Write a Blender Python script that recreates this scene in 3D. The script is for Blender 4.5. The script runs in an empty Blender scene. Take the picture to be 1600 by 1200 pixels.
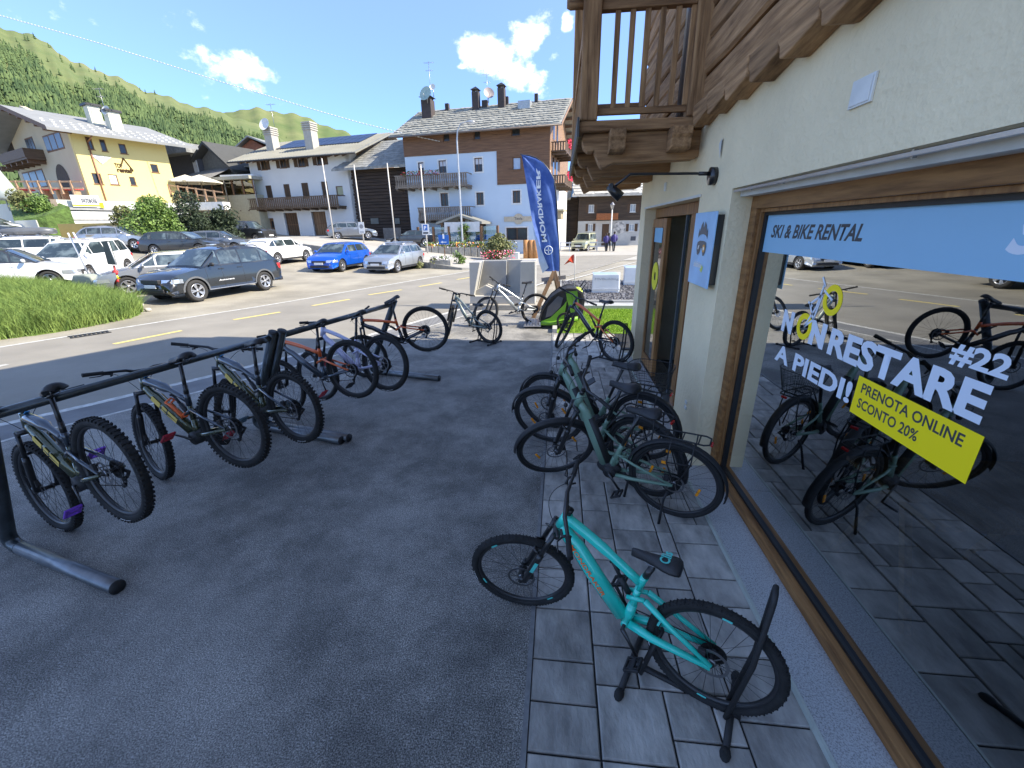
import bpy, bmesh, math, random
import numpy as np
from mathutils import Vector, Matrix, Euler
from math import sin, cos, pi, radians, sqrt, atan2
random.seed(7)
scene = bpy.context.scene
# ------------------------------------------------------------------ camera
CAMH = 2.2
FPX = 660.0            # focal length in pixels of the 1600 px wide photograph
Rm = np.array([[0.99422346, 0.02095667, -0.10526407],
               [0.10602062, -0.34448102, 0.93278747],
               [-0.01671336, -0.93855935, -0.34471295]])   # camera (right, down, forward) -> world
cd = bpy.data.cameras.new('camera'); cam = bpy.data.objects.new('camera', cd)
scene.collection.objects.link(cam)
cd.sensor_fit = 'HORIZONTAL'; cd.sensor_width = 36.0; cd.lens = 36.0*FPX/1600.0
cd.clip_start = 0.05; cd.clip_end = 6000
mw = Matrix.Identity(4)
for i in range(3):
    mw[i][0] = Rm[i][0]; mw[i][1] = -Rm[i][1]; mw[i][2] = -Rm[i][2]
mw[0][3] = 0; mw[1][3] = 0; mw[2][3] = CAMH
cam.matrix_world = mw
scene.camera = cam
# ------------------------------------------------------------------ world, sun, exposure
SUN_EL = radians(41.0); SUN_AZ = (1.0, -0.05)
def nd(nt, t, **kw):
    n = nt.nodes.new(t)
    for k, v in kw.items():
        if k.startswith('i_'):
            key = k[2:]
            key = int(key) if key.isdigit() else key.replace('_', ' ')
            n.inputs[key].default_value = v
        else: setattr(n, k, v)
    return n
world = bpy.data.worlds.new('World'); scene.world = world; world.use_nodes = True
wn = world.node_tree; wn.nodes.clear()
sky = nd(wn, 'ShaderNodeTexSky', sky_type='NISHITA', sun_disc=False, sun_elevation=SUN_EL, sun_rotation=radians(93), altitude=1800)
sky.air_density = 1.0; sky.dust_density = 0.3; sky.ozone_density = 3.0
tc = nd(wn, 'ShaderNodeTexCoord')
bg = nd(wn, 'ShaderNodeBackground'); bg.inputs[1].default_value = 0.15
out = nd(wn, 'ShaderNodeOutputWorld')
def raydir(px, py):
    v = Rm @ np.array([px-800.0, py-600.0, FPX]); return v/np.linalg.norm(v)
def wmath(op, a, b=None, c=None, clamp=False):
    n = wn.nodes.new('ShaderNodeMath'); n.operation = op; n.use_clamp = clamp
    for i, v in enumerate((a, b, c)):
        if v is None: continue
        if isinstance(v, (int, float)): n.inputs[i].default_value = v
        else: wn.links.new(v, n.inputs[i])
    return n.outputs[0]
nz = nd(wn, 'ShaderNodeTexNoise', i_Scale=9.0, i_Detail=9.0, i_Roughness=0.62)
mp = nd(wn, 'ShaderNodeMapping'); mp.inputs['Scale'].default_value = (1, 1, 1.35)
wn.links.new(tc.outputs['Generated'], mp.inputs[0]); wn.links.new(mp.outputs[0], nz.inputs['Vector'])
nz2 = nd(wn, 'ShaderNodeTexNoise', i_Scale=26.0, i_Detail=6.0, i_Roughness=0.6)
wn.links.new(mp.outputs[0], nz2.inputs['Vector'])
cl_nodes = []
# clouds: direction, angular half width, angular half height, strength
CL = [((386, 104), .070, .030, 1.1), ((345, 84), .05, .02, .22), ((768, 90), .066, .040, 1.05), ((828, 64), .052, .046, .9), ((812, 118), .075, .042, 1.0),
      ((866, 90), .034, .024, .75), ((885, 38), .016, .022, .6), ((722, 104), .03, .014, .6), ((905, 222), .03, .06, .9), ((332, 60), .045, .05, .2), ((872, 60), .03, .02, .35),
      ((2600, -900), .2, .07, .8)]
for (p, aw, ah, st) in CL:
    d = raydir(*p); d = Vector(d); r_ = d.cross(Vector((0, 0, 1))).normalized(); u_ = r_.cross(d)
    dx = nd(wn, 'ShaderNodeVectorMath', operation='DOT_PRODUCT'); dx.inputs[1].default_value = r_
    dy = nd(wn, 'ShaderNodeVectorMath', operation='DOT_PRODUCT'); dy.inputs[1].default_value = u_
    dz = nd(wn, 'ShaderNodeVectorMath', operation='DOT_PRODUCT'); dz.inputs[1].default_value = d
    for q in (dx, dy, dz): wn.links.new(tc.outputs['Generated'], q.inputs[0])
    a = wmath('DIVIDE', dx.outputs['Value'], aw); b = wmath('DIVIDE', dy.outputs['Value'], ah)
    rr = wmath('ADD', wmath('MULTIPLY', a, a), wmath('MULTIPLY', b, b))
    m = wmath('SUBTRACT', 1.0, wmath('SQRT', rr))
    m = wmath('MULTIPLY', m, wmath('GREATER_THAN', dz.outputs['Value'], 0.3))
    m = wmath('MAXIMUM', m, -3.0)
    m = wmath('ADD', m, st-1.0)
    cl_nodes.append(m)
acc = cl_nodes[0]
for m in cl_nodes[1:]: acc = wmath('SMOOTH_MAX', acc, m, .15)
nn = wmath('ADD', wmath('MULTIPLY', wmath('SUBTRACT', nz.outputs['Fac'], .5), 3.0), wmath('MULTIPLY', wmath('SUBTRACT', nz2.outputs['Fac'], .5), 1.5))
dens = wmath('ADD', wmath('MULTIPLY', acc, 1.2), nn)
mr = nd(wn, 'ShaderNodeMapRange', interpolation_type='SMOOTHSTEP'); mr.inputs['From Min'].default_value = 0.18; mr.inputs['From Max'].default_value = 1.0
wn.links.new(dens, mr.inputs['Value'])
cmix = nd(wn, 'ShaderNodeMix', data_type='RGBA')
skyc = nd(wn, 'ShaderNodeMix', data_type='RGBA', blend_type='MULTIPLY'); skyc.inputs[0].default_value = 1.0
skyc.inputs[7].default_value = (0.81, 0.775, 0.80, 1)
hsv = nd(wn, 'ShaderNodeHueSaturation', i_Saturation=.94, i_Value=1.0); wn.links.new(sky.outputs[0], hsv.inputs['Color']); wn.links.new(hsv.outputs[0], skyc.inputs[6])
cc = nd(wn, 'ShaderNodeMix', data_type='RGBA'); cc.inputs[6].default_value = (3.5, 3.8, 4.15, 1); cc.inputs[7].default_value = (5.3, 5.3, 5.3, 1)
wn.links.new(nz2.outputs['Fac'], cc.inputs[0])
sxyz = nd(wn, 'ShaderNodeSeparateXYZ'); wn.links.new(tc.outputs['Generated'], sxyz.inputs[0])
el = nd(wn, 'ShaderNodeMapRange', interpolation_type='SMOOTHSTEP'); el.inputs['From Min'].default_value = -.05; el.inputs['From Max'].default_value = .75; wn.links.new(sxyz.outputs['Z'], el.inputs['Value'])
elc = nd(wn, 'ShaderNodeMix', data_type='RGBA'); elc.inputs[6].default_value = (.38, .54, .80, 1); elc.inputs[7].default_value = (1.06, 1.04, 1.0, 1); wn.links.new(el.outputs[0], elc.inputs[0])
sk2 = nd(wn, 'ShaderNodeMix', data_type='RGBA', blend_type='MULTIPLY'); sk2.inputs[0].default_value = 1.0; wn.links.new(skyc.outputs[2], sk2.inputs[6]); wn.links.new(elc.outputs[2], sk2.inputs[7])
wn.links.new(sk2.outputs[2], cmix.inputs[6]); wn.links.new(cc.outputs[2], cmix.inputs[7]); wn.links.new(mr.outputs[0], cmix.inputs[0])
wn.links.new(cmix.outputs[2], bg.inputs[0]); wn.links.new(bg.outputs[0], out.inputs[0])
sl = bpy.data.lights.new('sun', 'SUN'); so = bpy.data.objects.new('sun', sl); scene.collection.objects.link(so)
sl.energy = 2.85; sl.angle = radians(0.53); sl.color = (1.0, 0.91, 0.76)
sv = Vector((SUN_AZ[0]*cos(SUN_EL), SUN_AZ[1]*cos(SUN_EL), sin(SUN_EL)))
so.rotation_euler = sv.to_track_quat('Z', 'Y').to_euler()
so.location = (20, 0, 30)
vs = scene.view_settings; vs.view_transform = 'Standard'; vs.look = 'None'; vs.exposure = 1.86; vs.gamma = 1.0; vs.use_curve_mapping = False
scene.render.engine = 'CYCLES'
cy = scene.cycles; cy.max_bounces = 8; cy.diffuse_bounces = 4; cy.glossy_bounces = 4; cy.transparent_max_bounces = 16; cy.transmission_bounces = 6
cy.sample_clamp_indirect = 6.0
# ------------------------------------------------------------------ pixel ray helpers (used to measure places off the photograph)
CAMP = np.array([0, 0, CAMH])
def ray(px, py): return Rm @ np.array([px-800.0, py-600.0, FPX])
def gnd(px, py, z=0.0):
    r = ray(px, py); t = (z-CAMH)/r[2]; p = CAMP+r*t; return Vector(p)
def at_y(px, py, y):
    r = ray(px, py); return Vector(CAMP+r*(y/r[1]))
def at_x(px, py, x):
    r = ray(px, py); return Vector(CAMP+r*(x/r[0]))
def ter(x, y):
    q = (x+9.55)*-.94+(y-12.5)*.35
    w = max(0.0, q-2.5); z = .03*w+.0014*w*w
    return min(z, 3.0)
def hit(px, py, off=0.0):
    r = ray(px, py); r = r/np.linalg.norm(r); t = .5
    for i in range(3000):
        p = CAMP+r*t
        if p[2] <= ter(p[0], p[1])+off: break
        t += .04+.002*t
    return Vector(p)
# ------------------------------------------------------------------ materials
MATS = {}
def newmat(name):
    m = bpy.data.materials.new(name); m.use_nodes = True; m.node_tree.nodes.clear(); MATS[name] = m; return m, m.node_tree
def C4(c): return (c[0], c[1], c[2], 1)
def mat(name, col, rough=.6, metal=0, var=.12, scale=4.0, bump=0.0, bscale=30.0, coat=0.0, spec=.5, col2=None, stretch=None, rnd=0.0, detail=5.0, thr=None, bdist=.01, emit=None):
    if name in MATS: return MATS[name]
    m, nt = newmat(name); L = nt.links
    p = nd(nt, 'ShaderNodeBsdfPrincipled'); o = nd(nt, 'ShaderNodeOutputMaterial'); L.new(p.outputs[0], o.inputs[0])
    p.inputs['Roughness'].default_value = rough; p.inputs['Metallic'].default_value = metal
    p.inputs['Specular IOR Level'].default_value = spec
    if coat: p.inputs['Coat Weight'].default_value = coat; p.inputs['Coat Roughness'].default_value = .06
    if emit: p.inputs['Emission Color'].default_value = C4(emit[0]); p.inputs['Emission Strength'].default_value = emit[1]
    tcn = nd(nt, 'ShaderNodeTexCoord'); vec = tcn.outputs['Object']
    if stretch:
        mpn = nd(nt, 'ShaderNodeMapping'); mpn.inputs['Scale'].default_value = stretch; L.new(vec, mpn.inputs[0]); vec = mpn.outputs[0]
    if rnd:
        oi = nd(nt, 'ShaderNodeObjectInfo')
        av = nd(nt, 'ShaderNodeVectorMath', operation='ADD'); L.new(vec, av.inputs[0])
        ml = nd(nt, 'ShaderNodeMath', operation='MULTIPLY'); L.new(oi.outputs['Random'], ml.inputs[0]); ml.inputs[1].default_value = 37.0
        L.new(ml.outputs[0], av.inputs[1]); vec = av.outputs[0]
    n1 = nd(nt, 'ShaderNodeTexNoise', i_Scale=scale, i_Detail=detail, i_Roughness=.6); L.new(vec, n1.inputs['Vector'])
    fac = n1.outputs['Fac']
    cr = nd(nt, 'ShaderNodeMapRange'); cr.inputs['From Min'].default_value = .3 if not thr else thr[0]; cr.inputs['From Max'].default_value = .7 if not thr else thr[1]
    L.new(fac, cr.inputs['Value'])
    mx = nd(nt, 'ShaderNodeMix', data_type='RGBA'); L.new(cr.outputs[0], mx.inputs[0])
    if col2 is None:
        a = [c*(1-var) for c in col]; b = [min(1, c*(1+var)) for c in col]
    else: a, b = col, col2
    mx.inputs[6].default_value = C4(a); mx.inputs[7].default_value = C4(b)
    res = mx.outputs[2]
    if rnd:
        hv = nd(nt, 'ShaderNodeHueSaturation'); L.new(res, hv.inputs['Color'])
        r2 = nd(nt, 'ShaderNodeMapRange'); r2.inputs['To Min'].default_value = 1-rnd; r2.inputs['To Max'].default_value = 1+rnd
        L.new(oi.outputs['Random'], r2.inputs['Value']); L.new(r2.outputs[0], hv.inputs['Value']); res = hv.outputs[0]
    L.new(res, p.inputs['Base Color'])
    if bump:
        n2 = nd(nt, 'ShaderNodeTexNoise', i_Scale=bscale, i_Detail=4.0); L.new(vec, n2.inputs['Vector'])
        bn = nd(nt, 'ShaderNodeBump', i_Strength=bump, i_Distance=bdist); L.new(n2.outputs['Fac'], bn.inputs['Height']); L.new(bn.outputs[0], p.inputs['Normal'])
    return m
def wood(name, c1, c2, axis='x', rough=.65, sc=1.0, bump=.5, rnd=.18, gloss=.3):
    st = {'x': (.7, 9, 9), 'y': (9, .7, 9), 'z': (9, 9, .7)}[axis]
    return mat(name, c1, rough, col2=c2, scale=3.0*sc, stretch=st, bump=bump, bscale=5.0*sc, rnd=rnd, detail=8.0, thr=(.32, .68), spec=gloss, bdist=.006)
def glassy(name, tint=(.75, .85, .82), boost=1.3, ior=1.5, rough=0.0, floor=0.0):
    if name in MATS: return MATS[name]
    m, nt = newmat(name); L = nt.links
    t = nd(nt, 'ShaderNodeBsdfTransparent'); t.inputs[0].default_value = C4(tint)
    g = nd(nt, 'ShaderNodeBsdfGlossy'); g.inputs['Roughness'].default_value = rough; g.inputs[0].default_value = (.97, 1, 1, 1)
    lw = nd(nt, 'ShaderNodeFresnel', i_IOR=ior)
    ml = nd(nt, 'ShaderNodeMath', operation='MULTIPLY_ADD', use_clamp=True); ml.inputs[1].default_value = boost; ml.inputs[2].default_value = floor; L.new(lw.outputs[0], ml.inputs[0])
    mx = nd(nt, 'ShaderNodeMixShader'); L.new(ml.outputs[0], mx.inputs[0]); L.new(t.outputs[0], mx.inputs[1]); L.new(g.outputs[0], mx.inputs[2])
    o = nd(nt, 'ShaderNodeOutputMaterial'); L.new(mx.outputs[0], o.inputs[0]); return m
# ------------------------------------------------------------------ mesh builder
class MB:
    def __init__(s): s.v = []; s.f = []; s.mi = []; s.sm = []
    def add(s, vs, fs, m=0, smooth=False, T=None):
        b = len(s.v)
        if T is not None: vs = [T @ Vector(v) for v in vs]
        s.v.extend([tuple(v) for v in vs]); s.f.extend([tuple(i+b for i in f) for f in fs]); s.mi.extend([m]*len(fs)); s.sm.extend([smooth]*len(fs)); return s
    def box(s, x0, x1, y0, y1, z0, z1, m=0, T=None):
        if x0 > x1: x0, x1 = x1, x0
        if y0 > y1: y0, y1 = y1, y0
        if z0 > z1: z0, z1 = z1, z0
        vs = [(x0, y0, z0), (x1, y0, z0), (x1, y1, z0), (x0, y1, z0), (x0, y0, z1), (x1, y0, z1), (x1, y1, z1), (x0, y1, z1)]
        fs = [(0, 3, 2, 1), (4, 5, 6, 7), (0, 1, 5, 4), (1, 2, 6, 5), (2, 3, 7, 6), (3, 0, 4, 7)]
        return s.add(vs, fs, m, False, T)
    def bar(s, a, b, w, h, m=0, up=(0, 0, 1), T=None):     # rectangular bar from a to b
        a = Vector(a); b = Vector(b); d = (b-a); L = d.length
        if L < 1e-6: return s
        d.normalize(); up = Vector(up)
        sx = d.cross(up)
        if sx.length < 1e-4: sx = d.cross(Vector((1, 0, 0)))
        sx.normalize(); uz = sx.cross(d)
        vs = []
        for p in (a, b):
            for (i, j) in ((-1, -1), (1, -1), (1, 1), (-1, 1)): vs.append(p+sx*(w/2*i)+uz*(h/2*j))
        fs = [(0, 1, 2, 3), (7, 6, 5, 4), (0, 4, 5, 1), (1, 5, 6, 2), (2, 6, 7, 3), (3, 7, 4, 0)]
        return s.add(vs, fs, m, False, T)
    def tube(s, pts, r, n=10, m=0, flat=1.0, T=None, cap=True, closed=False, side=None):
        P = [Vector(p) for p in pts]; N = len(P)
        R = r if isinstance(r, (list, tuple)) else [r]*N
        vs = []; fs = []
        prev = None
        for i in range(N):
            if closed: d = (P[(i+1) % N]-P[i-1])
            elif i == 0: d = P[1]-P[0]
            elif i == N-1: d = P[-1]-P[-2]
            else: d = (P[i+1]-P[i]).normalized()+(P[i]-P[i-1]).normalized()
            if d.length < 1e-9: d = Vector((1, 0, 0))
            d.normalize()
            if prev is None:
                a = Vector(side) if side else (Vector((0, 1, 0)) if abs(d.y) < .9 else Vector((1, 0, 0)))
            else: a = prev
            a = (a-d*a.dot(d))
            if a.length < 1e-6: a = d.orthogonal()
            a.normalize(); prev = a; b = d.cross(a)
            for k in range(n):
                t = 2*pi*k/n
                vs.append(P[i]+a*(cos(t)*R[i]*flat)+b*(sin(t)*R[i]))
        rng = range(N) if closed else range(N-1)
        for i in rng:
            j = (i+1) % N
            for k in range(n):
                k2 = (k+1) % n
                fs.append((i*n+k, i*n+k2, j*n+k2, j*n+k))
        if cap and not closed:
            fs.append(tuple(range(n-1, -1, -1))); fs.append(tuple((N-1)*n+k for k in range(n)))
        return s.add(vs, fs, m, True, T)
    def cyl(s, a, b, r, n=16, m=0, T=None): return s.tube([a, b], r, n, m, 1.0, T)
    def ring(s, c, axis, R, r, n=40, k=8, m=0, sx=1.0, T=None):    # torus
        c = Vector(c); ax = Vector(axis).normalized(); u = ax.orthogonal().normalized()
        if abs(ax.y) > .99: u = Vector((1, 0, 0))
        w = ax.cross(u); vs = []; fs = []
        for i in range(n):
            t = 2*pi*i/n; rd = u*cos(t)+w*sin(t)
            for j in range(k):
                q = 2*pi*j/k
                vs.append(c+rd*(R+r*cos(q))+ax*(r*sx*sin(q)))
        for i in range(n):
            for j in range(k):
                fs.append((i*k+j, ((i+1) % n)*k+j, ((i+1) % n)*k+(j+1) % k, i*k+(j+1) % k))
        return s.add(vs, fs, m, True, T)
    def lathe(s, c, axis, prof, n=32, m=0, T=None, closed=False, smooth=True):   # prof: (radius, along axis)
        c = Vector(c); ax = Vector(axis).normalized(); u = Vector((1, 0, 0)) if abs(ax.x) < .9 else Vector((0, 1, 0))
        u = (u-ax*u.dot(ax)).normalized(); w = ax.cross(u); k = len(prof); vs = []; fs = []
        for i in range(n):
            t = 2*pi*i/n; rd = u*cos(t)+w*sin(t)
            for (r, h) in prof: vs.append(c+rd*r+ax*h)
        kk = k if closed else k-1
        for i in range(n):
            for j in range(kk):
                fs.append((i*k+j, ((i+1) % n)*k+j, ((i+1) % n)*k+(j+1) % k, i*k+(j+1) % k))
        return s.add(vs, fs, m, smooth, T)
    def prism(s, poly, d0, d1, plane='xz', m=0, T=None):   # polygon extruded; plane xz -> along y ; yz -> along x ; xy -> along z
        n = len(poly)
        def P(a, b, d): return {'xz': (a, d, b), 'yz': (d, a, b), 'xy': (a, b, d)}[plane]
        vs = [P(a, b, d0) for a, b in poly]+[P(a, b, d1) for a, b in poly]
        fs = [tuple(range(n)), tuple(range(2*n-1, n-1, -1))]+[(i, i+n, (i+1) % n+n, (i+1) % n) for i in range(n)]
        return s.add(vs, fs, m, False, T)
    def quad(s, a, b, c, d, m=0, T=None): return s.add([a, b, c, d], [(0, 1, 2, 3)], m, False, T)
    def sphere(s, c, r, n=12, k=8, m=0, sc=(1, 1, 1), T=None):
        vs = []; fs = []
        for i in range(k+1):
            th = pi*i/k
            for j in range(n):
                ph = 2*pi*j/n; vs.append((c[0]+r*sc[0]*sin(th)*cos(ph), c[1]+r*sc[1]*sin(th)*sin(ph), c[2]+r*sc[2]*cos(th)))
        for i in range(k):
            for j in range(n): fs.append((i*n+j, (i+1)*n+j, (i+1)*n+(j+1) % n, i*n+(j+1) % n))
        return s.add(vs, fs, m, True, T)
    def build(s, name, mats, parent=None, bevel=0.0, fix=True, weld=False, **props):
        me = bpy.data.meshes.new(name); me.from_pydata(s.v, [], s.f)
        if not isinstance(mats, (list, tuple)): mats = [mats]
        for m in mats: me.materials.append(m)
        if len(mats) > 1: me.polygons.foreach_set('material_index', s.mi)
        me.polygons.foreach_set('use_smooth', s.sm)
        if fix or weld:
            bm = bmesh.new(); bm.from_mesh(me)
            if weld: bmesh.ops.remove_doubles(bm, verts=bm.verts, dist=1e-4)
            bmesh.ops.recalc_face_normals(bm, faces=bm.faces); bm.to_mesh(me); bm.free()
        me.update()
        o = bpy.data.objects.new(name, me); scene.collection.objects.link(o)
        if parent: o.parent = parent
        if bevel:
            b = o.modifiers.new('b', 'BEVEL'); b.width = bevel; b.segments = 2; b.limit_method = 'ANGLE'; b.angle_limit = radians(40)
        for k, v in props.items(): o[k] = v
        return o
def tag(o, label=None, cat=None, group=None, kind=None):
    if label: o['label'] = label
    if cat: o['category'] = cat
    if group: o['group'] = group
    if kind: o['kind'] = kind
    return o
def thing(name, label, cat, loc=(0, 0, 0), rot=(0, 0, 0), group=None, scale=1.0):
    o = bpy.data.objects.new(name, None); scene.collection.objects.link(o); o.empty_display_size = .2
    o.location = loc; o.rotation_euler = rot if not isinstance(rot, (int, float)) else (0, 0, rot); o.scale = (scale,)*3
    return tag(o, label, cat, group)
def inst(name, mesh, parent, loc=(0, 0, 0), rot=(0, 0, 0), **props):
    o = bpy.data.objects.new(name, mesh); scene.collection.objects.link(o); o.parent = parent; o.location = loc; o.rotation_euler = rot
    for k, v in props.items(): o[k] = v
    return o
def text_mesh(txt, size=1.0, bold=0.0, extrude=0.0, shear=0.0, spacing=1.0, res=3):
    cu = bpy.data.curves.new('t', 'FONT'); cu.body = txt; cu.size = size; cu.offset = bold; cu.extrude = extrude; cu.shear = shear; cu.space_character = spacing; cu.resolution_u = res
    o = bpy.data.objects.new('t', cu); scene.collection.objects.link(o)
    dg = bpy.context.evaluated_depsgraph_get(); me = bpy.data.meshes.new_from_object(o.evaluated_get(dg))
    bpy.data.objects.remove(o); bpy.data.curves.remove(cu)
    return me
def text_fit(name, txt, m, parent, O, ex, ey, w, h, bold=.02, depth=.001, shear=0.0, **props):
    """text fitted into a w x h box whose lower left corner is O, along ex, up ey"""
    me = text_mesh(txt, 1.0, bold, 0.0, shear)
    co = np.empty(len(me.vertices)*3); me.vertices.foreach_get('co', co); co = co.reshape(-1, 3)
    mn = co.min(0); mx = co.max(0); s = (mx-mn)
    ex = Vector(ex); ey = Vector(ey); ez = ex.cross(ey); O = Vector(O)
    for v, c in zip(me.vertices, co):
        a = (c[0]-mn[0])/s[0]*w; b = (c[1]-mn[1])/s[1]*h
        v.co = O+ex*a+ey*b+ez*depth
    me.materials.clear(); me.materials.append(m); me.name = name
    o = bpy.data.objects.new(name, me); scene.collection.objects.link(o)
    if parent: o.parent = parent
    for k, v in props.items(): o[k] = v
    return o
# ------------------------------------------------------------------ shared materials
black = mat('black_paint', (.012, .012, .013), .35, coat=.3, var=.2)
blackm = mat('black_matte', (.018, .018, .019), .6, var=.3, scale=20)
rubber = mat('tyre_rubber', (.022, .022, .022), .8, var=.35, scale=12, bump=.3, bscale=200, spec=.3)
rimblk = mat('rim_black', (.02, .02, .022), .4, coat=.2)
steel = mat('spoke_steel', (.30, .30, .31), .35, metal=1)
spokeblk = mat('spoke_black', (.03, .03, .03), .4, metal=.6)
alu = mat('brushed_aluminium', (.55, .55, .57), .35, metal=1, var=.1)
chrome = mat('polished_metal', (.7, .7, .72), .15, metal=1)
white_print = mat('white_print', (.8, .8, .8), .6, var=.02)
saddle_m = mat('saddle_vinyl', (.02, .02, .022), .5, bump=.2, bscale=150)
grip_m = mat('grip_rubber', (.02, .02, .02), .85, bump=.6, bscale=250)
amber = mat('reflector_amber', (.85, .30, .01), .25, coat=.5)
redref = mat('reflector_red', (.5, .01, .01), .2, coat=.5)
blue_st = mat('sticker_blue', (.05, .35, .75), .4)
orange_m = mat('orange_paint', (.75, .13, .02), .3, coat=.7, var=.05)

BGEO = dict(
 mtb=dict(r=.372, wb=1.20, bb=(.44, .345), crown=(.925, .86), head=(.875, .97), bar=(.885, 1.03), barw=.385, sad=(.25, 1.03), spt=(.27, .99), sb=(.37, .70)),
 dh=dict(r=.37, wb=1.24, bb=(.44, .35), crown=(.93, .86), head=(.88, .98), bar=(.90, 1.02), barw=.39, sad=(.20, .88), spt=(.23, .84), sb=(.35, .62)),
 city=dict(r=.36, wb=1.12, bb=(.46, .30), crown=(.92, .80), head=(.84, 1.02), bar=(.80, 1.12), barw=.33, sad=(.20, .97), spt=(.23, .93), sb=(.38, .55)))
def arc_text(txt, r0, h, a0, yside, m, name='tyre_print', parent=None):
    me = text_mesh(txt, 1.0, .04)
    co = np.empty(len(me.vertices)*3); me.vertices.foreach_get('co', co); co = co.reshape(-1, 3); mn = co.min(0); mx = co.max(0)
    sc = h/(mx[1]-mn[1])
    for v, c in zip(me.vertices, co):
        a = a0 - (c[0]-mn[0])*sc*1.05/r0*(1 if yside < 0 else -1); rr = r0+(c[1]-mn[1])*sc
        v.co = (rr*cos(a), yside, rr*sin(a))
    me.materials.clear(); me.materials.append(m)
    o = bpy.data.objects.new(name, me); scene.collection.objects.link(o); o.parent = parent; return o
_wc = {}
def wheel(parent, name, r, tw, knob, loc, M, spk, rimm, cassette=0, disc=.09, hubm=None, print_txt=None, pa=-1.9, pside=1, rimmark=None, reflect=False):
    """wheel part (hub) with tyre, rim, spokes, brake disc as sub-parts; M rotates it (steering)"""
    key = (round(r, 3), tw, knob)
    hb = MB(); hb.cyl((0, -.055, 0), (0, .055, 0), .016, 12); hb.cyl((0, -.035, 0), (0, -.028, 0), .028, 14); hb.cyl((0, .028, 0), (0, .035, 0), .028, 14); hb.cyl((0, -.07, 0), (0, .07, 0), .008, 8)
    w = hb.build(name, hubm or blackm, parent); w.matrix_local = Matrix.Translation(loc) @ M
    if key not in _wc:
        t = MB(); ri = r-tw*.93
        prof = []
        for k in range(10):
            q = 2*pi*k/10; prof.append((r-tw/2+tw/2*cos(q)*.97, tw*.5*sin(q)))
        t.lathe((0, 0, 0), (0, 1, 0), prof, 56, closed=True)
        if knob:
            nk = 96 if knob == 1 else 64
            for i in range(nk):
                a = 2*pi*i/nk
                T = Matrix.Rotation(-a, 4, 'Y')
                kw = .004 if knob == 1 else .0075; kh = .0008 if knob == 1 else .0042
                if i % 2 == 0: t.box(r-.006, r+kh*.6, -.018, .018, -kw*.6, kw*.6, T=T)
                else: t.box(r-.006, r+kh*.6, -.008, .008, -kw*.8, kw*.8, T=T)
                for sgn in (-1, 1):
                    t.box(r-.016, r-(.007 if knob == 1 else -kh*.2), sgn*tw*.30, sgn*(tw*(.40 if knob == 1 else .46)), -kw, kw, T=T @ Matrix.Rotation(.0, 4, 'X'))
        tyre = t.build('tyre', rubber, w)
        rm = MB(); rr = r-tw*.80
        rm.lathe((0, 0, 0), (0, 1, 0), [(rr, -tw*.27), (rr, tw*.27), (rr-.012, tw*.24), (rr-.024, .008), (rr-.024, -.008), (rr-.012, -tw*.24)], 56, closed=True)
        rim = rm.build('rim', rimm, w)
        _wc[key] = (tyre.data, rim.data, rr-.022)
    else:
        tyre = inst('tyre', _wc[key][0], w); me = _wc[key][1]
        rim = inst('rim', me, w)
        if me.materials[0] != rimm:
            rim.data = me.copy(); rim.data.materials[0] = rimm
    rr = _wc[key][2]
    sp = MB()
    for i in range(28):
        a = 2*pi*i/28; sd = 1 if i % 2 else -1; off = .55 if (i//2) % 2 else -.55
        a2 = a+off
        p0 = (rr*cos(a), sd*.004, rr*sin(a)); p1 = (.026*cos(a2), sd*.031, .026*sin(a2))
        sp.tube([p0, p1], .0012, 4, cap=False)
    sp.build('spokes', spk, w, fix=False)
    if disc:
        d = MB(); yy = .042
        d.lathe((0, yy, 0), (0, 1, 0), [(disc, -.001), (disc, .001), (disc-.016, .001), (disc-.016, -.001)], 36, closed=True, smooth=False)
        for i in range(6):
            a = 2*pi*i/6; d.bar((.02*cos(a), yy, .02*sin(a)), ((disc-.012)*cos(a+.5), yy, (disc-.012)*sin(a+.5)), .006, .002, up=(0, 1, 0))
        d.cyl((0, yy-.006, 0), (0, yy+.002, 0), .024, 14)
        d.build('brake_disc', steel, w)
    if cassette:
        c = MB(); n = 11
        for i in range(n):
            rc = .022+(cassette-.022)*(i/(n-1))**1.15
            y = -.024-(n-1-i)*.0036
            pr = []
            nt_ = int(rc*500)
            c.lathe((0, y, 0), (0, 1, 0), [(rc, -.0009), (rc, .0009), (max(rc-.012, .012), .0009), (max(rc-.012, .012), -.0009)], max(18, nt_), closed=True, smooth=False)
        for i in range(5):
            a = 2*pi*i/5; c.bar((.018*cos(a), -.03, .018*sin(a)), ((cassette-.006)*cos(a+.3), -.026, (cassette-.006)*sin(a+.3)), .012, .003, up=(0, 1, 0))
        c.build('cassette', spokeblk, w)
    if print_txt:
        for side in (1, -1): arc_text(print_txt, r-tw*.62, tw*.36, pa, side*tw*.47, white_print, parent=w)
    if rimmark:
        k = MB()
        for a0 in (-1.2, 2.0, .6):
            for side in (-1, 1):
                vs = []
                for i in range(5):
                    a = a0+i*.04
                    for q in (rr+.004, rr+.018): vs.append((q*cos(a), side*(tw*.27+.001), q*sin(a)))
                k.add(vs, [(2*i, 2*i+2, 2*i+3, 2*i+1) for i in range(4)])
        k.build('rim_decal', rimmark, w)
    if reflect:
        for a in (.7, .7+pi):
            k = MB(); c_ = (.62*rr*cos(a), 0, .62*rr*sin(a)); T = Matrix.Translation(c_) @ Matrix.Rotation(-a+pi/2, 4, 'Y')
            k.box(-.04, .04, -.006, .006, -.011, .011, T=T); k.build('reflector', amber, w, bevel=.004)
    return w
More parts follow.
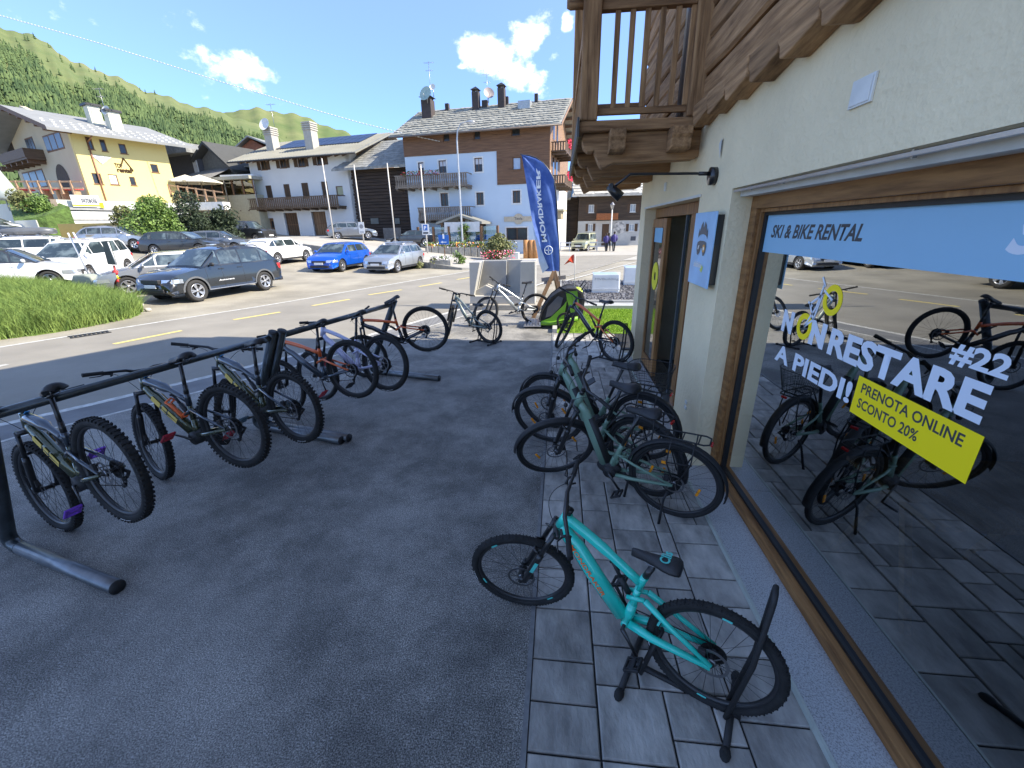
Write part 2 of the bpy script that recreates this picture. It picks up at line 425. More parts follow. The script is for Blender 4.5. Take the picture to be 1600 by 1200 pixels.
def ellpath(a, b, c, n=8):    # quadratic bezier in 3d
    a, b, c = Vector(a), Vector(b), Vector(c); return [(a*(1-t)**2+b*(2*t*(1-t))+c*t*t) for t in [i/n for i in range(n+1)]]
def bike(name, label, group, kind, par, fcol, fcol2=None, decal=None, pedalm=None, crank_a=-.6, spring=None, scale=None, city=False,
         tyre=(.060, 2), print_txt=None, pa=-1.9, rimmark=None, basket=False, cage=None, forkdecal=None, saddle_print=None, kick=False, forkc=None, sadx=0.0, motor=False, fatk=1.0, dual=False, cat='bicycle', txt=None, drop=0.0, rimm=None, spk=None):
    g = dict(BGEO[kind]); r, wb, bbx, s = par['r'], par['wb'], par['bbx'], par['s']
    dr = r-g['r']; dw = wb-g['wb']; db = bbx-g['bb'][0]
    V = lambda p, ox=0, oz=0: Vector((p[0]+ox-.6, 0, p[1]+oz))
    crown = V(g['crown'], dw, dr); head = V(g['head'], dw, dr); bar = V(g['bar'], dw, dr)
    bb = V((bbx, g['bb'][1]), 0, dr); sad = V(g['sad'], db+sadx, dr-drop); spt = V(g['spt'], db+sadx*.8, dr-drop); sb = V(g['sb'], db, dr)
    ra = Vector((-.6, 0, r)); fa = Vector((wb-.6, 0, r))
    root = thing(name, label, cat, (par['x'], par['y'], par['z']), (par['roll'], par['pit'], par['yaw']), group, s)
    st = par['st']
    ax = Vector((-.423, 0, .906)).normalized()
    S = Matrix.Translation(head) @ Matrix.Rotation(st, 4, ax) @ Matrix.Translation(-head)
    S3 = Matrix.Rotation(st, 4, ax)
    fcol2 = fcol2 or fcol; pedalm = pedalm or blackm; forkc = forkc or black; rimm = rimm or rimblk; spk = spk or spokeblk
    kn = tyre[1]
    wheel(root, 'rear_wheel', r, tyre[0], kn, ra, Matrix.Rotation(.4, 4, 'Y'), spk, rimm, cassette=(.07 if not city else .05), disc=.09, print_txt=print_txt, pa=pa, rimmark=rimmark, reflect=city)
    wheel(root, 'front_wheel', r, tyre[0], kn, S @ fa, S3 @ Matrix.Rotation(1.1, 4, 'Y'), spk, rimm, disc=.095, print_txt=print_txt, pa=pa+.7, rimmark=rimmark, reflect=city)
    y = Vector((0, 1, 0))
    hd = (crown-head).normalized(); hl = head+hd*.115    # lower end of head tube
    # ---- frame
    F = MB(); F2 = MB()
    F.tube([head-hd*.004, hl], [.031, .035], 14)
    tt0 = head+hd*.03; dt0 = hl-hd*.025
    if city:
        d1 = dt0+Vector((-.04, 0, -.02)); bbf = bb+Vector((.05, 0, .03))
        F.tube([dt0+Vector((.0, 0, .02)), d1.lerp(bbf, .1), d1.lerp(bbf, .5), bbf], [.032, .045, .052, .05], 14, flat=.72)
        F2.tube([d1.lerp(bbf, .24)+Vector((-.022, 0, .030)), d1.lerp(bbf, .97)+Vector((-.024, 0, .034))], [.034, .036], 10, m=0, flat=.98)
        F.tube(ellpath(bbf, bb+Vector((-.02, 0, .05)), bb.lerp(sb, .55)), .035, 12, flat=.75)
        F.tube([bb, sb, sb+(spt-sb)*.12], [.034, .022, .02], 12)
        ssj = bb.lerp(sb, .78); tj = bb.lerp(sb, .35)
        for sd in (-1, 1):
            F.tube([ssj+y*sd*.015, ssj.lerp(ra, .3)+y*sd*.045, ra+y*sd*.068], [.012, .012, .01], 8)
            F.tube([bb+y*sd*.035+Vector((-.02, 0, -.02)), bb.lerp(ra, .35)+y*sd*.055+Vector((0, 0, -.02)), ra+y*sd*.07], [.02, .017, .012], 8)
        F.tube([ssj+y*.03, ssj+y*.03+Vector((-.06, 0, -.0)), ssj-y*.03+Vector((-.06, 0, 0)), ssj-y*.03], .008, 6)
    else:
        fat = 1.5 if motor else 1.15*fatk
        bbf = bb+Vector((.03, 0, .035))
        mid = dt0.lerp(bbf, .5)+Vector((.0, 0, -.01 if not motor else -.02))
        F.tube(ellpath(dt0, dt0.lerp(bbf, .12)+Vector((.02, 0, -.02)), dt0.lerp(bbf, .25), 4)+[mid, bbf], [.026*fat, .028*fat, .031*fat, .033*fat, .034*fat, .037*fat, .034*fat], 14, flat=.78)
        ttm = tt0.lerp(sb, .5)+Vector((0, 0, .01 if not motor else .035))
        F2.tube([tt0]+ellpath(tt0.lerp(sb, .08), ttm, sb+Vector((.02, 0, -.02)), 8), [.026*fatk]+[.026*(fat if motor else fatk)]*5+[.022*fatk]*4, 12, flat=.85 if not motor else 1.0)
        F2.tube([sb+Vector((.016, 0, -.07)), sb, sb+(spt-sb).normalized()*.035], [.022, .023, .022], 12)
        F.tube([bb, bb.lerp(sb, .45)], [.036, .026], 12)
        F.tube([bb.lerp(sb, .4), sb+Vector((.014, 0, -.05))], [.025, .021], 12)
        rk = bb.lerp(sb, .62)+Vector((.045, 0, 0)); rk2 = bb.lerp(sb, .66)+Vector((-.055, 0, .015))
        for sd in (-1, 1):
            F2.tube([rk+y*sd*.03, rk2+y*sd*.034], [.014, .014], 8)
            F2.tube([rk2+y*sd*.036, rk2.lerp(ra, .4)+y*sd*.055, ra+y*sd*.072+Vector((0, 0, .012))], [.014*fatk, .012*fatk, .011*fatk], 8)
            F.tube([bb+Vector((-.03, 0, .02))+y*sd*.03, bb.lerp(ra, .35)+y*sd*.055+Vector((0, 0, .01)), ra+y*sd*.072], [.021*fatk, .018*fatk, .013*fatk], 8)
        if motor:
            mo = MB(); mo.sphere(bb+Vector((.015, 0, .01)), .095, 14, 10, sc=(1, .42, .78)); mo.cyl(bb-y*.055, bb+y*.055, .06, 18); mo.build('motor', blackm, root)
        # rear shock
        sh = MB(); a = rk+Vector((.0, 0, -.01)); b = tt0.lerp(sb, .62)+Vector((0, 0, -.035)) if kind != 'dh' else bb+Vector((.12, 0, .13))
        a = rk; d = (b-a)
        sh.tube([a, a+d*.5], .019, 10); sh.tube([a+d*.45, b], .012, 10); sh.cyl(a-y*.03, a+y*.03, .009, 8); sh.cyl(b-y*.02, b+y*.02, .009, 8)
        if kind == 'dh' or spring:
            for i in range(7): sh.ring(a+d*(.12+.11*i), d, .026, .004, 14, 6)
        sh.build('rear_shock', blackm, root)
    F.cyl(bb-y*.037, bb+y*.037, .023, 14)
    fr = F.build('frame', fcol, root)
    if F2.v:
        o2 = F2.build('battery_cover' if city else 'upper_frame', fcol2 if not city else blackm, root)
    if decal:
        dk = MB(); a = dt0.lerp(bbf, .22); b = dt0.lerp(bbf, .72)
        w = .027; rad = .033*fat*.78+.003
        for sd in (-1, 1):
            dn = (b-a).normalized(); up = Vector((-dn.z, 0, dn.x))*(1 if dn.x < 0 else -1)
            for (q0, q1) in ((0, .34), (.42, .60), (.64, 1.0)):
                A = a.lerp(b, q0); B = a.lerp(b, q1)
                dk.quad(A+up*w+y*sd*rad, B+up*w+y*sd*rad, B-up*w+y*sd*rad, A-up*w+y*sd*rad)
        dk.build('frame_decal', decal, root)
    if txt:
        a = dt0.lerp(bbf, .2); b = dt0.lerp(bbf, .75)
        dn = (b-a).normalized(); up = y.cross(dn) if y.cross(dn).z > 0 else -y.cross(dn)
        rad = .0345*fatk
        # lettering readable from the bike's right (-y) and left side
        for sd in (-1, 1):
            ex = dn if dn.cross(up).dot(y*sd) > 0 else -dn
            o = a if ex.dot(dn) > 0 else b
            text_fit('frame_lettering', txt[0], txt[1], root, o-up*.014, ex, up, (b-a).length*(1 if ex.dot(dn) > 0 else 1), .03, .015, depth=rad)
    if blue_st and motor:
        k = MB(); A = tt0.lerp(sb, .12)+Vector((0, 0, .052)); k.box(-.02, .02, -.014, .014, -.001, .003, T=Matrix.Translation(A) @ Matrix.Rotation(.25, 4, 'Y')); k.build('sticker', blue_st, root)
    # ---- fork
    K = MB(); cr = head+hd*.135
    up_ = (crown-hd*.0)
    fd = (Vector((.423, 0, -.906)))
    lb = Vector((0, .062, 0))
    c0 = hl+hd*.035
    K.tube([c0-y*.075, c0+Vector((.012, 0, .006)), c0+y*.075], [.018, .024, .018], 10)
    axl = fa
    off = (axl-c0); off = off-hd*off.dot(hd)      # perpendicular offset
    L = (axl-c0).dot(hd)
    for sd in (-1, 1):
        top = c0+y*sd*.067+off*.55
        if dual: K.tube([head-hd*.03+off*.55+y*sd*.067, top], .0165, 10)
        K.tube([top-hd*(.012), top+hd*L*.50], .0165, 10)
        K.tube([top+hd*L*.40, top+hd*L*.47, top+hd*(L-.02), axl+y*sd*.067], [.021, .024, .022, .016], 10)
        K.tube([axl+y*sd*.067-hd*.04, axl+y*sd*.067+hd*.012], [.02, .016], 8)
    if dual: K.tube([head-hd*.005-y*.075+off*.4, head-hd*.005+y*.075+off*.4], .014, 8)
    ar = c0+hd*L*.42+off*.6
    K.tube([ar-y*.064, ar-y*.045+Vector((.045, 0, .04))*.8, ar+y*.045+Vector((.045, 0, .04))*.8, ar+y*.064], .012, 8)
    K.tube([c0+off*.4-y*.05, c0+off*.4+y*.05], .014, 8)
    fk = K.build('fork', forkc, root); fk.data.transform(S)
    if forkdecal:
        t = c0+off*.55
        for sd in (-1, 1):
            k = MB(); A = t+hd*L*.52+y*sd*.0915; B = t+hd*L*.72+y*sd*.0905
            k.quad(A+off.normalized()*.012, B+off.normalized()*.012, B-off.normalized()*.012, A-off.normalized()*.012)
            kd = k.build('fork_decal', forkdecal, fk); kd.data.transform(S)
    # ---- handlebar, stem
    Hh = MB(); bw = g['barw']
    sp0 = head-hd*.03
    Hh.tube([head, head-hd*.045], .021, 12)
    Hh.tube([sp0, bar], [.02, .018], 12)
    rise = .02 if not city else .01
    back = -.05 if not city else -.12
    pts = [bar+y*q for q in (-.05, 0, .05)]
    pl = [bar+Vector((back, -bw, rise+.01)), bar+Vector((back*.55, -bw*.62, rise+.006)), bar+Vector((.0, -bw*.26, rise)), bar+Vector((0, -.05, 0)), bar, bar+Vector((0, .05, 0)), bar+Vector((.0, bw*.26, rise)), bar+Vector((back*.55, bw*.62, rise+.006)), bar+Vector((back, bw, rise+.01))]
    Hh.tube(pl, [.011, .011, .013, .0155, .0155, .0155, .013, .011, .011], 10)
    hb = Hh.build('handlebar', black if fcol is not None else black, root)
    for sd in (-1, 1):
        e = bar+Vector((back, sd*bw, rise+.01)); i_ = bar+Vector((back*.55, sd*bw*.62, rise+.006)); dd = (i_-e).normalized()
        k = MB(); k.tube([e, e+dd*.012, e+dd*.125, e+dd*.133], [.017, .0165, .0155, .018], 10); o = k.build('grip', grip_m, hb); o.data.transform(S)
        k = MB(); c = e+dd*.15
        k.tube([c, c+Vector((.03, 0, -.012)), c+Vector((.035, 0, -.015))+dd*.05], .009, 8)
        k.tube([c+Vector((.028, 0, -.012)), c+Vector((.06, 0, -.02))-dd*.03, c+Vector((.062, 0, -.022))-dd*.10], [.006, .005, .004], 6)
        k.tube([c+dd*.035, c+dd*.035+Vector((0, 0, -.03)), c+dd*.02+Vector((-.02, 0, -.035))], .007, 6)
        o = k.build('brake_lever', blackm, hb); o.data.transform(S)
        # cable
        k = MB(); p0 = c+Vector((.035, 0, -.015))+dd*.05
        k.tube(ellpath(p0, bar+Vector((.17, sd*.1, .0)), hl+Vector((.05, sd*.03, 0)), 10), .0025, 5); o = k.build('cable', blackm, root); o.data.transform(S)
    hb.data.transform(S)
    if city:
        k = MB(); k.box(-.035, .035, -.03, .03, -.004, .008, T=Matrix.Translation(bar+Vector((-.05, 0, .03))) @ Matrix.Rotation(.5, 4, 'Y')); o = k.build('display', black, hb, bevel=.004); o.data.transform(S)
        k = MB(); hp = c0+off*1.2+Vector((.05, 0, .03)); k.sphere(hp, .022, 10, 8, sc=(.9, 1, 1)); o = k.build('headlight', blackm, root); o.data.transform(S)
    # ---- seat post, saddle
    k = MB(); sd_ = (spt-sb).normalized(); k.tube([sb-sd_*.03, spt+sd_*.015], .0155, 12); k.tube([sb+sd_*.01, sb+sd_*(.12 if not city else .03)], .0195, 12); k.tube([spt, spt+sd_*.03], .02, 8)
    k.build('seat_post', black, root)
    sdl = MB(); vs = []; fs = []
    prof = [(-.138, .03, .002), (-.132, .055, .012), (-.115, .069, .019), (-.085, .072, .018), (-.045, .060, .012), (-.005, .040, .006), (.05, .025, .004), (.105, .021, .004), (.13, .015, .001), (.138, .006, -.006)]
    if city: prof = [(a, b*1.18, c*1.1) for a, b, c in prof]
    ns = 10
    for (px_, hw, zt) in prof:
        for j in range(ns):
            t = pi*j/(ns-1); vs.append(sad+Vector((px_, hw*cos(t), zt+.02*sin(t)-.026*(abs(cos(t)))**3)))
        vs.append(sad+Vector((px_, 0, zt-.02)))
    n1 = ns+1
    for i in range(len(prof)-1):
        for j in range(n1):
            j2 = (j+1) % n1; fs.append((i*n1+j, i*n1+j2, (i+1)*n1+j2, (i+1)*n1+j))
    fs.append(tuple(range(n1))); fs.append(tuple((len(prof)-1)*n1+j for j in range(n1)))
    sdl.add(vs, fs, 0, True)
    so_ = sdl.build('saddle', saddle_m, root)
    k = MB()
    for q in (-1, 1): k.tube([sad+Vector((-.10, q*.03, -.01)), sad+Vector((-.06, q*.022, -.035)), sad+Vector((.04, q*.022, -.035)), sad+Vector((.1, q*.006, -.008))], .0035, 6)
    k.build('saddle_rail', steel, so_)
    if saddle_print:
        text_fit('saddle_lettering', saddle_print[0], saddle_print[1], so_, sad+Vector((-.075, .05, .033)), (0, -1, 0), (1, 0, 0), .10, .055, .03, depth=.005)
    # ---- drivetrain
    ck = MB(); ck.cyl(bb-y*.075, bb+y*.075, .011, 12)
    cl = .17; ca = crank_a
    ck.lathe(bb-y*.05, (0, 1, 0), [(.068, -.002), (.068, .002), (.058, .002), (.058, -.002)], 40, closed=True, smooth=False)
    for i in range(4):
        a = ca+pi*i/2+.4; ck.bar(bb-y*.05, bb-y*.05+Vector((.06*cos(a), 0, .06*sin(a))), .014, .005, up=(0, 1, 0))
    cks = ck.build('crankset', blackm, root)
    for sd, a in ((-1, ca), (1, ca+pi)):
        e = bb+Vector((cl*cos(a), sd*.085, cl*sin(a)))
        k = MB(); k.tube([bb+y*sd*.07, bb.lerp(e, .5)+y*sd*.035, e], [.017, .011, .013], 10, flat=.6); k.build('crank_arm', black, cks)
        k = MB(); c = Vector((0, 0, 0)); PT = Matrix.Translation(e+y*sd*.06) @ Matrix.Rotation(.55, 4, 'Y')
        k.cyl(e, e+y*sd*.11, .006, 8)
        for (u0, u1, v0, v1) in ((-.05, -.038, -.048, .048), (.038, .05, -.048, .048), (-.05, .05, -.05, -.04), (-.05, .05, .04, .05), (-.014, .014, -.045, .045)):
            k.box(u0, u1, v0, v1, -.008, .008, T=PT)
        for u in (-.03, .03):
            k.box(-.045, .045, u-.004, u+.004, -.006, .006, T=PT)
        k.build('pedal', pedalm, cks, bevel=.003)
    # chain
    ch = MB(); yy = -.05; rc = .036 if not city else .03
    p1 = bb+Vector((0, yy, .064)); p2 = ra+Vector((0, yy, rc)); p3 = ra+Vector((-rc, yy, -.01))
    dr1 = ra+Vector((.03, yy, -.085)); dr2 = ra+Vector((.075, yy, -.135)); p5 = bb+Vector((-.02, yy, -.062))
    ch.tube([bb+Vector((.064, yy, 0)), bb+Vector((.045, yy, .045)), p1, p2, ra+Vector((-rc*.7, yy, rc*.7)), p3, dr1, dr2, p5, bb+Vector((.045, yy, -.045)), bb+Vector((.064, yy, 0))], .0045, 5, flat=.8)
    ch.build('chain', spokeblk, root)
    k = MB(); k.cyl(dr1-y*.012, dr1+y*.006, .017, 12); k.cyl(dr2-y*.012, dr2+y*.006, .017, 12); k.bar(dr1-y*.014, dr2-y*.014, .02, .004, up=(0, 1, 0)); k.tube([ra+Vector((0, -.06, -.02)), ra+Vector((-.02, -.075, -.05)), dr1-y*.02], [.012, .014, .012], 8); k.build('derailleur', blackm, root)
    k = MB(); k.box(-.02, .02, -.012, .012, -.03, .03, T=Matrix.Translation(ra+Vector((.055, .058, .06)))); k.build('brake_caliper', blackm, root, bevel=.004)
    k = MB(); k.box(-.018, .018, -.014, .014, -.03, .03, T=Matrix.Translation(fa+Vector((-.07, .06, .06)))); o = k.build('brake_caliper', blackm, fk, bevel=.004); o.data.transform(S)
    if cage:
        k = MB(); a = dt0.lerp(bbf, .45); b = dt0.lerp(bbf, .75); dn = (b-a).normalized(); up = Vector((-dn.z, 0, dn.x))
        if up.z < 0: up = -up
        for sd in (-1, 1):
            k.tube([a+up*.05+y*sd*.02, a+up*.08+y*sd*.04, a.lerp(b, .5)+up*.11+y*sd*.042, b+up*.09+y*sd*.03, b+up*.05+y*sd*.02], .008, 6)
        k.tube([a+up*.08+y*.04, a+up*.12, a+up*.08-y*.04], .008, 6); k.tube([b+up*.09+y*.03, b+up*.13, b+up*.09-y*.03], .008, 6)
        k.bar(a+up*.045, b+up*.045, .03, .012); k.build('bottle_cage', cage, root)
    if city:
        # fenders, rack, lights, stand, motor
        for (c, nm, a0, a1, rr_) in ((ra, 'rear_fender', -.15, pi*1.02, r+.028), (fa, 'front_fender', .15, pi*1.02, r+.028)):
            k = MB(); vs = []; fs = []; n = 22; m_ = 7
            for i in range(n+1):
                a = a0+(a1-a0)*i/n
                if nm == 'rear_fender': a = pi-a+.05
                for j in range(m_):
                    t = -1+2*j/(m_-1); q = rr_-.016*t*t; vs.append((c.x+q*cos(a), .034*t, c.z+q*sin(a)))
            for i in range(n):
                for j in range(m_-1): fs.append((i*m_+j, i*m_+j+1, (i+1)*m_+j+1, (i+1)*m_+j))
            k.add(vs, fs, 0, True); o = k.build(nm, blackm, root)
            so2 = o.modifiers.new('s', 'SOLIDIFY'); so2.thickness = .003
            if nm == 'front_fender': o.data.transform(S)
        k = MB(); z0 = ra.z+r+.075; x0 = ra.x-.23; x1 = ra.x+.16
        rw = .065
        k.tube([(x1, -rw*.7, z0), (x0+.04, -rw, z0), (x0, -rw*.7, z0), (x0, rw*.7, z0), (x0+.04, rw, z0), (x1, rw*.7, z0), (x1+.03, 0, z0-.01), (x1, -rw*.7, z0)], .0065, 6)
        for q in (.2, .5, .8): k.tube([(x0+(x1-x0)*q, -rw*.9, z0), (x0+(x1-x0)*q, rw*.9, z0)], .0055, 6)
        for sd in (-1, 1):
            k.tube([(x0+.1, sd*rw, z0), (x0+.11, sd*.085, z0-.2), ra+Vector((-.03, sd*.08, .03))], .006, 6)
            k.tube([(x1-.12, sd*rw, z0), (x1-.1, sd*.09, z0-.22), ra+Vector((.0, sd*.08, .05))], .006, 6)
            k.tube([(x0+.1, sd*.085, z0-.2), (x1-.1, sd*.09, z0-.22)], .0055, 6)
        k.tube([(x1+.02, 0, z0-.01), ssj+Vector((-.02, 0, .02))], .007, 6)
        rack = k.build('luggage_rack', blackm, root)
        k = MB(); k.box(x0-.02, x0-.003, -.025, .025, z0-.03, z0-.008); k.build('tail_light', redref, rack, bevel=.005)
        k = MB(); k.sphere(bb+Vector((.02, 0, .02)), .1, 14, 10, sc=(1.15, .45, .72)); k.cyl(bb-y*.058, bb+y*.058, .058, 18); k.build('motor', blackm, root)
        k = MB(); a = ra+Vector((.03, .09, -.06)); k.tube([a, a+Vector((.02, .03, -.06)), (a.x+.03, .20, -.0)], [.011, .010, .012], 8); k.sphere((a.x+.03, .205, .008), .015, 8, 6); k.build('kickstand', blackm, root)
        for sd in (-1, 1): k = MB(); k.box(ra.x+.06, ra.x+.10, sd*.075, sd*.08, ra.z+.21, ra.z+.235); k.build('reflector', amber, rack)
    if basket:
        bx = MB(); zb = ra.z+r+.09; cx = ra.x-.03
        n = 26
        def rr2(t, k_): 
            a, b = (.15+.06*k_, .115+.05*k_); e = 3.0
            c_, s_ = cos(t), sin(t); return (cx+a*abs(c_)**(2/e)*(1 if c_ > 0 else -1), b*abs(s_)**(2/e)*(1 if s_ > 0 else -1))
        for k_, zz in ((0, zb), (.35, zb+.07), (1, zb+.21)):
            pts_ = [(*rr2(2*pi*i/n, k_), zz) for i in range(n)]; bx.tube(pts_, .004 if k_ in (0, 1) else .002, 5, closed=True)
        for i in range(52):
            t = 2*pi*i/52; a = rr2(t, 0); b = rr2(t, 1); bx.tube([(*a, zb), (*b, zb+.21)], .0013, 3, cap=False)
        for j in range(8):
            k_ = j/8; pts_ = [(*rr2(2*pi*i/n, k_), zb+.21*k_) for i in range(n)]; bx.tube(pts_, .0012, 3, closed=True)
        for i in range(9):
            x_ = cx-.14+.035*i; bx.tube([(x_, -.11, zb), (x_, .11, zb)], .0013, 3, cap=False)
        tag(bx.build('wire_basket', blackm, root), 'black wire mesh basket')
    return root
def bike_stand(name, label, group, bk, r, height=.80, mtl=None):
    """floor stand holding a bike's rear wheel; placed in the bike's frame of reference"""
    p = Matrix.Translation(bk.location) @ bk.rotation_euler.to_matrix().to_4x4()
    s = bk.scale[0]
    c = p @ Vector((-.6*s, 0, 0))
    t = thing(name, label, 'bike stand', (c.x, c.y, .0), (0, 0, bk.rotation_euler[2]), group)
    k = MB(); 
    k.tube([(.36, -.20, .018), (.36, .20, .018)], .016, 10); k.tube([(-.12, -.20, .018), (-.12, .20, .018)], .016, 10)
    k.tube([(.36, .0, .02), (.30, 0, .02), (-.16, 0, .02)], .016, 10)
    k.build('base', mtl or blackm, t)
    for q in (-1, 1):
        for x in (.36, -.12): k = MB(); k.sphere((x, q*.20, .018), .024, 10, 8, sc=(1, 1.5, 1)); k.build('end_cap', grip_m, t)
    k = MB(); k.tube([(-.10, .04, .02), (-.155, .04, height*.5), (-.17, .038, height-.03), (-.17, .022, height), (-.17, -.022, height), (-.17, -.038, height-.03), (-.155, -.04, height*.5), (-.10, -.04, .02)], .0118, 10)
    k.build('wheel_hoop', mtl or blackm, t)
    k = MB(); k.tube([(.30, .04, .02), (.24, .04, .30), (.23, 0, .32), (.24, -.04, .30), (.30, -.04, .02)], .010, 8); k.build('front_hoop', mtl or blackm, t)
    return t
# ================================================================== SETTING
def polystrip(name, left, right, z, m, sub=6, parent=None, follow=True):
    """sheet between two polylines of equal length, following the terrain"""
    L = []; R_ = []
    for A, out_ in ((left, L), (right, R_)):
        for i in range(len(A)-1):
            for k in range(sub): out_.append(Vector(A[i]).lerp(Vector(A[i+1]), k/sub))
        out_.append(Vector(A[-1]))
    vs = []; fs = []
    nw = 4
    for a, b in zip(L, R_):
        for j in range(nw+1):
            p = a.lerp(b, j/nw); vs.append((p.x, p.y, (ter(p.x, p.y) if follow else 0)+z))
    for i in range(len(L)-1):
        for j in range(nw): k = i*(nw+1)+j; fs.append((k, k+1, k+nw+2, k+nw+1))
    return MB().add(vs, fs).build(name, m, parent)
def lineoff(P, d):
    out_ = []
    for i, p in enumerate(P):
        a = Vector(P[max(0, i-1)]).to_2d(); b = Vector(P[min(len(P)-1, i+1)]).to_2d(); t = (b-a).normalized(); n = Vector((t.y, -t.x))
        out_.append(Vector((p[0]+n.x*d, p[1]+n.y*d, 0)))
    return out_
ground_m = mat('lot_gravel', (.28, .255, .20), .9, var=.28, scale=.55, bump=.7, bscale=22, detail=9, bdist=.03)
road_m = mat('road_asphalt', (.24, .222, .185), .85, var=.16, scale=.7, bump=.45, bscale=160, detail=9)
def asphalt_dark():
    m, nt = newmat('forecourt_asphalt'); L = nt.links
    p = nd(nt, 'ShaderNodeBsdfPrincipled'); o = nd(nt, 'ShaderNodeOutputMaterial'); L.new(p.outputs[0], o.inputs[0])
    tcn = nd(nt, 'ShaderNodeTexCoord'); v = tcn.outputs['Object']
    big = nd(nt, 'ShaderNodeTexNoise', i_Scale=1.3, i_Detail=10.0, i_Roughness=.72); L.new(v, big.inputs['Vector'])
    fine = nd(nt, 'ShaderNodeTexNoise', i_Scale=150.0, i_Detail=2.0); L.new(v, fine.inputs['Vector'])
    vor = nd(nt, 'ShaderNodeTexVoronoi', i_Scale=190.0); L.new(v, vor.inputs['Vector'])
    r1 = nd(nt, 'ShaderNodeValToRGB'); r1.color_ramp.elements[0].position = .41; r1.color_ramp.elements[0].color = (.122, .118, .108, 1); r1.color_ramp.elements[1].position = .62; r1.color_ramp.elements[1].color = (.265, .255, .232, 1)
    L.new(big.outputs['Fac'], r1.inputs[0])
    mx = nd(nt, 'ShaderNodeMix', data_type='RGBA', blend_type='MULTIPLY'); mx.inputs[0].default_value = 1
    r2 = nd(nt, 'ShaderNodeMapRange'); r2.inputs['From Min'].default_value = .3; r2.inputs['From Max'].default_value = .7; r2.inputs['To Min'].default_value = .35; r2.inputs['To Max'].default_value = 1.65
    L.new(fine.outputs['Fac'], r2.inputs['Value']); L.new(r1.outputs[0], mx.inputs[6]); L.new(r2.outputs[0], mx.inputs[7])
    # scattered pale stone chips
    vc = nd(nt, 'ShaderNodeTexVoronoi', i_Scale=28.0); L.new(v, vc.inputs['Vector'])
    sepc = nd(nt, 'ShaderNodeSeparateColor'); L.new(vc.outputs['Color'], sepc.inputs[0])
    g1 = nd(nt, 'ShaderNodeMath', operation='GREATER_THAN'); g1.inputs[1].default_value = .80; L.new(sepc.outputs[0], g1.inputs[0])
    g2 = nd(nt, 'ShaderNodeMath', operation='LESS_THAN'); g2.inputs[1].default_value = .17; L.new(vc.outputs['Distance'], g2.inputs[0])
    g3 = nd(nt, 'ShaderNodeMath', operation='MULTIPLY'); L.new(g1.outputs[0], g3.inputs[0]); L.new(g2.outputs[0], g3.inputs[1])
    mx2 = nd(nt, 'ShaderNodeMix', data_type='RGBA'); L.new(g3.outputs[0], mx2.inputs[0]); L.new(mx.outputs[2], mx2.inputs[6]); mx2.inputs[7].default_value = (.30, .30, .29, 1)
    # pale scuffs and worn, dusty zones
    mpn = nd(nt, 'ShaderNodeMapping'); mpn.inputs['Scale'].default_value = (26, 2.2, 1); mpn.inputs['Rotation'].default_value = (0, 0, .5); L.new(v, mpn.inputs[0])
    sc = nd(nt, 'ShaderNodeTexNoise', i_Scale=1.0, i_Detail=3.0, i_Roughness=.5); L.new(mpn.outputs[0], sc.inputs['Vector'])
    s2 = nd(nt, 'ShaderNodeTexNoise', i_Scale=.45, i_Detail=6.0, i_Roughness=.6); L.new(v, s2.inputs['Vector'])
    a1 = nd(nt, 'ShaderNodeMapRange'); a1.inputs['From Min'].default_value = .70; a1.inputs['From Max'].default_value = .76; L.new(sc.outputs['Fac'], a1.inputs['Value'])
    a2 = nd(nt, 'ShaderNodeMapRange'); a2.inputs['From Min'].default_value = .48; a2.inputs['From Max'].default_value = .68; a2.inputs['To Max'].default_value = .45; L.new(s2.outputs['Fac'], a2.inputs['Value'])
    a3 = nd(nt, 'ShaderNodeMath', operation='MULTIPLY'); L.new(a1.outputs[0], a3.inputs[0]); a3.inputs[1].default_value = .35
    a4 = nd(nt, 'ShaderNodeMath', operation='MAXIMUM'); L.new(a3.outputs[0], a4.inputs[0]); L.new(a2.outputs[0], a4.inputs[1])
    mx3 = nd(nt, 'ShaderNodeMix', data_type='RGBA'); L.new(a4.outputs[0], mx3.inputs[0]); L.new(mx2.outputs[2], mx3.inputs[6]); mx3.inputs[7].default_value = (.30, .29, .27, 1)
    mm = nd(nt, 'ShaderNodeMix', data_type='RGBA', blend_type='MULTIPLY'); mm.inputs[0].default_value = .6; L.new(mx3.outputs[2], mm.inputs[6]); L.new(r2.outputs[0], mm.inputs[7])
    L.new(mm.outputs[2], p.inputs['Base Color']); p.inputs['Roughness'].default_value = .78
    b = nd(nt, 'ShaderNodeBump', i_Strength=.8, i_Distance=.0025); L.new(vor.outputs['Distance'], b.inputs['Height']); L.new(b.outputs[0], p.inputs['Normal'])
    return m
fore_m = asphalt_dark()
line_w = mat('road_paint_white', (.62, .61, .57), .7, var=.2, scale=9, thr=(.35, .6), col2=(.40, .39, .35))
line_y = mat('road_paint_yellow', (.62, .50, .16), .7, var=.2, scale=9)
G_ = lambda px, py: gnd(px, py, 0.0)
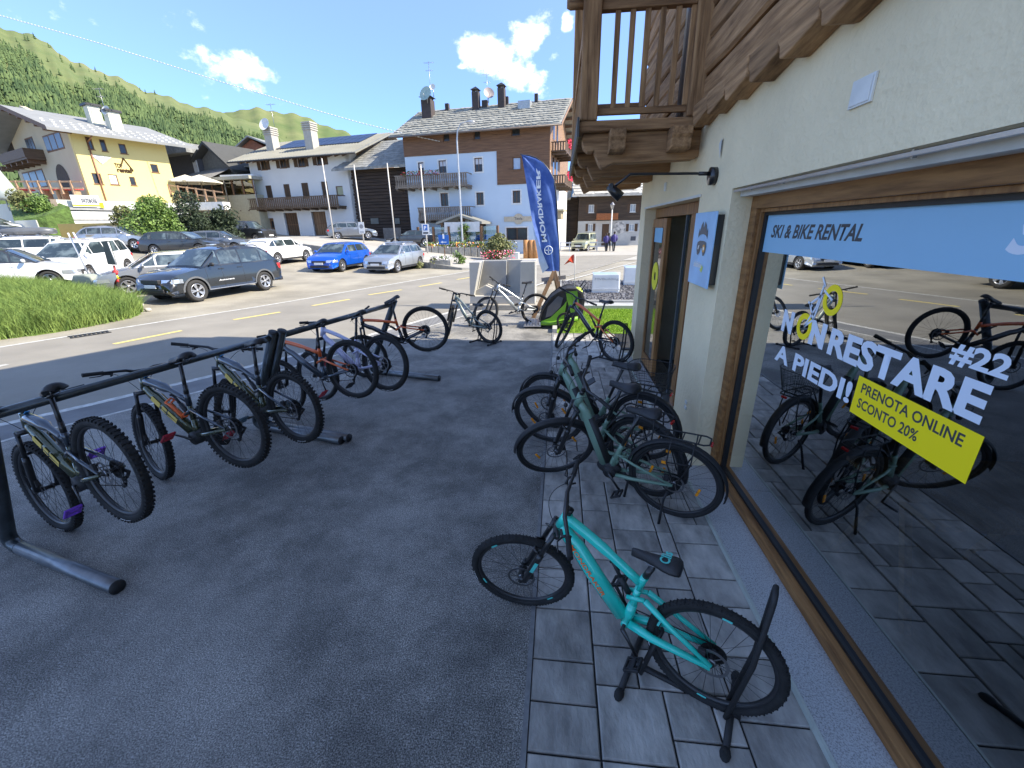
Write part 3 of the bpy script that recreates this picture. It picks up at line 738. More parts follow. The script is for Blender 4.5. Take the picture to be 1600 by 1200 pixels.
# base terrain
vs = []; fs = []
xs = [-400, -200, -120, -90]+[-75+1.5*i for i in range(78)]+[60, 100, 200, 400]; ys = [-60, -30, -15]+[-8+1.5*i for i in range(70)]+[110, 140, 200, 400]
for y_ in ys:
    for x_ in xs: vs.append((x_, y_, ter(x_, y_)-.02))
nx = len(xs)
for j in range(len(ys)-1):
    for i in range(nx-1): fs.append((j*nx+i, j*nx+i+1, (j+1)*nx+i+1, (j+1)*nx+i))
tag(MB().add(vs, fs, 0, True).build('ground', ground_m), kind='structure')
far_m = mat('valley_floor', (.12, .16, .05), .9, var=.3, scale=.02)
tag(MB().add([(-3000, -1500, -.6), (3000, -1500, -.6), (3000, 4000, -.6), (-3000, 4000, -.6)], [(0, 1, 2, 3)]).build('valley_floor', far_m), kind='structure')
# road: far edge line and near edge line
farE = [(-14.6, 1.0, 0), (-13.2, 4.5, 0)]+[G_(*p) for p in ((0, 543), (220, 508), (400, 480), (560, 453), (720, 426), (870, 399), (935, 386), (975, 380))]
nearE = [(-9.3, -1.0, 0), (-7.6, 2.3, 0)]+[G_(*p) for p in ((0, 665), (150, 631), (330, 588), (500, 546), (728, 481), (876, 434), (1000, 399), (1100, 378))]
road = polystrip('road', farE, nearE, .004, road_m); tag(road, kind='structure')
def marking(pts, w, m, name='road_marking', z=.009):
    a = lineoff(pts, w/2); b = lineoff(pts, -w/2); return polystrip(name, a, b, z, m, sub=4, parent=road)
marking(farE[1:], .12, line_w); marking(nearE, .13, line_w)
marking([Vector(p)+Vector((.62, -.30, 0)) for p in nearE[:7]], .06, line_w)
for a, b in (((178, 538), (284, 517)), ((365, 500), (438, 488)), ((488, 478), (546, 468)), ((576, 461), (628, 453)), ((655, 448), (690, 442)), ((714, 437), (745, 432))):
    marking([G_(*a), G_(*b)], .14, line_y)
marking([G_(-110, 596), G_(12, 570)], .14, line_w)
for a, b in (((872, 416), (898, 411)), ((902, 409), (922, 405)), ((931, 402), (953, 398)), ((962, 394), (975, 391))):
    marking([G_(*a), G_(*b)], .14, line_w)
marking([G_(876, 441), G_(1000, 408)], .12, line_w)
k = MB(); A = G_(930, 406)
# forecourt asphalt between road and pavers
foreL = lineoff(nearE[:8], .62)
foreR = [(-.11, -6, 0), (-.11, -2, 0), (-.11, 1, 0), (-.11, 3, 0), (-.11, 5, 0), (-.11, 7, 0), (-.05, 9.3, 0), (.2, 12, 0)]
foreL = [(-9.5, -6, 0), (-8.6, -1.0, 0)]+[tuple(Vector(p)) for p in (nearE[1]+Vector((.65, -.3, 0)) if isinstance(nearE[1], Vector) else Vector(nearE[1])+Vector((.65, -.3, 0)),)]+[Vector(nearE[i])+Vector((.62, -.3, 0)) for i in (2, 3, 4, 5, 6)]
fore = polystrip('forecourt', foreL, foreR, .006, fore_m, follow=False); tag(fore, kind='structure')
band = polystrip('kerb_strip', [Vector(p)+Vector((.05, -.02, 0)) for p in nearE[:7]], [Vector(p)+Vector((.60, -.29, 0)) for p in nearE[:7]], .008, mat('kerb_strip_asphalt', (.17, .17, .17), .85, var=.2, scale=2, bump=.4, bscale=120), follow=False); tag(band, kind='structure')
# pavement of slabs in front of the shop
pave_bed = mat('joint_bed', (.018, .018, .019), .95)
paver_m = mat('paver_stone', (.155, .148, .135), .75, col2=(.52, .495, .45), scale=7.5, stretch=(1.0, .45, 1.0), bump=.8, bscale=60, rnd=.24, detail=10, thr=(.28, .72), bdist=.005)
pb = MB(); pb.box(-.10, 1.22, -1.0, 9.26, -.05, .0); pb.box(1.22, 1.7, 8.0, 9.26, -.05, .0); pv = pb.build('pavement', pave_bed); tag(pv, kind='structure')
k = MB(); k.box(-.125, -.10, -1, 9.26, -.04, .016); tag(k.build('pavement_edging', mat('edging_concrete', (.20, .20, .20), .8, var=.2, scale=30)), kind='structure')
CELL = .11; ncx = 12; ncy = 93
occ = [[False]*ncx for _ in range(ncy)]; _pm = {}
rp = random.Random(3)
for j in range(ncy):
    for i in range(ncx):
        if occ[j][i]: continue
        opts = [(3, 2), (2, 3), (4, 3), (3, 3), (3, 3), (2, 2), (3, 2), (2, 2)]; rp.shuffle(opts)
        for (w, h) in opts+[(2, 1), (1, 2), (1, 1)]:
            if i+w > ncx or j+h > ncy: continue
            if ncx-(i+w) == 1 and w < 3 and rp.random() < .8: continue
            if any(occ[j+b][i+a] for a in range(w) for b in range(h)): continue
            break
        for a in range(w):
            for b in range(h): occ[j+b][i+a] = True
        key = (w, h)
        if key not in _pm:
            bm_ = bmesh.new(); g_ = .0045
            X, Y_ = w*CELL-g_*2, h*CELL-g_*2
            bmesh.ops.create_cube(bm_, size=1.0)
            for v in bm_.verts: v.co = Vector((v.co.x*X, v.co.y*Y_, v.co.z*.05))
            top = [e for e in bm_.edges if all(v.co.z > 0 for v in e.verts)]
            bmesh.ops.bevel(bm_, geom=top, offset=.006, segments=1, affect='EDGES')
            me = bpy.data.meshes.new('paver'); bm_.to_mesh(me); bm_.free(); me.materials.append(paver_m); _pm[key] = me
        inst('paver', _pm[key], pv, (-.10+(i+w/2)*CELL, -1.0+(j+h/2)*CELL, -.012+rp.uniform(-.0015, .0015)), (rp.uniform(-.003, .003), rp.uniform(-.003, .003), rp.uniform(-.006, .006)))
# lawn, gravel bed and pale kerbs at the corner
lawn_m = mat('grass_lawn', (.20, .34, .02), .8, col2=(.26, .40, .03), scale=3, rnd=0)
soil_m = mat('soil', (.10, .15, .02), .95, var=.3)
def grass(name, poly_fn, n, h0, h1, m, label, zf=lambda x, y: 0, w=.006, lean=.5, seed=1, cat='grass', soilm=None):
    rg = np.random.RandomState(seed); P = []
    while len(P) < n:
        p = poly_fn(rg)
        if p is not None: P.append(p)
    P = np.array(P); n = len(P)
    z = np.array([zf(a, b) for a, b in P]); h = rg.uniform(h0, h1, n); a = rg.uniform(0, 2*pi, n); ln = rg.uniform(0, lean, n); b = rg.uniform(0, 2*pi, n)
    dx = np.cos(a)*w; dy = np.sin(a)*w; lx = np.cos(b)*ln*h; ly = np.sin(b)*ln*h
    v = np.zeros((n, 5, 3))
    v[:, 0] = np.c_[P[:, 0]-dx, P[:, 1]-dy, z]; v[:, 1] = np.c_[P[:, 0]+dx, P[:, 1]+dy, z]
    v[:, 2] = np.c_[P[:, 0]+dx*.8+lx*.35, P[:, 1]+dy*.8+ly*.35, z+h*.6]; v[:, 3] = np.c_[P[:, 0]-dx*.8+lx*.35, P[:, 1]-dy*.8+ly*.35, z+h*.6]
    v[:, 4] = np.c_[P[:, 0]+lx, P[:, 1]+ly, z+h]
    idx = np.arange(n)*5; f4 = np.c_[idx, idx+1, idx+2, idx+3]; f3 = np.c_[idx+3, idx+2, idx+4]
    me = bpy.data.meshes.new(name); me.from_pydata(v.reshape(-1, 3).tolist(), [], f4.tolist()+f3.tolist()); me.materials.append(m)
    o = bpy.data.objects.new(name, me); scene.collection.objects.link(o); tag(o, label, cat, kind='stuff'); return o
LX0, LX1, LY0, LY1 = .02, 4.2, 9.3, 12.2
k = MB(); k.box(-.02, 4.3, 9.27, 12.24, -.03, .012); tag(k.build('lawn_soil', mat('lawn_soil_green', (.15, .26, .02), .9, var=.3, scale=20)), kind='structure')
def lawnpt(rg):
    x, y = rg.uniform(LX0, 3.0), rg.uniform(LY0, LY1); return (x, y)
grass('lawn_grass', lawnpt, 26000, .02, .05, lawn_m, 'short bright green lawn beside the slab pavement at the shop corner', w=.004, seed=4, zf=lambda x, y: .012)
kerb_m = mat('kerb_granite', (.42, .42, .40), .7, var=.15, scale=60)
k = MB(); k.box(-.12, -.02, 9.27, 12.4, -.03, .10); k.box(-.12, 5, 12.24, 12.34, -.03, .11); tag(k.build('kerb', kerb_m), kind='structure')
k = MB(); k.box(-.02, 5, 12.34, 13.3, -.03, .02); tag(k.build('path', mat('path_concrete', (.34, .35, .36), .8, var=.12, scale=3)), kind='structure')
k = MB(); k.box(-.10, 5, 13.3, 13.4, -.03, .09); k.box(.0, .1, 13.4, 19.5, -.03, .09); tag(k.build('kerb', kerb_m), kind='structure')
# gravel bed of dark stones
gravel_m = mat('gravel_stone', (.07, .07, .08), .8, var=.5, scale=8, rnd=0, col2=(.26, .26, .27), thr=(.45, .75))
rg = random.Random(8); gb = MB()
for i in range(2600):
    x, y = rg.uniform(.12, 4.2), rg.uniform(13.42, 19); r_ = rg.uniform(.02, .055)
    T = Matrix.Translation((x, y, .02+r_*.3)) @ Euler((rg.uniform(0, 3), rg.uniform(0, 3), rg.uniform(0, 3))).to_matrix().to_4x4() @ Matrix.Diagonal((r_, r_*.7, r_*.6, 1))
    gb.add([(1, 0, 0), (-1, 0, 0), (0, 1, 0), (0, -1, 0), (0, 0, 1), (0, 0, -1)], [(0, 2, 4), (2, 1, 4), (1, 3, 4), (3, 0, 4), (2, 0, 5), (1, 2, 5), (3, 1, 5), (0, 3, 5)], T=T)
gb.box(.1, 4.3, 13.4, 19.2, -.02, .02)
tag(gb.build('gravel', gravel_m, fix=False), 'dark grey gravel stones around the white blocks by the road', 'gravel', kind='stuff')
# tall roadside grass on the left
GP = [hit(*p) for p in ((-60, 540), (0, 531), (100, 517), (150, 508), (205, 497), (224, 487), (218, 478), (180, 470), (130, 462), (60, 452), (0, 436), (-80, 430))]
def inpoly(x, y, P):
    c = False; j = len(P)-1
    for i in range(len(P)):
        if ((P[i].y > y) != (P[j].y > y)) and (x < (P[j].x-P[i].x)*(y-P[i].y)/(P[j].y-P[i].y+1e-9)+P[i].x): c = not c
        j = i
    return c
gx0 = min(p.x for p in GP); gx1 = max(p.x for p in GP); gy0 = min(p.y for p in GP); gy1 = max(p.y for p in GP)
def mound(x, y):
    d = 9
    for i in range(len(GP)):
        a, b = GP[i].to_2d(), GP[(i+1) % len(GP)].to_2d(); ab = b-a; p = Vector((x, y)); t = max(0, min(1, (p-a).dot(ab)/(ab.length_squared+1e-9))); d = min(d, (p-(a+ab*t)).length)
    return ter(x, y)-.02+min(d, 1.6)*.20
def gpt(rg):
    x, y = rg.uniform(gx0, gx1), rg.uniform(gy0, gy1)
    return (x, y) if inpoly(x, y, GP) else None
grass_m = mat('grass_tall', (.075, .14, .022), .75, col2=(.20, .28, .06), scale=2.2, thr=(.35, .65))
grass('tall_grass', gpt, 60000, .10, .60, grass_m, 'unmown tall green grass on the bank beside the road, left', zf=mound, w=.007, lean=1.1, seed=5)
vs = []; fs = []; N_ = 26
for j in range(N_+1):
    for i in range(N_+1):
        x, y = gx0+(gx1-gx0)*i/N_, gy0+(gy1-gy0)*j/N_
        vs.append((x, y, mound(x, y) if inpoly(x, y, GP) else ter(x, y)-.06))
for j in range(N_):
    for i in range(N_): fs.append((j*(N_+1)+i, j*(N_+1)+i+1, (j+1)*(N_+1)+i+1, (j+1)*(N_+1)+i))
tag(MB().add(vs, fs, 0, True).build('grass_bank', soil_m), kind='structure')
rk = mat('roadside_rock', (.38, .36, .31), .85, var=.25, scale=6, bump=.6, bscale=12)
def rock(p, r_, lab, grp='rocks at the tip of the grass bank', seed=0, m=rk):
    q = random.Random(seed); b = MB(); b.sphere((0, 0, 0), r_, 10, 7, sc=(1.2, .9, .7)); 
    b.v = [tuple(Vector(v)*(1+.25*math.sin(v[0]*31+seed)*math.cos(v[1]*27+v[2]*23+seed*2))) for v in b.v]
    o = b.build('rock', m); o.location = (p.x, p.y, ter(p.x, p.y)+r_*.35); tag(o, lab, 'rock', grp); return o
rock(hit(213, 481), .20, 'biggest pale boulder at the tip of the tall grass', seed=1)
rock(hit(203, 474), .15, 'middle sized pale boulder just behind the biggest one at the grass tip', seed=2)
rock(hit(232, 486), .09, 'small flat pale rock lying on the gravel right of the grass tip', seed=3)
rock(hit(193, 470), .12, 'pale rock against the foot of the red marker post', seed=5)
# drain grate in the road edge
k = MB(); A = G_(110, 528); B = G_(170, 519); d_ = (B-A).normalized(); n_ = Vector((-d_.y, d_.x, 0))
gt = thing('drain_grate', 'dark slotted drain grate set in the road edge beside the tall grass', 'drain grate', (A+B)/2)
k.bar(-d_*.36-n_*.14, d_*.36-n_*.14, .03, .02); k.bar(-d_*.36+n_*.14, d_*.36+n_*.14, .03, .02)
k.build('frame', blackm, gt); 
for i in range(9): MB().bar(d_*(-.32+.08*i)-n_*.13, d_*(-.32+.08*i)+n_*.13, .03, .02).build('slat', blackm, gt)
gt.location.z = .015
# raised street behind the car park with its retaining wall
def up_z(x, y): return max(0.0, min(1.75, (-5.5-x)*.112))+max(0, y-36)*.012
WA = hit(300, 392); WB = hit(440, 399); WC = hit(580, 411); WD = G_(722, 421)
stone_w = mat('retaining_stone', (.26, .25, .22), .85, var=.3, scale=1.6, bump=.8, bscale=4, bdist=.05)
conc_lt = mat('street_concrete', (.36, .34, .30), .85, var=.12, scale=.8)
edge = [WA, WB, WC, WD, Vector((4.0, 31.0, 0)), Vector((14.0, 36, 0))]
vs = []; fs = []; nb = 18; cols = []
ee = []
for i in range(len(edge)-1):
    for k_ in range(8): ee.append(edge[i].lerp(edge[i+1], k_/8))
ee.append(edge[-1])
for p in ee:
    for j in range(nb+1):
        y = p.y+(95-p.y)*(j/nb)**1.6; x = p.x+(p.x-0)*(y-p.y)/p.y*.9
        vs.append((x, y, max(up_z(x, y), 0)+.006))
for i in range(len(ee)-1):
    for j in range(nb): a = i*(nb+1)+j; fs.append((a, a+1, a+nb+2, a+nb+1))
tag(MB().add(vs, fs, 0, True).build('upper_street', conc_lt), kind='structure')
rw = MB(); vs = []; fs = []
for i, p in enumerate(ee[:26]):
    zt = up_z(p.x, p.y)
    vs += [(p.x, p.y-.02, ter(p.x, p.y)-.3), (p.x, p.y-.02, zt+.05), (p.x, p.y+.35, zt+.05), (p.x, p.y+.35, zt-.3)]
for i in range(25):
    for j in range(3): fs.append((i*4+j, i*4+j+1, (i+1)*4+j+1, (i+1)*4+j))
rwo = MB().add(vs, fs).build('retaining_wall', stone_w); tag(rwo, 'low grey stone retaining wall behind the blue and silver parked cars', 'wall')
# second carriageway surface in the distance
dist = polystrip('far_road', [farE[-3], farE[-2], farE[-1], Vector((18, 75, 0))], [nearE[-3], nearE[-2], nearE[-1], Vector((26, 70, 0))], .02, road_m); tag(dist, kind='structure')
# ================================================================== SHOP on the right
plaster = mat('plaster_cream', (.80, .675, .44), .9, var=.07, scale=1.4, bump=.7, bscale=28, bdist=.012)
frame_w = wood('window_oak', (.16, .070, .022), (.40, .20, .07), 'y', rough=.5, bump=.3)
frame_v = wood('door_oak', (.16, .070, .022), (.38, .19, .068), 'z', rough=.5, bump=.3)
old_y = wood('old_timber_y', (.15, .078, .036), (.48, .28, .135), 'y', rough=.8, bump=.9, sc=.9)
old_x = wood('old_timber_x', (.14, .072, .034), (.43, .25, .12), 'x', rough=.8, bump=.9)
old_z = wood('old_timber_z', (.15, .078, .036), (.47, .275, .13), 'z', rough=.8, bump=.9)
def granite():
    m, nt = newmat('granite_pale'); L = nt.links
    p = nd(nt, 'ShaderNodeBsdfPrincipled', i_Roughness=.55); o = nd(nt, 'ShaderNodeOutputMaterial'); L.new(p.outputs[0], o.inputs[0])
    t = nd(nt, 'ShaderNodeTexCoord'); n = nd(nt, 'ShaderNodeTexNoise', i_Scale=130.0, i_Detail=4.0, i_Roughness=.7); L.new(t.outputs['Object'], n.inputs[0])
    r = nd(nt, 'ShaderNodeValToRGB'); e = r.color_ramp.elements; e[0].position = .36; e[0].color = (.20, .20, .20, 1); e[1].position = .56; e[1].color = (.46, .47, .47, 1)
    L.new(n.outputs['Fac'], r.inputs[0]); L.new(r.outputs[0], p.inputs['Base Color']); return m
granite_m = granite()
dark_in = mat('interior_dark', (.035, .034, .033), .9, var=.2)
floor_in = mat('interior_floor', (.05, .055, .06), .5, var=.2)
rubdark = mat('gasket_black', (.012, .012, .012), .5)
glass_shop = glassy('shop_glass', (.55, .62, .60), boost=5.2, ior=1.5, floor=.0)
def wallgrid(mb, plane, d0, d1, u0, u1, z0, z1, holes, m=0):
    us = sorted({u0, u1} | {min(max(h[i], u0), u1) for h in holes for i in (0, 1)}); zs = sorted({z0, z1} | {min(max(h[i], z0), z1) for h in holes for i in (2, 3)})
    def inh(a, b): return any(h[0] < a < h[1] and h[2] < b < h[3] for h in holes)
    n = len(us)-1; q = len(zs)-1
    solid = [[not inh((us[i]+us[i+1])/2, (zs[j]+zs[j+1])/2) for j in range(q)] for i in range(n)]
    def P(u, z, d): return (u, d, z) if plane == 'xz' else (d, u, z)
    def S(i, j): return 0 <= i < n and 0 <= j < q and solid[i][j]
    for i in range(n):
        for j in range(q):
            if not solid[i][j]: continue
            a, b, c, e = us[i], us[i+1], zs[j], zs[j+1]
            mb.quad(P(a, c, d0), P(b, c, d0), P(b, e, d0), P(a, e, d0), m); mb.quad(P(a, c, d1), P(b, c, d1), P(b, e, d1), P(a, e, d1), m)
            if not S(i-1, j): mb.quad(P(a, c, d0), P(a, e, d0), P(a, e, d1), P(a, c, d1), m)
            if not S(i+1, j): mb.quad(P(b, c, d0), P(b, e, d0), P(b, e, d1), P(b, c, d1), m)
            if not S(i, j-1): mb.quad(P(a, c, d0), P(b, c, d0), P(b, c, d1), P(a, c, d1), m)
            if not S(i, j+1): mb.quad(P(a, e, d0), P(b, e, d0), P(b, e, d1), P(a, e, d1), m)
shop = thing('shop_building', 'cream plastered shop with wood framed display window and old timber balcony above', 'building')
w = MB(); wallgrid(w, 'yz', 1.30, 1.62, -4.0, 7.6, -.05, 3.12, [(-1.6, 3.69, -.05, 2.46), (4.49, 7.19, -.05, 2.45)])
w.box(1.62, 9.0, 7.28, 7.6, -.05, 3.12); w.box(1.62, 9.0, -4.0, -3.7, -.05, 3.12)
w.build('wall', plaster, shop, weld=True)
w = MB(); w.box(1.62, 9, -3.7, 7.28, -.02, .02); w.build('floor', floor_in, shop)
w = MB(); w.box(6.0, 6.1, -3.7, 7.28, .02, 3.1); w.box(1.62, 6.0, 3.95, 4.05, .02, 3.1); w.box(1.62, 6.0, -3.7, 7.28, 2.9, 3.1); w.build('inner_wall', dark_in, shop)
# upper storeys, roof (cast the shadow over the forecourt)
w = MB(); w.box(1.36, 9.0, -4.6, 7.75, 3.12, 7.0); w.build('upper_wall', old_y, shop)
w = MB(); s_ = .36; w.prism([(8.15, 7.38), (2.0, 7.38+6.15*.42), (-4.6, 7.1), (-4.6, 6.85), (2.0, 7.12+6.15*.42), (8.15, 7.12)], -.15, 9.6, 'yz'); w.build('roof', mat('shop_roof', (.12, .12, .12), .8), shop)
w = MB(); w.prism([(7.75, 7.0), (2.0, 9.4), (-4.6, 6.8)], 1.4, 9, 'yz'); w.build('gable', old_y, shop)
# granite threshold
g1 = MB(); 
for (a, b) in ((-2.0, .55), (.556, 3.30), (3.306, 4.9), (4.906, 7.6)): g1.box(1.215, 1.62, a, b, -.05, .045)
gs = g1.build('granite_step', granite_m, shop, bevel=.004)
k = MB(); k.box(1.20, 1.214, -2, 7.6, -.05, .047); k.build('step_edge', mat('step_edge_lit', (.42, .45, .40), .6), shop)  # paler strip paints the light caught along the step's edge
# display window
wd = MB(); FX0, FX1 = 1.455, 1.56
YF = 3.69
wd.box(FX0, FX1, YF-.10, YF, .05, 2.415)           # far jamb
wd.box(FX0, FX1, -1.6, YF-.10, 2.30+.01, 2.415)    # head
wd.box(FX0+.002, FX1, -1.6, YF-.10, .046, .115)        # sill piece
win = wd.build('display_window', frame_w, shop, bevel=.006)
k = MB(); k.box(FX0+.03, FX1, YF-.125, YF-.10, .115, 2.31); k.box(FX0+.03, FX1, -1.6, YF-.125, 2.285, 2.31); k.build('sash', frame_v, win, bevel=.003)
k = MB(); k.box(FX0+.055, FX1+.03, YF-.155, YF-.125, .115, 2.285); k.box(FX0+.055, FX1+.03, -1.6, YF-.155, 2.262, 2.285); k.box(FX0+.055, FX1+.03, -1.6, YF-.125, .115, .135); k.build('gasket', rubdark, win)
GX = 1.53
k = MB(); k.quad((GX, -1.6, .13), (GX, -1.6, 2.27), (GX, YF-.15, 2.27), (GX, YF-.15, .13)); k.build('pane', glass_shop, win, fix=False)
k = MB(); k.box(1.302, 1.325, -1.6, 3.66, 2.432, 2.447); 
for yy in (3.4, 2.95, 1.95, .9): k.box(1.318, 1.334, yy-.006, yy+.006, 2.425, 2.456)
k.build('blind_rail', alu, shop)
k = MB(); k.box(1.36, 1.455, -1.6, 3.68, 2.40, 2.458); k.build('blind_box', mat('blind_cream', (.55, .53, .47), .6), shop)
k = MB(); k.box(1.300-.012, 1.300, 4.44, 7.22, 2.45, 2.475); k.build('door_drip_edge', mat('drip_cream', (.62, .60, .54), .6), shop)
# entrance
dr_ = MB(); dr_.box(1.46, 1.56, 4.49, 7.19, 2.32, 2.445); dr_.box(1.46, 1.56, 7.06, 7.19, .047, 2.32); dr_.box(1.462, 1.58, 5.10, 5.28, .047, 2.32); dr_.box(1.46, 1.56, 4.49, 4.60, .047, 2.32)
dre = dr_.build('entrance', frame_v, shop, bevel=.006)
k = MB(); k.box(1.50, 1.57, 4.60, 5.10, .05, 2.32); k.build('side_panel', frame_v, dre)
dl = MB(); dl.box(1.40, 1.46, 6.16, 6.30, .09, 2.30); dl.box(1.41, 1.45, 6.98, 7.06, .09, 2.30); dl.box(1.41, 1.45, 6.30, 6.98, 2.18, 2.30); dl.box(1.41, 1.45, 6.30, 6.98, .09, .25)
leaf = dl.build('sliding_door', frame_v, shop, bevel=.005)
k = MB(); k.box(1.43, 1.434, 6.30, 6.98, .25, 2.18); k.build('pane', mat('door_glass', (.02, .022, .022), .06, spec=.8), leaf)
k = MB(); k.box(1.375, 1.40, 6.33, 6.36, 1.0, 1.0); 
k = MB(); k.box(1.47, 1.50, 5.48, 5.51, .05, 2.32); k.build('inner_jamb', mat('jamb_greyblue', (.06, .08, .09), .5), dre)
k = MB(); k.box(1.424, 1.428, 6.45, 6.95, 1.98, 2.25); k.build('door_poster', mat('poster_blue', (.22, .50, .72), .5), leaf)
k = MB(); k.lathe((1.426, 6.68, 1.5), (1, 0, 0), [(.06, -.002), (.20, -.002), (.20, .001), (.06, .001)], 32, closed=True, smooth=False); k.build('round_sticker', mat('sticker_yellow', (.80, .72, .02), .5), leaf)
k = MB(); k.box(1.40, 1.75, 4.5, 7.18, .046, .062); k.build('door_track', alu, dre)
# balcony
corb = [(1.33, 3.048), (.20, 3.048), (.195, 2.99), (.21, 2.93), (.25, 2.895), (.30, 2.89), (.315, 2.905), (.33, 2.86), (.36, 2.80), (.385, 2.755), (.41, 2.745), (.47, 2.775), (.50, 2.79), (.62, 2.785), (1.26, 2.80), (1.33, 2.83)]
for i, (yy, dz, sc_) in enumerate(((4.70, 0, 1), (5.82, 0, 1), (6.85, 0, 1), (7.95, 0, 1))):
    k = MB(); k.prism([(a, b) for a, b in corb], yy, yy+.17, 'xz'); k.build('corbel', old_x, shop, bevel=.012)
bal = MB(); bal.box(.16, 1.33, 4.62, 4.78, 3.05, 3.14); bal.box(.16, .30, 4.78, 8.15, 3.05, 3.14); bal.box(.16, 1.33, 8.15, 8.28, 3.05, 3.14)
balc = bal.build('balcony', old_x, shop, bevel=.01)
k = MB()
for i in range(8): MB().box(.30+i*.13, .30+i*.13+.122, 4.78, 8.15, 3.075+.002*(i % 2), 3.12).build('floor_board', old_y, balc)
for (a, b) in ((.44, .585), (.99, 1.17)):
    q = MB(); q.prism([(4.48, 3.046), (4.48, 2.98), (4.50, 2.95), (4.505, 2.88), (4.53, 2.86), (4.70, 2.855), (4.70, 3.046)], a, b, 'yz'); q.build('joist_end', old_y, balc, bevel=.008)
# posts
for nm, (x0, x1, y0, y1, z0, z1) in (('p', (.165, .325, 4.60, 4.76, 3.14, 6.9)), ('p', (1.13, 1.27, 4.60, 4.76, 3.14, 6.9)), ('p', (.165, .30, 8.13, 8.27, 3.14, 6.9))):
    q = MB(); q.box(x0, x1, y0, y1, z0, z1); q.build('post', old_z, balc, bevel=.014)
q = MB(); q.box(.325, 1.13, 4.66, 4.71, 3.19, 3.243); q.build('bottom_rail', old_x, balc, bevel=.006)
q = MB(); q.box(.325, 1.13, 4.64, 4.73, 3.98, 4.09); q.build('top_rail', old_x, balc, bevel=.008)
q = MB(); q.tube([(.02, 4.68, 4.05), (.05, 4.68, 4.05), (.165, 4.68, 4.055)], [.03, .045, .05], 12); q.build('rail_end', old_x, balc)
for i in range(6):
    x = .447+i*.129; q = MB(); q.box(x, x+.046, 4.662, 4.706, 3.243, 3.98); q.build('baluster', old_z, balc, bevel=.004)
q = MB(); q.box(.20, .25, 4.76, 8.13, 3.19, 3.24); q.build('bottom_rail', old_y, balc, bevel=.006)
q = MB(); q.box(.185, .265, 4.76, 8.13, 3.98, 4.09); q.build('top_rail', old_y, balc, bevel=.006)
for i in range(16):
    y = 4.98+i*.2; q = MB(); q.box(.203, .247, y, y+.046, 3.24, 3.98); q.build('baluster', old_z, balc, bevel=.004)
q = MB(); q.box(.30, 1.33, 8.17, 8.23, 3.98, 4.09); q.build('top_rail', old_x, balc, bevel=.006)
q = MB(); q.box(.30, 1.33, 8.17, 8.23, 3.36, 3.44); q.build('bottom_rail', old_x, balc, bevel=.006)
for i in range(7): x = .40+i*.13; q = MB(); q.box(x, x+.04, 8.18, 8.22, 3.16, 3.36); q.build('baluster', old_z, balc)
q = MB(); q.box(.14, .158, 4.55, 8.3, 3.0, 3.16); q.build('drip_flashing', mat('flashing_dark', (.06, .06, .055), .5), balc)
# log wall: every log a piece
rl = random.Random(5)
z = 3.21
for i in range(16):
    h = rl.uniform(.20, .26); y1 = 7.7+rl.choice([.05, .35, .4, .12, .3]); x0 = 1.245+rl.uniform(-.012, .012)
    q = MB(); n = 16; vs = []; fs = []
    pro = [(1.36, 0.006), (x0+.02, .006), (x0, .03), (x0-.004, h*.5), (x0, h-.03), (x0+.02, h-.006), (1.36, h-.006)]
    for j in range(n+1):
        y = -4.5+(y1+4.5)*j/n; wz = .006*sin(y*2.1+i*1.7); wx = .006*sin(y*3.3+i)
        for (a, b) in pro: vs.append((a+(wx if a < 1.3 else 0), y, z+b+wz))
    m_ = len(pro)
    for j in range(n):
        for c in range(m_): fs.append((j*m_+c, j*m_+(c+1) % m_, (j+1)*m_+(c+1) % m_, (j+1)*m_+c))
    fs.append(tuple(range(m_))); fs.append(tuple(n*m_+c for c in range(m_)))
    q.add(vs, fs); q.build('log', old_y, shop)
    if y1 > 7.9:
        q = MB(); q.box(x0-.01, 1.50, 7.76, y1, z+.01, z+h-.01); q.build('log_end', old_x, shop, bevel=.02)
    z += h
# carved beam ends under the log wall
for i in range(9):
    y = 4.55-i*.40
    q = MB(); q.prism([(y, 3.205), (y+.005, 3.13), (y-.03, 3.10), (y-.05, 3.04), (y-.10, 3.03), (y-.40, 3.085), (y-.40, 3.205)], 1.165-.004*(i % 3), 1.30, 'yz'); q.build('carved_beam', old_y, shop, bevel=.008)
k = MB(); k.box(1.302, 1.36, -4, 4.6, 3.10, 3.215); k.build('wall_plate', old_y, shop)
# downpipe behind the balcony balusters
k = MB(); k.tube([(1.16, 5.02, 3.2), (1.16, 5.02, 6)], .035, 12); k.build('downpipe', mat('zinc', (.34, .34, .36), .35, metal=.8), shop)
# ---- things fixed to the shop
def facing_wall(x, y, z): return Matrix(((0, 0, -1, x), (-1, 0, 0, y), (0, 1, 0, z), (0, 0, 0, 1)))
EX, EY = (0, -1, 0), (0, 0, 1)
blue_b = mat('banner_blue', (.29, .52, .70), .55, var=.02); dkgrey = mat('print_grey', (.045, .05, .06), .5, var=.02); palew = mat('vinyl_white', (.70, .76, .84), .5, var=.02)
yel = mat('vinyl_yellow', (1.0, .78, .005), .5, var=.02)
bn = thing('window_banner', 'pale blue banner strip across the top of the shop window, grey lettering', 'banner', (GX-.004, 2.5, 2.15))
def W2(root): # world to child offset
    return -Vector(root.location)
def atp(o, root):
    if o.data: o.data.transform(Matrix.Translation(W2(root)))
    return o
k = MB(); k.box(GX-.0012, GX-.0006, -1.55, 3.555, 2.006, 2.313); atp(k.build('sheet', blue_b, bn), bn)
atp(text_fit('lettering', 'SKI & BIKE RENTAL', dkgrey, bn, (GX-.0012, 3.44, 2.108), EX, EY, .995, .088, .03, .0005, shear=.25), bn)
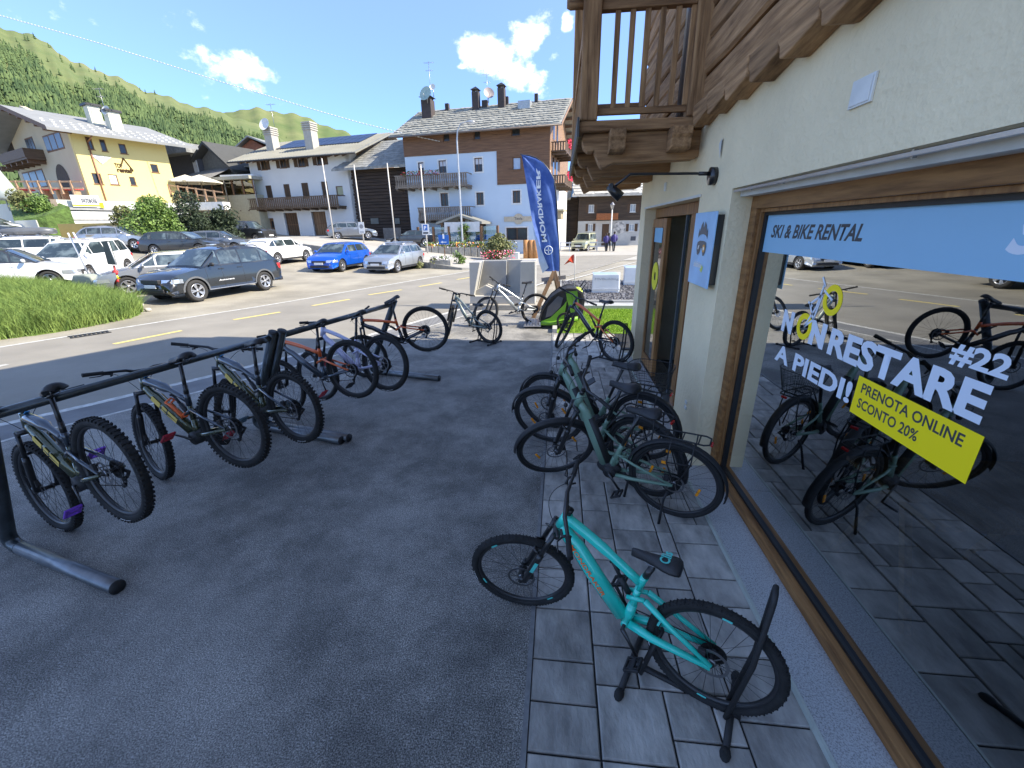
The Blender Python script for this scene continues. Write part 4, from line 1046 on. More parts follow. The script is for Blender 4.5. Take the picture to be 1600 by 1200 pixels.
atp(text_fit('lettering', 'S', palew, bn, (GX-.0012, 1.70, 2.09), EX, EY, .14, .13, .04, .0005, shear=.3), bn)
lt = thing('window_lettering', 'big white slogan letters stuck on the shop window with a yellow wheeled bicycle sign', 'window lettering', (GX-.004, 2.3, 1.5))
f_ = 1.53/1.56
def zz(z): return 2.2+(z-2.2)*f_
atp(text_fit('letters', 'N', palew, lt, (GX-.0004, 3.045, zz(1.50)), EX, EY, .135, .145, .07, .0004), lt)
atp(text_fit('letters', 'N', palew, lt, (GX-.0004, 2.705, zz(1.495)), EX, EY, .155, .148, .07, .0004), lt)
atp(text_fit('letters', 'RESTARE', palew, lt, (GX-.0004, 2.505, zz(1.487)), EX, EY, .945, .152, .04, .0004), lt)
atp(text_fit('letters', 'A PIEDI!', palew, lt, (GX-.0004, 3.05, zz(1.285)), EX, EY, .82, .118, .035, .0004), lt)
atp(text_fit('letters', '#22', palew, lt, (GX-.0004, 1.765, zz(1.665)), EX, EY, .235, .092, .035, .0004), lt)
def annulus(c, R0, R1, m, nm, root, x=GX-.0012):
    k = MB(); vs = []; n = 40
    for i in range(n):
        a = 2*pi*i/n; vs += [(x, c[0]+R0*cos(a), c[1]+R0*sin(a)), (x, c[0]+R1*cos(a), c[1]+R1*sin(a))]
    k.add(vs, [(2*i, 2*i+1, (2*i+3) % (2*n), (2*i+2) % (2*n)) for i in range(n)]); return atp(k.build(nm, m, root, fix=False), root)
def flatbar(a, b, w_, m, nm, root, x=GX-.0018):
    k = MB(); a = Vector(a); b = Vector(b); d = (b-a).normalized(); n = Vector((-d.y, d.x))*w_/2
    k.quad((x, *(a+n)), (x, *(b+n)), (x, *(b-n)), (x, *(a-n))); return atp(k.build(nm, m, root, fix=False), root)
c1 = (2.78, zz(1.585)); c2 = (2.565, zz(1.785))
annulus(c1, .047, .082, yel, 'bicycle_wheel_sign', lt); annulus(c2, .052, .086, yel, 'bicycle_wheel_sign', lt)
for a, b in (((2.78, zz(1.585)), (2.70, zz(1.72))), ((2.70, zz(1.72)), (2.67, zz(1.86))), ((2.565, zz(1.785)), (2.66, zz(1.83))), ((2.70, zz(1.65)), (2.665, zz(1.80))), ((2.78, zz(1.585)), (2.70, zz(1.645))), ((2.79, zz(1.74)), (2.74, zz(1.72))), ((2.77, zz(1.73)), (2.70, zz(1.645))), ((2.77, zz(1.73)), (2.67, zz(1.80))), ((2.70, zz(1.90)), (2.655, zz(1.85)))):
    flatbar(a, b, .014, palew, 'bicycle_sign_bar', lt)
yl = thing('yellow_label', 'yellow rectangular offer label with black capitals on the shop window', 'label', (GX-.004, 1.9, 1.38))
k = MB(); k.box(GX-.0012, GX-.0006, 1.527, 2.205, zz(1.2555), zz(1.457)); atp(k.build('sheet', yel, yl), yl)
atp(text_fit('lettering', 'PRENOTA ONLINE', dkgrey, yl, (GX-.0012, 2.165, zz(1.378)), EX, EY, .575, .052, .02, .0005), yl)
atp(text_fit('lettering', 'SCONTO 20%', dkgrey, yl, (GX-.0012, 2.165, zz(1.298)), EX, EY, .385, .052, .02, .0005), yl)
# sign board with helmet emblem
sb_ = thing('shop_sign', 'pale blue upright sign board with grey helmet and goggles emblem, fixed beside the door', 'sign', (1.24, 4.03, 2.0))
k = MB(); k.box(1.232, 1.242, 3.745, 4.31, 1.697, 2.306); atp(k.build('board', mat('sign_blue', (.33, .55, .78), .4), sb_, bevel=.004), sb_)
k = MB(); k.box(1.242, 1.298, 3.765, 4.29, 1.73, 2.28); atp(k.build('light_box', black, sb_), sb_)
def sp(u, v, x=1.157): return (x+.0725, 4.31-u*.565, 1.697+v*.609)
gs_ = mat('sign_grey', (.12, .12, .125), .5); go_ = mat('sign_orange', (.75, .35, .04), .5); gy_ = mat('sign_yellowgreen', (.62, .68, .12), .5)
def sh(pts, m, nm, x=1.157):
    k = MB(); n = len(pts); k.add([sp(u, v, x) for u, v in pts], [tuple(range(n))]); return atp(k.build(nm, m, sb_, fix=False), sb_)
def arcp(cx, cy_, rx, ry, a0, a1, n=12): return [(cx+rx*cos(a0+(a1-a0)*i/n), cy_+ry*sin(a0+(a1-a0)*i/n)) for i in range(n+1)]
sh(arcp(.50, .64, .22, .07, pi, 0)[::-1]+[(.28, .72), (.31, .79), (.34, .74), (.38, .83), (.46, .88), (.49, .80), (.51, .80), (.55, .88), (.63, .83), (.66, .74), (.70, .79), (.73, .70)], gs_, 'helmet_emblem')
sh([(.27, .56), (.29, .60), (.40, .62), (.60, .62), (.71, .60), (.73, .55), (.71, .47), (.66, .425), (.60, .42), (.56, .47), (.52, .52), (.48, .52), (.44, .46), (.38, .42), (.32, .43), (.28, .49)], gs_, 'goggles_emblem')
sh(arcp(.62, .52, .06, .055, 0, 2*pi), go_, 'goggles_emblem', 1.156); sh(arcp(.62, .52, .03, .028, 0, 2*pi), mat('sign_white', (.8, .8, .75), .5), 'goggles_emblem', 1.155); sh([(.34, .55), (.40, .56), (.37, .50), (.33, .50)], mat('sign_white', (.8, .8, .75), .5), 'goggles_emblem', 1.156)
atp(text_fit('lettering', 'skibike', mat('sign_white', (.8, .8, .75), .5), sb_, (1.2295, 4.18, 1.85), EX, EY, .23, .05, .02, .001), sb_)
sh([(.56, .22), (.62, .30), (.70, .27), (.66, .19)], gy_, 'sign_mark')
# lamp arm
lm = thing('wall_lamp', 'black spotlight on a long bent arm fixed to the shop wall', 'lamp', (1.3, 4.12, 2.59))
k = MB(); k.tube([(1.30, 4.12, 2.59), (1.25, 4.12, 2.59)], .07, 20); k.build('base', black, lm); lm.children[0].data.transform(Matrix.Translation(W2(lm)) @ Matrix.Translation((0, 0, 0)))
P1 = at_y(985, 272, 4.12); P2 = at_y(957, 294, 4.12)
k = MB(); k.tube([(1.25, 4.12, 2.61), (1.12, 4.12, 2.615), P1+Vector((.03, 0, 0)), P1, P1+(P2-P1)*.3, P2], [.011, .011, .010, .010, .010, .010], 8); k.tube([(1.25, 4.12, 2.61), (1.16, 4.12, 2.613)], .016, 10); atp(k.build('arm', black, lm), lm)
k = MB(); hdp = P2; k.tube([hdp+Vector((-.035, 0, .02)), hdp+Vector((.02, 0, -.03)), hdp+Vector((.075, .0, -.075))], [.03, .042, .045], 14); k.box(hdp.x-.03, hdp.x+.0, 4.08, 4.16, hdp.z-.02, hdp.z+.035); atp(k.build('lamp_head', black, lm), lm)
for (lab, x, y, z, sy, sz, nm, cat) in (('square white vent plate high on the cream wall above the window', 1.3, 2.31, 2.735, .075, .055, 'vent_plate', 'vent plate'), ('small white wall box under the balcony corbels', 1.3, 5.95, 2.66, .045, .05, 'wall_box', 'wall box')):
    k = MB(); k.box(-.012, -.0005, -sy, sy, -sz, sz); k.box(-.016, -.012, -sy*.86, sy*.86, -sz*.86, sz*.86); o = k.build(nm, mat('plastic_white', (.68, .68, .64), .5), bevel=.002); o.location = (x, y, z); tag(o, lab, cat)
k = MB(); k.box(-.010, -.0005, -.03, .03, .01, .045); k.box(-.010, -.0005, -.03, .03, -.045, -.01); o = k.build('outlet_cover', mat('plastic_white', (.68, .68, .64), .5), bevel=.002); o.location = (1.3, 4.08, .51); tag(o, 'pale outlet covers low on the wall between door and window', 'outlet cover')
k = MB(); k.add([(0, 0, 0), (0, -.06, .03), (0, -.06, -.12)], [(0, 1, 2)]); k.add([(-.01, 0, 0), (-.01, -.06, .03), (-.01, -.06, -.12)], [(0, 1, 2), ]); o = k.build('wall_patch', mat('patch_grey', (.56, .55, .5), .8)); o.location = (1.295, 4.10, 2.83); tag(o, 'small pale plaster patch on the wall above the spotlight base', 'plaster patch')
# dim furniture behind the glass
tb = thing('trestle_table', 'bare wooden trestle table standing in the dark behind the shop window', 'table', (2.4, 2.3, .02))
k = MB(); k.box(-.5, .5, -.35, .35, .72, .75); k.build('table_top', frame_w, tb)
for a in (-.42, .42):
    for b in (-1, 1):
        k = MB(); k.bar((a, 0+b*.05, .72), (a, b*.33, 0), .04, .04); k.build('leg', frame_w, tb)
# ================================================================== CARS
car_glass = mat('car_glass', (.02, .03, .033), .04, spec=1.0, col2=(.10, .13, .135), scale=1.6, thr=(.48, .62), rnd=.3)  # pale noise patches in the glass colour stand in for reflections
def seeglass(): return glassy('car_glass_clear', (.30, .36, .36), boost=1.4, ior=1.6, floor=.05)
lamp_m = mat('headlamp_clear', (.55, .58, .60), .08, metal=.6, coat=1); tail_m = mat('tail_lamp_red', (.45, .012, .012), .15, coat=1)
plate_m = mat('number_plate', (.75, .75, .74), .5); trim_m = mat('trim_black', (.022, .022, .024), .55); tyre_car = mat('car_tyre', (.028, .027, .026), .85, bump=.2)
rim_m = mat('car_rim', (.50, .50, .51), .3, metal=.8); seat_m = mat('car_seat', (.06, .06, .062), .8)
TYPES = {
 'hatch': dict(L=4.25, H=1.47, W=1.80, r=.325, wb=2.62, fo=.82,
   body=[(-2.10, .34), (-2.13, .55), (-2.10, .86), (-2.02, 1.00), (.95, .97), (1.45, .88), (1.85, .78), (2.03, .68), (2.11, .52), (2.12, .30), (2.05, .20)],
   gh=[(-2.0, .99), (-1.60, 1.30), (-1.28, 1.42), (-.7, 1.47), (.0, 1.46), (.35, 1.41), (1.12, .95)], pil=(-1.25, -.42, .45)),
 'suv': dict(L=4.67, H=1.72, W=1.88, r=.365, wb=2.82, fo=.82,
   body=[(-2.28, .45), (-2.33, .70), (-2.31, 1.02), (-2.22, 1.14), (1.0, 1.10), (1.6, 1.02), (2.0, .94), (2.22, .82), (2.32, .62), (2.33, .40), (2.22, .28)],
   gh=[(-2.2, 1.13), (-1.80, 1.48), (-1.50, 1.63), (-.9, 1.72), (.0, 1.70), (.32, 1.64), (1.16, 1.09)], pil=(-1.35, -.42, .45)),
 'wagon': dict(L=4.68, H=1.46, W=1.82, r=.33, wb=2.78, fo=.88,
   body=[(-2.30, .36), (-2.34, .55), (-2.30, .88), (-2.24, .97), (1.0, .95), (1.6, .86), (2.05, .76), (2.25, .64), (2.33, .5), (2.34, .30), (2.25, .21)],
   gh=[(-2.18, .96), (-1.80, 1.32), (-1.55, 1.41), (-.8, 1.46), (.1, 1.44), (.42, 1.39), (1.22, .93)], pil=(-1.35, -.40, .50)),
 'mpv': dict(L=4.5, H=1.66, W=1.83, r=.33, wb=2.72, fo=.92,
   body=[(-2.20, .36), (-2.24, .60), (-2.22, .95), (-2.16, 1.08), (1.15, 1.04), (1.6, .94), (1.95, .82), (2.14, .68), (2.24, .5), (2.25, .30), (2.15, .20)],
   gh=[(-2.12, 1.07), (-1.95, 1.45), (-1.7, 1.60), (-.9, 1.66), (.2, 1.62), (.55, 1.55), (1.62, .96)], pil=(-1.20, -.25, .70)),
 'jeep': dict(L=3.6, H=1.70, W=1.62, r=.345, wb=2.25, fo=.68,
   body=[(-1.75, .42), (-1.80, .60), (-1.79, 1.05), (-1.74, 1.10), (.62, 1.06), (1.2, 1.03), (1.62, .99), (1.72, .90), (1.77, .70), (1.80, .45), (1.72, .38)],
   gh=[(-1.76, 1.09), (-1.70, 1.60), (-1.60, 1.69), (-.8, 1.70), (.25, 1.68), (.36, 1.64), (.72, 1.05)], pil=(-1.02, -.35, .2)),
 'offroad': dict(L=4.5, H=1.80, W=1.86, r=.37, wb=2.66, fo=.80,
   body=[(-2.12, .50), (-2.18, .75), (-2.16, 1.15), (-2.12, 1.22), (.85, 1.18), (1.5, 1.14), (2.0, 1.08), (2.14, .95), (2.2, .72), (2.22, .48), (2.14, .38)],
   gh=[(-2.13, 1.21), (-2.02, 1.66), (-1.9, 1.77), (-1.0, 1.80), (.35, 1.77), (.5, 1.71), (.98, 1.17)], pil=(-1.3, -.40, .35)),
 'coupe': dict(L=4.4, H=1.33, W=1.84, r=.34, wb=2.6, fo=.85,
   body=[(-2.15, .36), (-2.2, .55), (-2.18, .86), (-2.02, .93), (.8, .87), (1.5, .78), (1.95, .68), (2.14, .56), (2.2, .44), (2.2, .26), (2.1, .18)],
   gh=[(-1.55, .92), (-1.15, 1.20), (-.8, 1.29), (-.3, 1.33), (.1, 1.31), (.35, 1.25), (1.05, .86)], pil=(-.95, -.38, .3)),
}
_carmesh = {}
def car(label, typ, paint, pos, yaw, group='cars in the car park', rails=False, front_dark=False, rim=None, clear=True, name='parked_car', cat='car', roofm=None, cladding=False, doortext=None, roofbox=None, spoiler=False, Hs=1.0, detail=2):
    D = TYPES[typ]; W = D['W']; L = D['L']; r = D['r']; H = D['H']
    xf = D['body'][-2][0]-D['fo']; xr = xf-D['wb']; belt = D['gh'][0][1]
    root = thing(name, label, cat, pos, yaw, group)
    zmid = .62
    def Y(x, z):
        xn = min(1, abs(x)/(L/2)); plan = 1-.17*max(0, (xn-.62)/.38)**2.2
        if z <= belt: f = 1-.055*((z-zmid)/.55)**2
        else: f = (1-.055*((belt-zmid)/.55)**2)*.985-.20*(z-belt)/(H-belt)
        return W/2*plan*f
    sig = (typ, 0)
    def sheet_solid(poly, name_, m, cuts_x, cuts_z, bev=.03, yoff=0, top_only=False):
        bm = bmesh.new(); vs = [bm.verts.new((x, 0, z)) for x, z in poly]; bm.faces.new(vs)
        for cx in cuts_x: bmesh.ops.bisect_plane(bm, geom=bm.verts[:]+bm.edges[:]+bm.faces[:], plane_co=(cx, 0, 0), plane_no=(1, 0, 0))
        for cz in cuts_z: bmesh.ops.bisect_plane(bm, geom=bm.verts[:]+bm.edges[:]+bm.faces[:], plane_co=(0, 0, cz), plane_no=(0, 0, 1))
        # two sides joined by strips along the boundary
        geo = bmesh.ops.duplicate(bm, geom=bm.faces[:]+bm.edges[:]+bm.verts[:]); mp_ = geo['vert_map']
        be = [e for e in bm.edges if len(e.link_faces) == 1]
        orig = set(); 
        pairs = {}
        for k_, v_ in mp_.items(): pairs[k_] = v_
        dupv = {v_ for v_ in [g for g in geo['geom'] if isinstance(g, bmesh.types.BMVert)]}
        for v in bm.verts:
            yv = Y(v.co.x, v.co.z)+yoff; v.co.y = yv if v in dupv else -yv
        be0 = [e for e in be if e.verts[0] not in dupv]
        nseg = 4
        for e in be0:
            a, b = e.verts; a2, b2 = pairs[a], pairs[b]
            if a.is_valid and b.is_valid:
                try:
                    f = bm.faces.new((a, b, b2, a2)); f.smooth = True
                except Exception: pass
        bmesh.ops.recalc_face_normals(bm, faces=bm.faces)
        for f in bm.faces: f.smooth = True
        # crown the long strips (bonnet, roof)
        es = [e for e in bm.edges if abs(e.verts[0].co.y-e.verts[1].co.y) > .5]
        bmesh.ops.subdivide_edges(bm, edges=es, cuts=5, use_grid_fill=False)
        for v in bm.verts:
            if abs(v.co.y) < W/2*.8 and v.co.z > .45:
                t = v.co.y/(W/2); v.co.z += .045*(1-t*t)*(1 if abs(v.co.x) < L/2*.93 else .2); 
                if abs(v.co.x) > L/2*.8: v.co.x += (1 if v.co.x > 0 else -1)*.05*(1-t*t)
        me = bpy.data.meshes.new(name_); bm.to_mesh(me); bm.free(); me.materials.append(m)
        o = bpy.data.objects.new(name_, me); scene.collection.objects.link(o); o.parent = root
        if bev:
            b = o.modifiers.new('b', 'BEVEL'); b.width = bev; b.segments = 3; b.limit_method = 'ANGLE'; b.angle_limit = radians(50)
        wn_ = o.modifiers.new('n', 'WEIGHTED_NORMAL'); 
        return o
    # body side outline with wheel arches
    ar = r+.05
    bot = []
    z0 = .22 if typ not in ('suv', 'jeep', 'offroad') else .34
    def arch(cx): return [(cx+ar*cos(a), max(z0, r+ar*sin(a)*1.02)) for a in [pi*i/12 for i in range(13)] if r+ar*sin(a) >= z0-.2]
    poly = list(D['body'])
    tail = poly[0]
    bottom = [(D['body'][-1][0], z0)]+arch(xf)+arch(xr)+[(poly[0][0]+.05, z0+.03)]
    poly = poly+bottom
    clean = []
    for p in poly:
        if not clean or (abs(p[0]-clean[-1][0])+abs(p[1]-clean[-1][1])) > .012: clean.append(p)
    body = sheet_solid(clean, 'body', paint, [i*.35 for i in range(-7, 8)], [.45, .62, .8], .025)
    gh = D['gh']
    sheet_solid([(gh[0][0], belt-.04)]+gh[0:]+[(gh[-1][0], belt-.06)] if False else gh, 'cabin', roofm or paint, [i*.35 for i in range(-7, 8)], [belt+.15, belt+.3], .03, yoff=-.004)
    # under body and wheel wells
    k = MB(); k.box(-L/2+.25, L/2-.25, -W/2+.16, W/2-.16, z0-.02, .62); k.build('chassis', trim_m, root)
    gm = car_glass
    # side windows
    def inter(poly_, z):   # x range of greenhouse at height z
        xs_ = []
        for i in range(len(poly_)-1):
            (a, b), (c, d) = poly_[i], poly_[i+1]
            if (b-z)*(d-z) <= 0 and b != d: xs_.append(a+(c-a)*(z-b)/(d-b))
        return (min(xs_), max(xs_)) if len(xs_) >= 2 else (poly_[0][0], poly_[-1][0])
    zb, ztp = belt+.035, H-.095
    nz_ = 4
    pil = list(D['pil'])
    def xr_at(z): a, b = inter(gh, z); return a+.13, b-.10
    for sd in (-1, 1):
        bounds = [None]+pil+[None]
        for wi in range(len(bounds)-1):
            vs = []; fs = []
            for j in range(nz_+1):
                z = zb+(ztp-zb)*j/nz_; a, b = xr_at(z)
                x0 = a if bounds[wi] is None else max(a, bounds[wi]+.03+(z-zb)*(-.06)); x1 = b if bounds[wi+1] is None else min(b, bounds[wi+1]-.03+(z-zb)*(-.06))
                if x1 < x0+.03: x1 = x0+.03
                for q in range(4):
                    x = x0+(x1-x0)*q/3; vs.append((x, sd*(Y(x, z)+.004), z))
            for j in range(nz_):
                for q in range(3): fs.append((j*4+q, j*4+q+1, (j+1)*4+q+1, (j+1)*4+q))
            zt0 = xr_at(zb)
            if wi == 0 and (bounds[1]-zt0[0]) < .15: continue
            MB().add(vs, fs, 0, True).build('side_window', gm, root)
        # door seams and handles
        k = MB()
        for xp in pil[1:]+[1.05 if typ != 'jeep' else .55]:
            pts = [(xp, sd*(Y(xp, z)+.001), z) for z in (belt-.02, .8, .6, .40)]
            k.tube(pts, .005, 4)
        k.build('door_seam', trim_m, root)
        k = MB()
        for xp in (pil[1]+.13, pil[2]+.02 if len(pil) > 2 else .4):
            k.box(xp-.09, xp+.09, sd*(Y(xp, belt-.12)), sd*(Y(xp, belt-.12)+.022), belt-.135, belt-.105)
        k.build('door_handle', paint, root, bevel=.006)
        k = MB(); xm = gh[-1][0]-.30; ym = Y(xm, belt); k.sphere((xm, sd*(ym+.12), belt+.06), .11, 12, 8, sc=(.55, .95, .62)); k.box(xm-.02, xm+.02, sd*(ym-.02), sd*(ym+.06), belt+.01, belt+.04); k.build('wing_mirror', paint if not cladding else trim_m, root)
        for cx in (xf, xr):
            k = MB(); n = 14; vs = []; fs = []
            for i in range(n+1):
                a = pi*i/n; 
                for q in (ar-.004, ar+(.055 if cladding else .012)):
                    x = cx+q*cos(a); z = r+q*sin(a)*1.02; vs.append((x, sd*(Y(x, min(z, .9))+.008), z))
            for i in range(n): fs.append((2*i, 2*i+1, 2*i+3, 2*i+2))
            k.add(vs, fs)
            k.build('wheel_arch_trim', mat('cladding_grey', (.09, .095, .10), .6) if cladding else trim_m, root)
        k = MB(); k.box(xr+ar+.02, xf-ar-.02, sd*(W/2*.93), sd*(W/2*.985), z0-.01, z0+.07); k.build('side_sill', alu if cladding else trim_m, root, bevel=.01)
    # windscreen, rear window
    def across(i0, i1, t0, t1, nm, inset=.09):
        A = Vector((gh[i0][0], 0, gh[i0][1])); B = Vector((gh[i1][0], 0, gh[i1][1])); nn_ = Vector((-(B.z-A.z), 0, B.x-A.x)).normalized()
        if nn_.z < 0: nn_ = -nn_
        vs = []; fs = []
        for j in range(4):
            p = A.lerp(B, t0+(t1-t0)*j/3)
            for q in range(7):
                t = -1+q/3; y_ = (Y(p.x, p.z)-inset)*t; cr = .045*(1-(y_/(W/2))**2)
                vs.append((p.x+nn_.x*.006+(cr*.5 if p.x > 0 else -cr*.5)*0+nn_.x*cr*.2, y_, p.z+nn_.z*.008+cr))
        for j in range(3):
            for q in range(6): fs.append((j*7+q, j*7+q+1, (j+1)*7+q+1, (j+1)*7+q))
        MB().add(vs, fs, 0, True).build(nm, gm, root)
    across(-2, -1, .06, .95, 'windscreen'); across(1, 0, .05, .80, 'rear_window', .16)
    # wheels
    for cx in (xf, xr):
        for sd in (-1, 1):
            key = (round(r, 3), rim or 'a')
            if key not in _carmesh:
                t = MB(); t.lathe((0, 0, 0), (0, 1, 0), [(r*.66, -.10), (r*.93, -.105), (r*.99, -.08), (r, 0), (r*.99, .08), (r*.93, .105), (r*.66, .10)], 32, closed=True)
                R_ = MB(); rr_ = r*.67
                R_.lathe((0, 0, 0), (0, 1, 0), [(rr_, .06), (rr_, .095), (rr_-.02, .098), (rr_-.035, .08), (rr_-.04, .0)], 32)
                for i in range(5):
                    for o_ in (-.16, .16):
                        a = 2*pi*i/5; R_.bar((.05*cos(a), .078, .05*sin(a)), ((rr_-.015)*cos(a+o_), .088, (rr_-.015)*sin(a+o_)), .045, .022, up=(0, 1, 0))
                R_.cyl((0, .03, 0), (0, .095, 0), .055, 14)
                B_ = MB(); B_.cyl((0, -.03, 0), (0, .035, 0), rr_-.03, 24)
                a1 = t.build('tyre', tyre_car); a2 = R_.build('rim', rim_m); a3 = B_.build('brake', trim_m)
                _carmesh[key] = (a1.data, a2.data, a3.data)
                for q in (a1, a2, a3): bpy.data.objects.remove(q)
            ms = _carmesh[key]
            w_ = inst('wheel', ms[0], root, (cx, sd*(W/2-.115), r), (0, 0, 0 if sd > 0 else pi)); inst('rim', ms[1], w_); inst('brake', ms[2], w_)
    # front: grille, lights, plate, bumper
    fx = D['body'][-2][0]; ft = [p for p in D['body'] if p[0] > fx-.4]
    zl = D['body'][-4][1]
    def front_y(z): return Y(fx-.1, z)
    for sd in (-1, 1):
        vs = []; fs = []
        for j in range(4):
            z = zl-.02-.13*j/3
            for q in range(7):
                t = q/6; x = fx-.02-.42*t**1.6; yv = W/2*(.50+.48*min(1, t*2.6)) ; yv = min(yv, Y(x, z)+.006)
                xx = min(x, fx-.02)+.05*(1-(yv/(W/2))**2)+.02-.10*((z-.55)/.35)*(1-t)
                vs.append((xx, sd*yv, z))
        for j in range(3):
            for q in range(6): fs.append((j*7+q, j*7+q+1, (j+1)*7+q+1, (j+1)*7+q))
        MB().add(vs, fs, 0, True).build('headlight', lamp_m, root)
        rx = D['body'][0][0]; zt_ = D['body'][2][1]
        k = MB(); k.box(rx-.035, rx+.16, sd*(Y(rx+.1, zt_)-.24), sd*(Y(rx+.1, zt_)+.008), zt_-.17 if typ != 'suv' else zt_-.24, zt_-.01); k.build('tail_light', tail_m, root, bevel=.03)
        k = MB(); k.sphere((fx-.04, sd*W*.34, .42), .05, 10, 8); k.build('fog_light', lamp_m, root)
    k = MB(); k.box(fx-.06, fx+.055, -.40, .40, .50 if typ not in ('suv', 'offroad', 'jeep') else .66, .63 if typ not in ('suv', 'offroad', 'jeep') else .80); k.box(fx-.06, fx+.06, -.55, .55, .27 if z0 < .3 else .38, .38 if z0 < .3 else .50); k.build('grille', trim_m, root, bevel=.02)
    k = MB(); k.box(fx+.05, fx+.075, -.26, .26, .43 if z0 < .3 else .53, .54 if z0 < .3 else .64); k.build('number_plate', plate_m, root, bevel=.004)
    rx = D['body'][1][0]
    k = MB(); k.box(rx-.065, rx-.04, -.26, .26, .62, .73); k.build('number_plate', plate_m, root, bevel=.004)
    k = MB(); k.box(rx-.06, rx+.1, -W*.40, W*.40, .30, .46); k.build('rear_bumper', trim_m, root, bevel=.03)
    if rails:
        for sd in (-1, 1):
            k = MB(); yv = Y(-.5, H)-.05; k.tube([(-1.5, sd*yv, H-.03), (-1.35, sd*yv, H+.03), (-.2, sd*yv, H+.05), (.2, sd*yv, H+.0)], .018, 8); k.build('roof_rail', alu if rails != 'black' else trim_m, root)
        if rails == 'bars':
            for x in (-1.0, -.1):
                k = MB(); k.bar((x, -W*.38, H+.09), (x, W*.38, H+.09), .07, .03); k.build('roof_bar', alu, root)
    if doortext:
        me = text_fit('door_lettering', doortext[0], white_print, root, (-.18, Y(0, .62)+.006, .60), (1, 0, 0) if False else (-1, 0, 0), (0, 0, 1), .62, .05, .01)
        me.data.transform(Matrix.Translation((.85, 0, 0)))
    return root
def place_car(label, typ, paint, fpx, rpx, toward, up=0.0, swap=False, **kw):
    """fpx / rpx: pixels of the near-side front and rear tyre contact; toward: +1 if the car's left side faces the camera"""
    zf = kw.pop('zf', None)
    if zf is None: A = hit(*fpx); B = hit(*rpx)
    else: A = gnd(*fpx, z=zf); B = gnd(*rpx, z=zf)
    d = (A-B).to_2d().normalized(); n = Vector((-d.y, d.x))   # left of heading
    D = TYPES[typ]; m = (A+B)/2
    xf = D['body'][-2][0]-D['fo']; xr = xf-D['wb']; cxm = (xf+xr)/2
    c = Vector((m.x, m.y))-n*toward*(D['W']/2-.05)-d*cxm
    z = (A.z+B.z)/2
    o = car(label, typ, paint, (c.x, c.y, z+up), atan2(d.y, d.x), **kw)
    o.rotation_euler = (0, -atan2(A.z-B.z, (A-B).length)*.8, atan2(d.y, d.x))
    return o
def cpaint(name, col, metal=.3, rough=.32): return mat(name, col, rough, metal, var=.03, coat=1.0)
P_black = cpaint('paint_dark_grey', (.008, .010, .012), .0); P_white = cpaint('paint_white', (.72, .72, .71), 0); P_silver = cpaint('paint_silver', (.42, .43, .44), .7)
P_blue = cpaint('paint_blue', (.006, .10, .55), .35); P_grey = cpaint('paint_grey', (.20, .21, .22), .6); P_dgrey = cpaint('paint_anthracite', (.05, .053, .056), .5); P_beige = cpaint('paint_beige', (.42, .42, .26), .2); P_lsilver = cpaint('paint_light_silver', (.46, .48, .50), .7)
def depth_pt(px, py, d): return Vector(CAMP+ray(px, py)*(d/FPX))
# ================================================================== CARS placed
place_car('black off-road estate nearest the road, seen from its left front side', 'suv', P_black, (312, 471), (418, 453), 1, rails='black', cladding=True, doortext=('Autorent',))
place_car('bright blue hatchback parked nose out in front of the stone wall', 'hatch', P_blue, (538, 424), (572, 417.5), 1)
place_car('silver small hatchback with roof bars right of the bright blue one', 'hatch', P_lsilver, (622, 426), (657, 419), 1, rails='bars')
place_car('white crossover parked left of the bright blue hatchback, facing right', 'hatch', P_white, (480, 408.5), (436, 414.5), -1, up=.06)
a = gnd(205, 466, z=0)
car('silver saloon with pale bonnet squeezed behind the black off-road estate', 'wagon', P_silver, (hit(258, 455).x, hit(258, 455).y+.5, ter(hit(258, 455).x, hit(258, 455).y)), radians(-128))
def carat(label, typ, paint, cpx, yawdeg, **kw):
    p = hit(*cpx); return car(label, typ, paint, (p.x, p.y, p.z), radians(yawdeg), **kw)
place_car('white people carrier with large windscreen behind the tall grass', 'mpv', P_white, (102, 450), (232, 421), 1, rails=True)
carat('white hatchback with black tailgate behind the tall grass, far left', 'hatch', P_white, (22, 452), 38, roofm=P_dgrey)
c5 = carat('white estate with a dark roof box on bars, far left', 'wagon', P_white, (42, 420), 218, rails='bars')
_p = depth_pt(192, 390, 28.5); car('silver hatchback parked below the white garden wall, facing right', 'hatch', P_silver, (_p.x, _p.y, max(_p.z, ter(_p.x, _p.y))), radians(16), rails='black')
carat('black estate parked at the middle of the car park, rear to the left', 'wagon', P_dgrey, (290, 397), 12)
carat('dark grey hatchback between the black estate and the white crossover', 'hatch', P_grey, (348, 394), 14)
carat('black boxy off-roader parked beside the hedge', 'offroad', P_dgrey, (392, 379), -6)
def upcar(label, typ, paint, cpx, d, yawdeg, group='cars parked on the upper street', **kw):
    p = CAMP+ray(*cpx)*(d/FPX); p = Vector(p); return car(label, typ, paint, (p.x, p.y, up_z(p.x, p.y)+.01), radians(yawdeg), group=group, **kw)
upcar('grey compact hatchback parked by the white house garages', 'hatch', P_grey, (552, 376), 39, 30)
upcar('dark open sports car parked in front of the dark timber barn', 'coupe', P_dgrey, (645, 381), 38, -170)
jm = gnd(914, 391, z=0)
car('small pale beige off-roader standing on the far street', 'jeep', P_beige, (at_y(913, 380, 44).x, 44, 0), radians(-112), group=None, name='small_offroader')
o = car('dark hatchback with a black roof box at the far left edge', 'hatch', P_dgrey, (hit(-20, 386).x, hit(-20, 386).y, ter(hit(-20, 386).x, hit(-20, 386).y)+.3), radians(30))
carat('white hatchback with dark windows on the upper left drive', 'hatch', P_white, (-15, 372), 25)
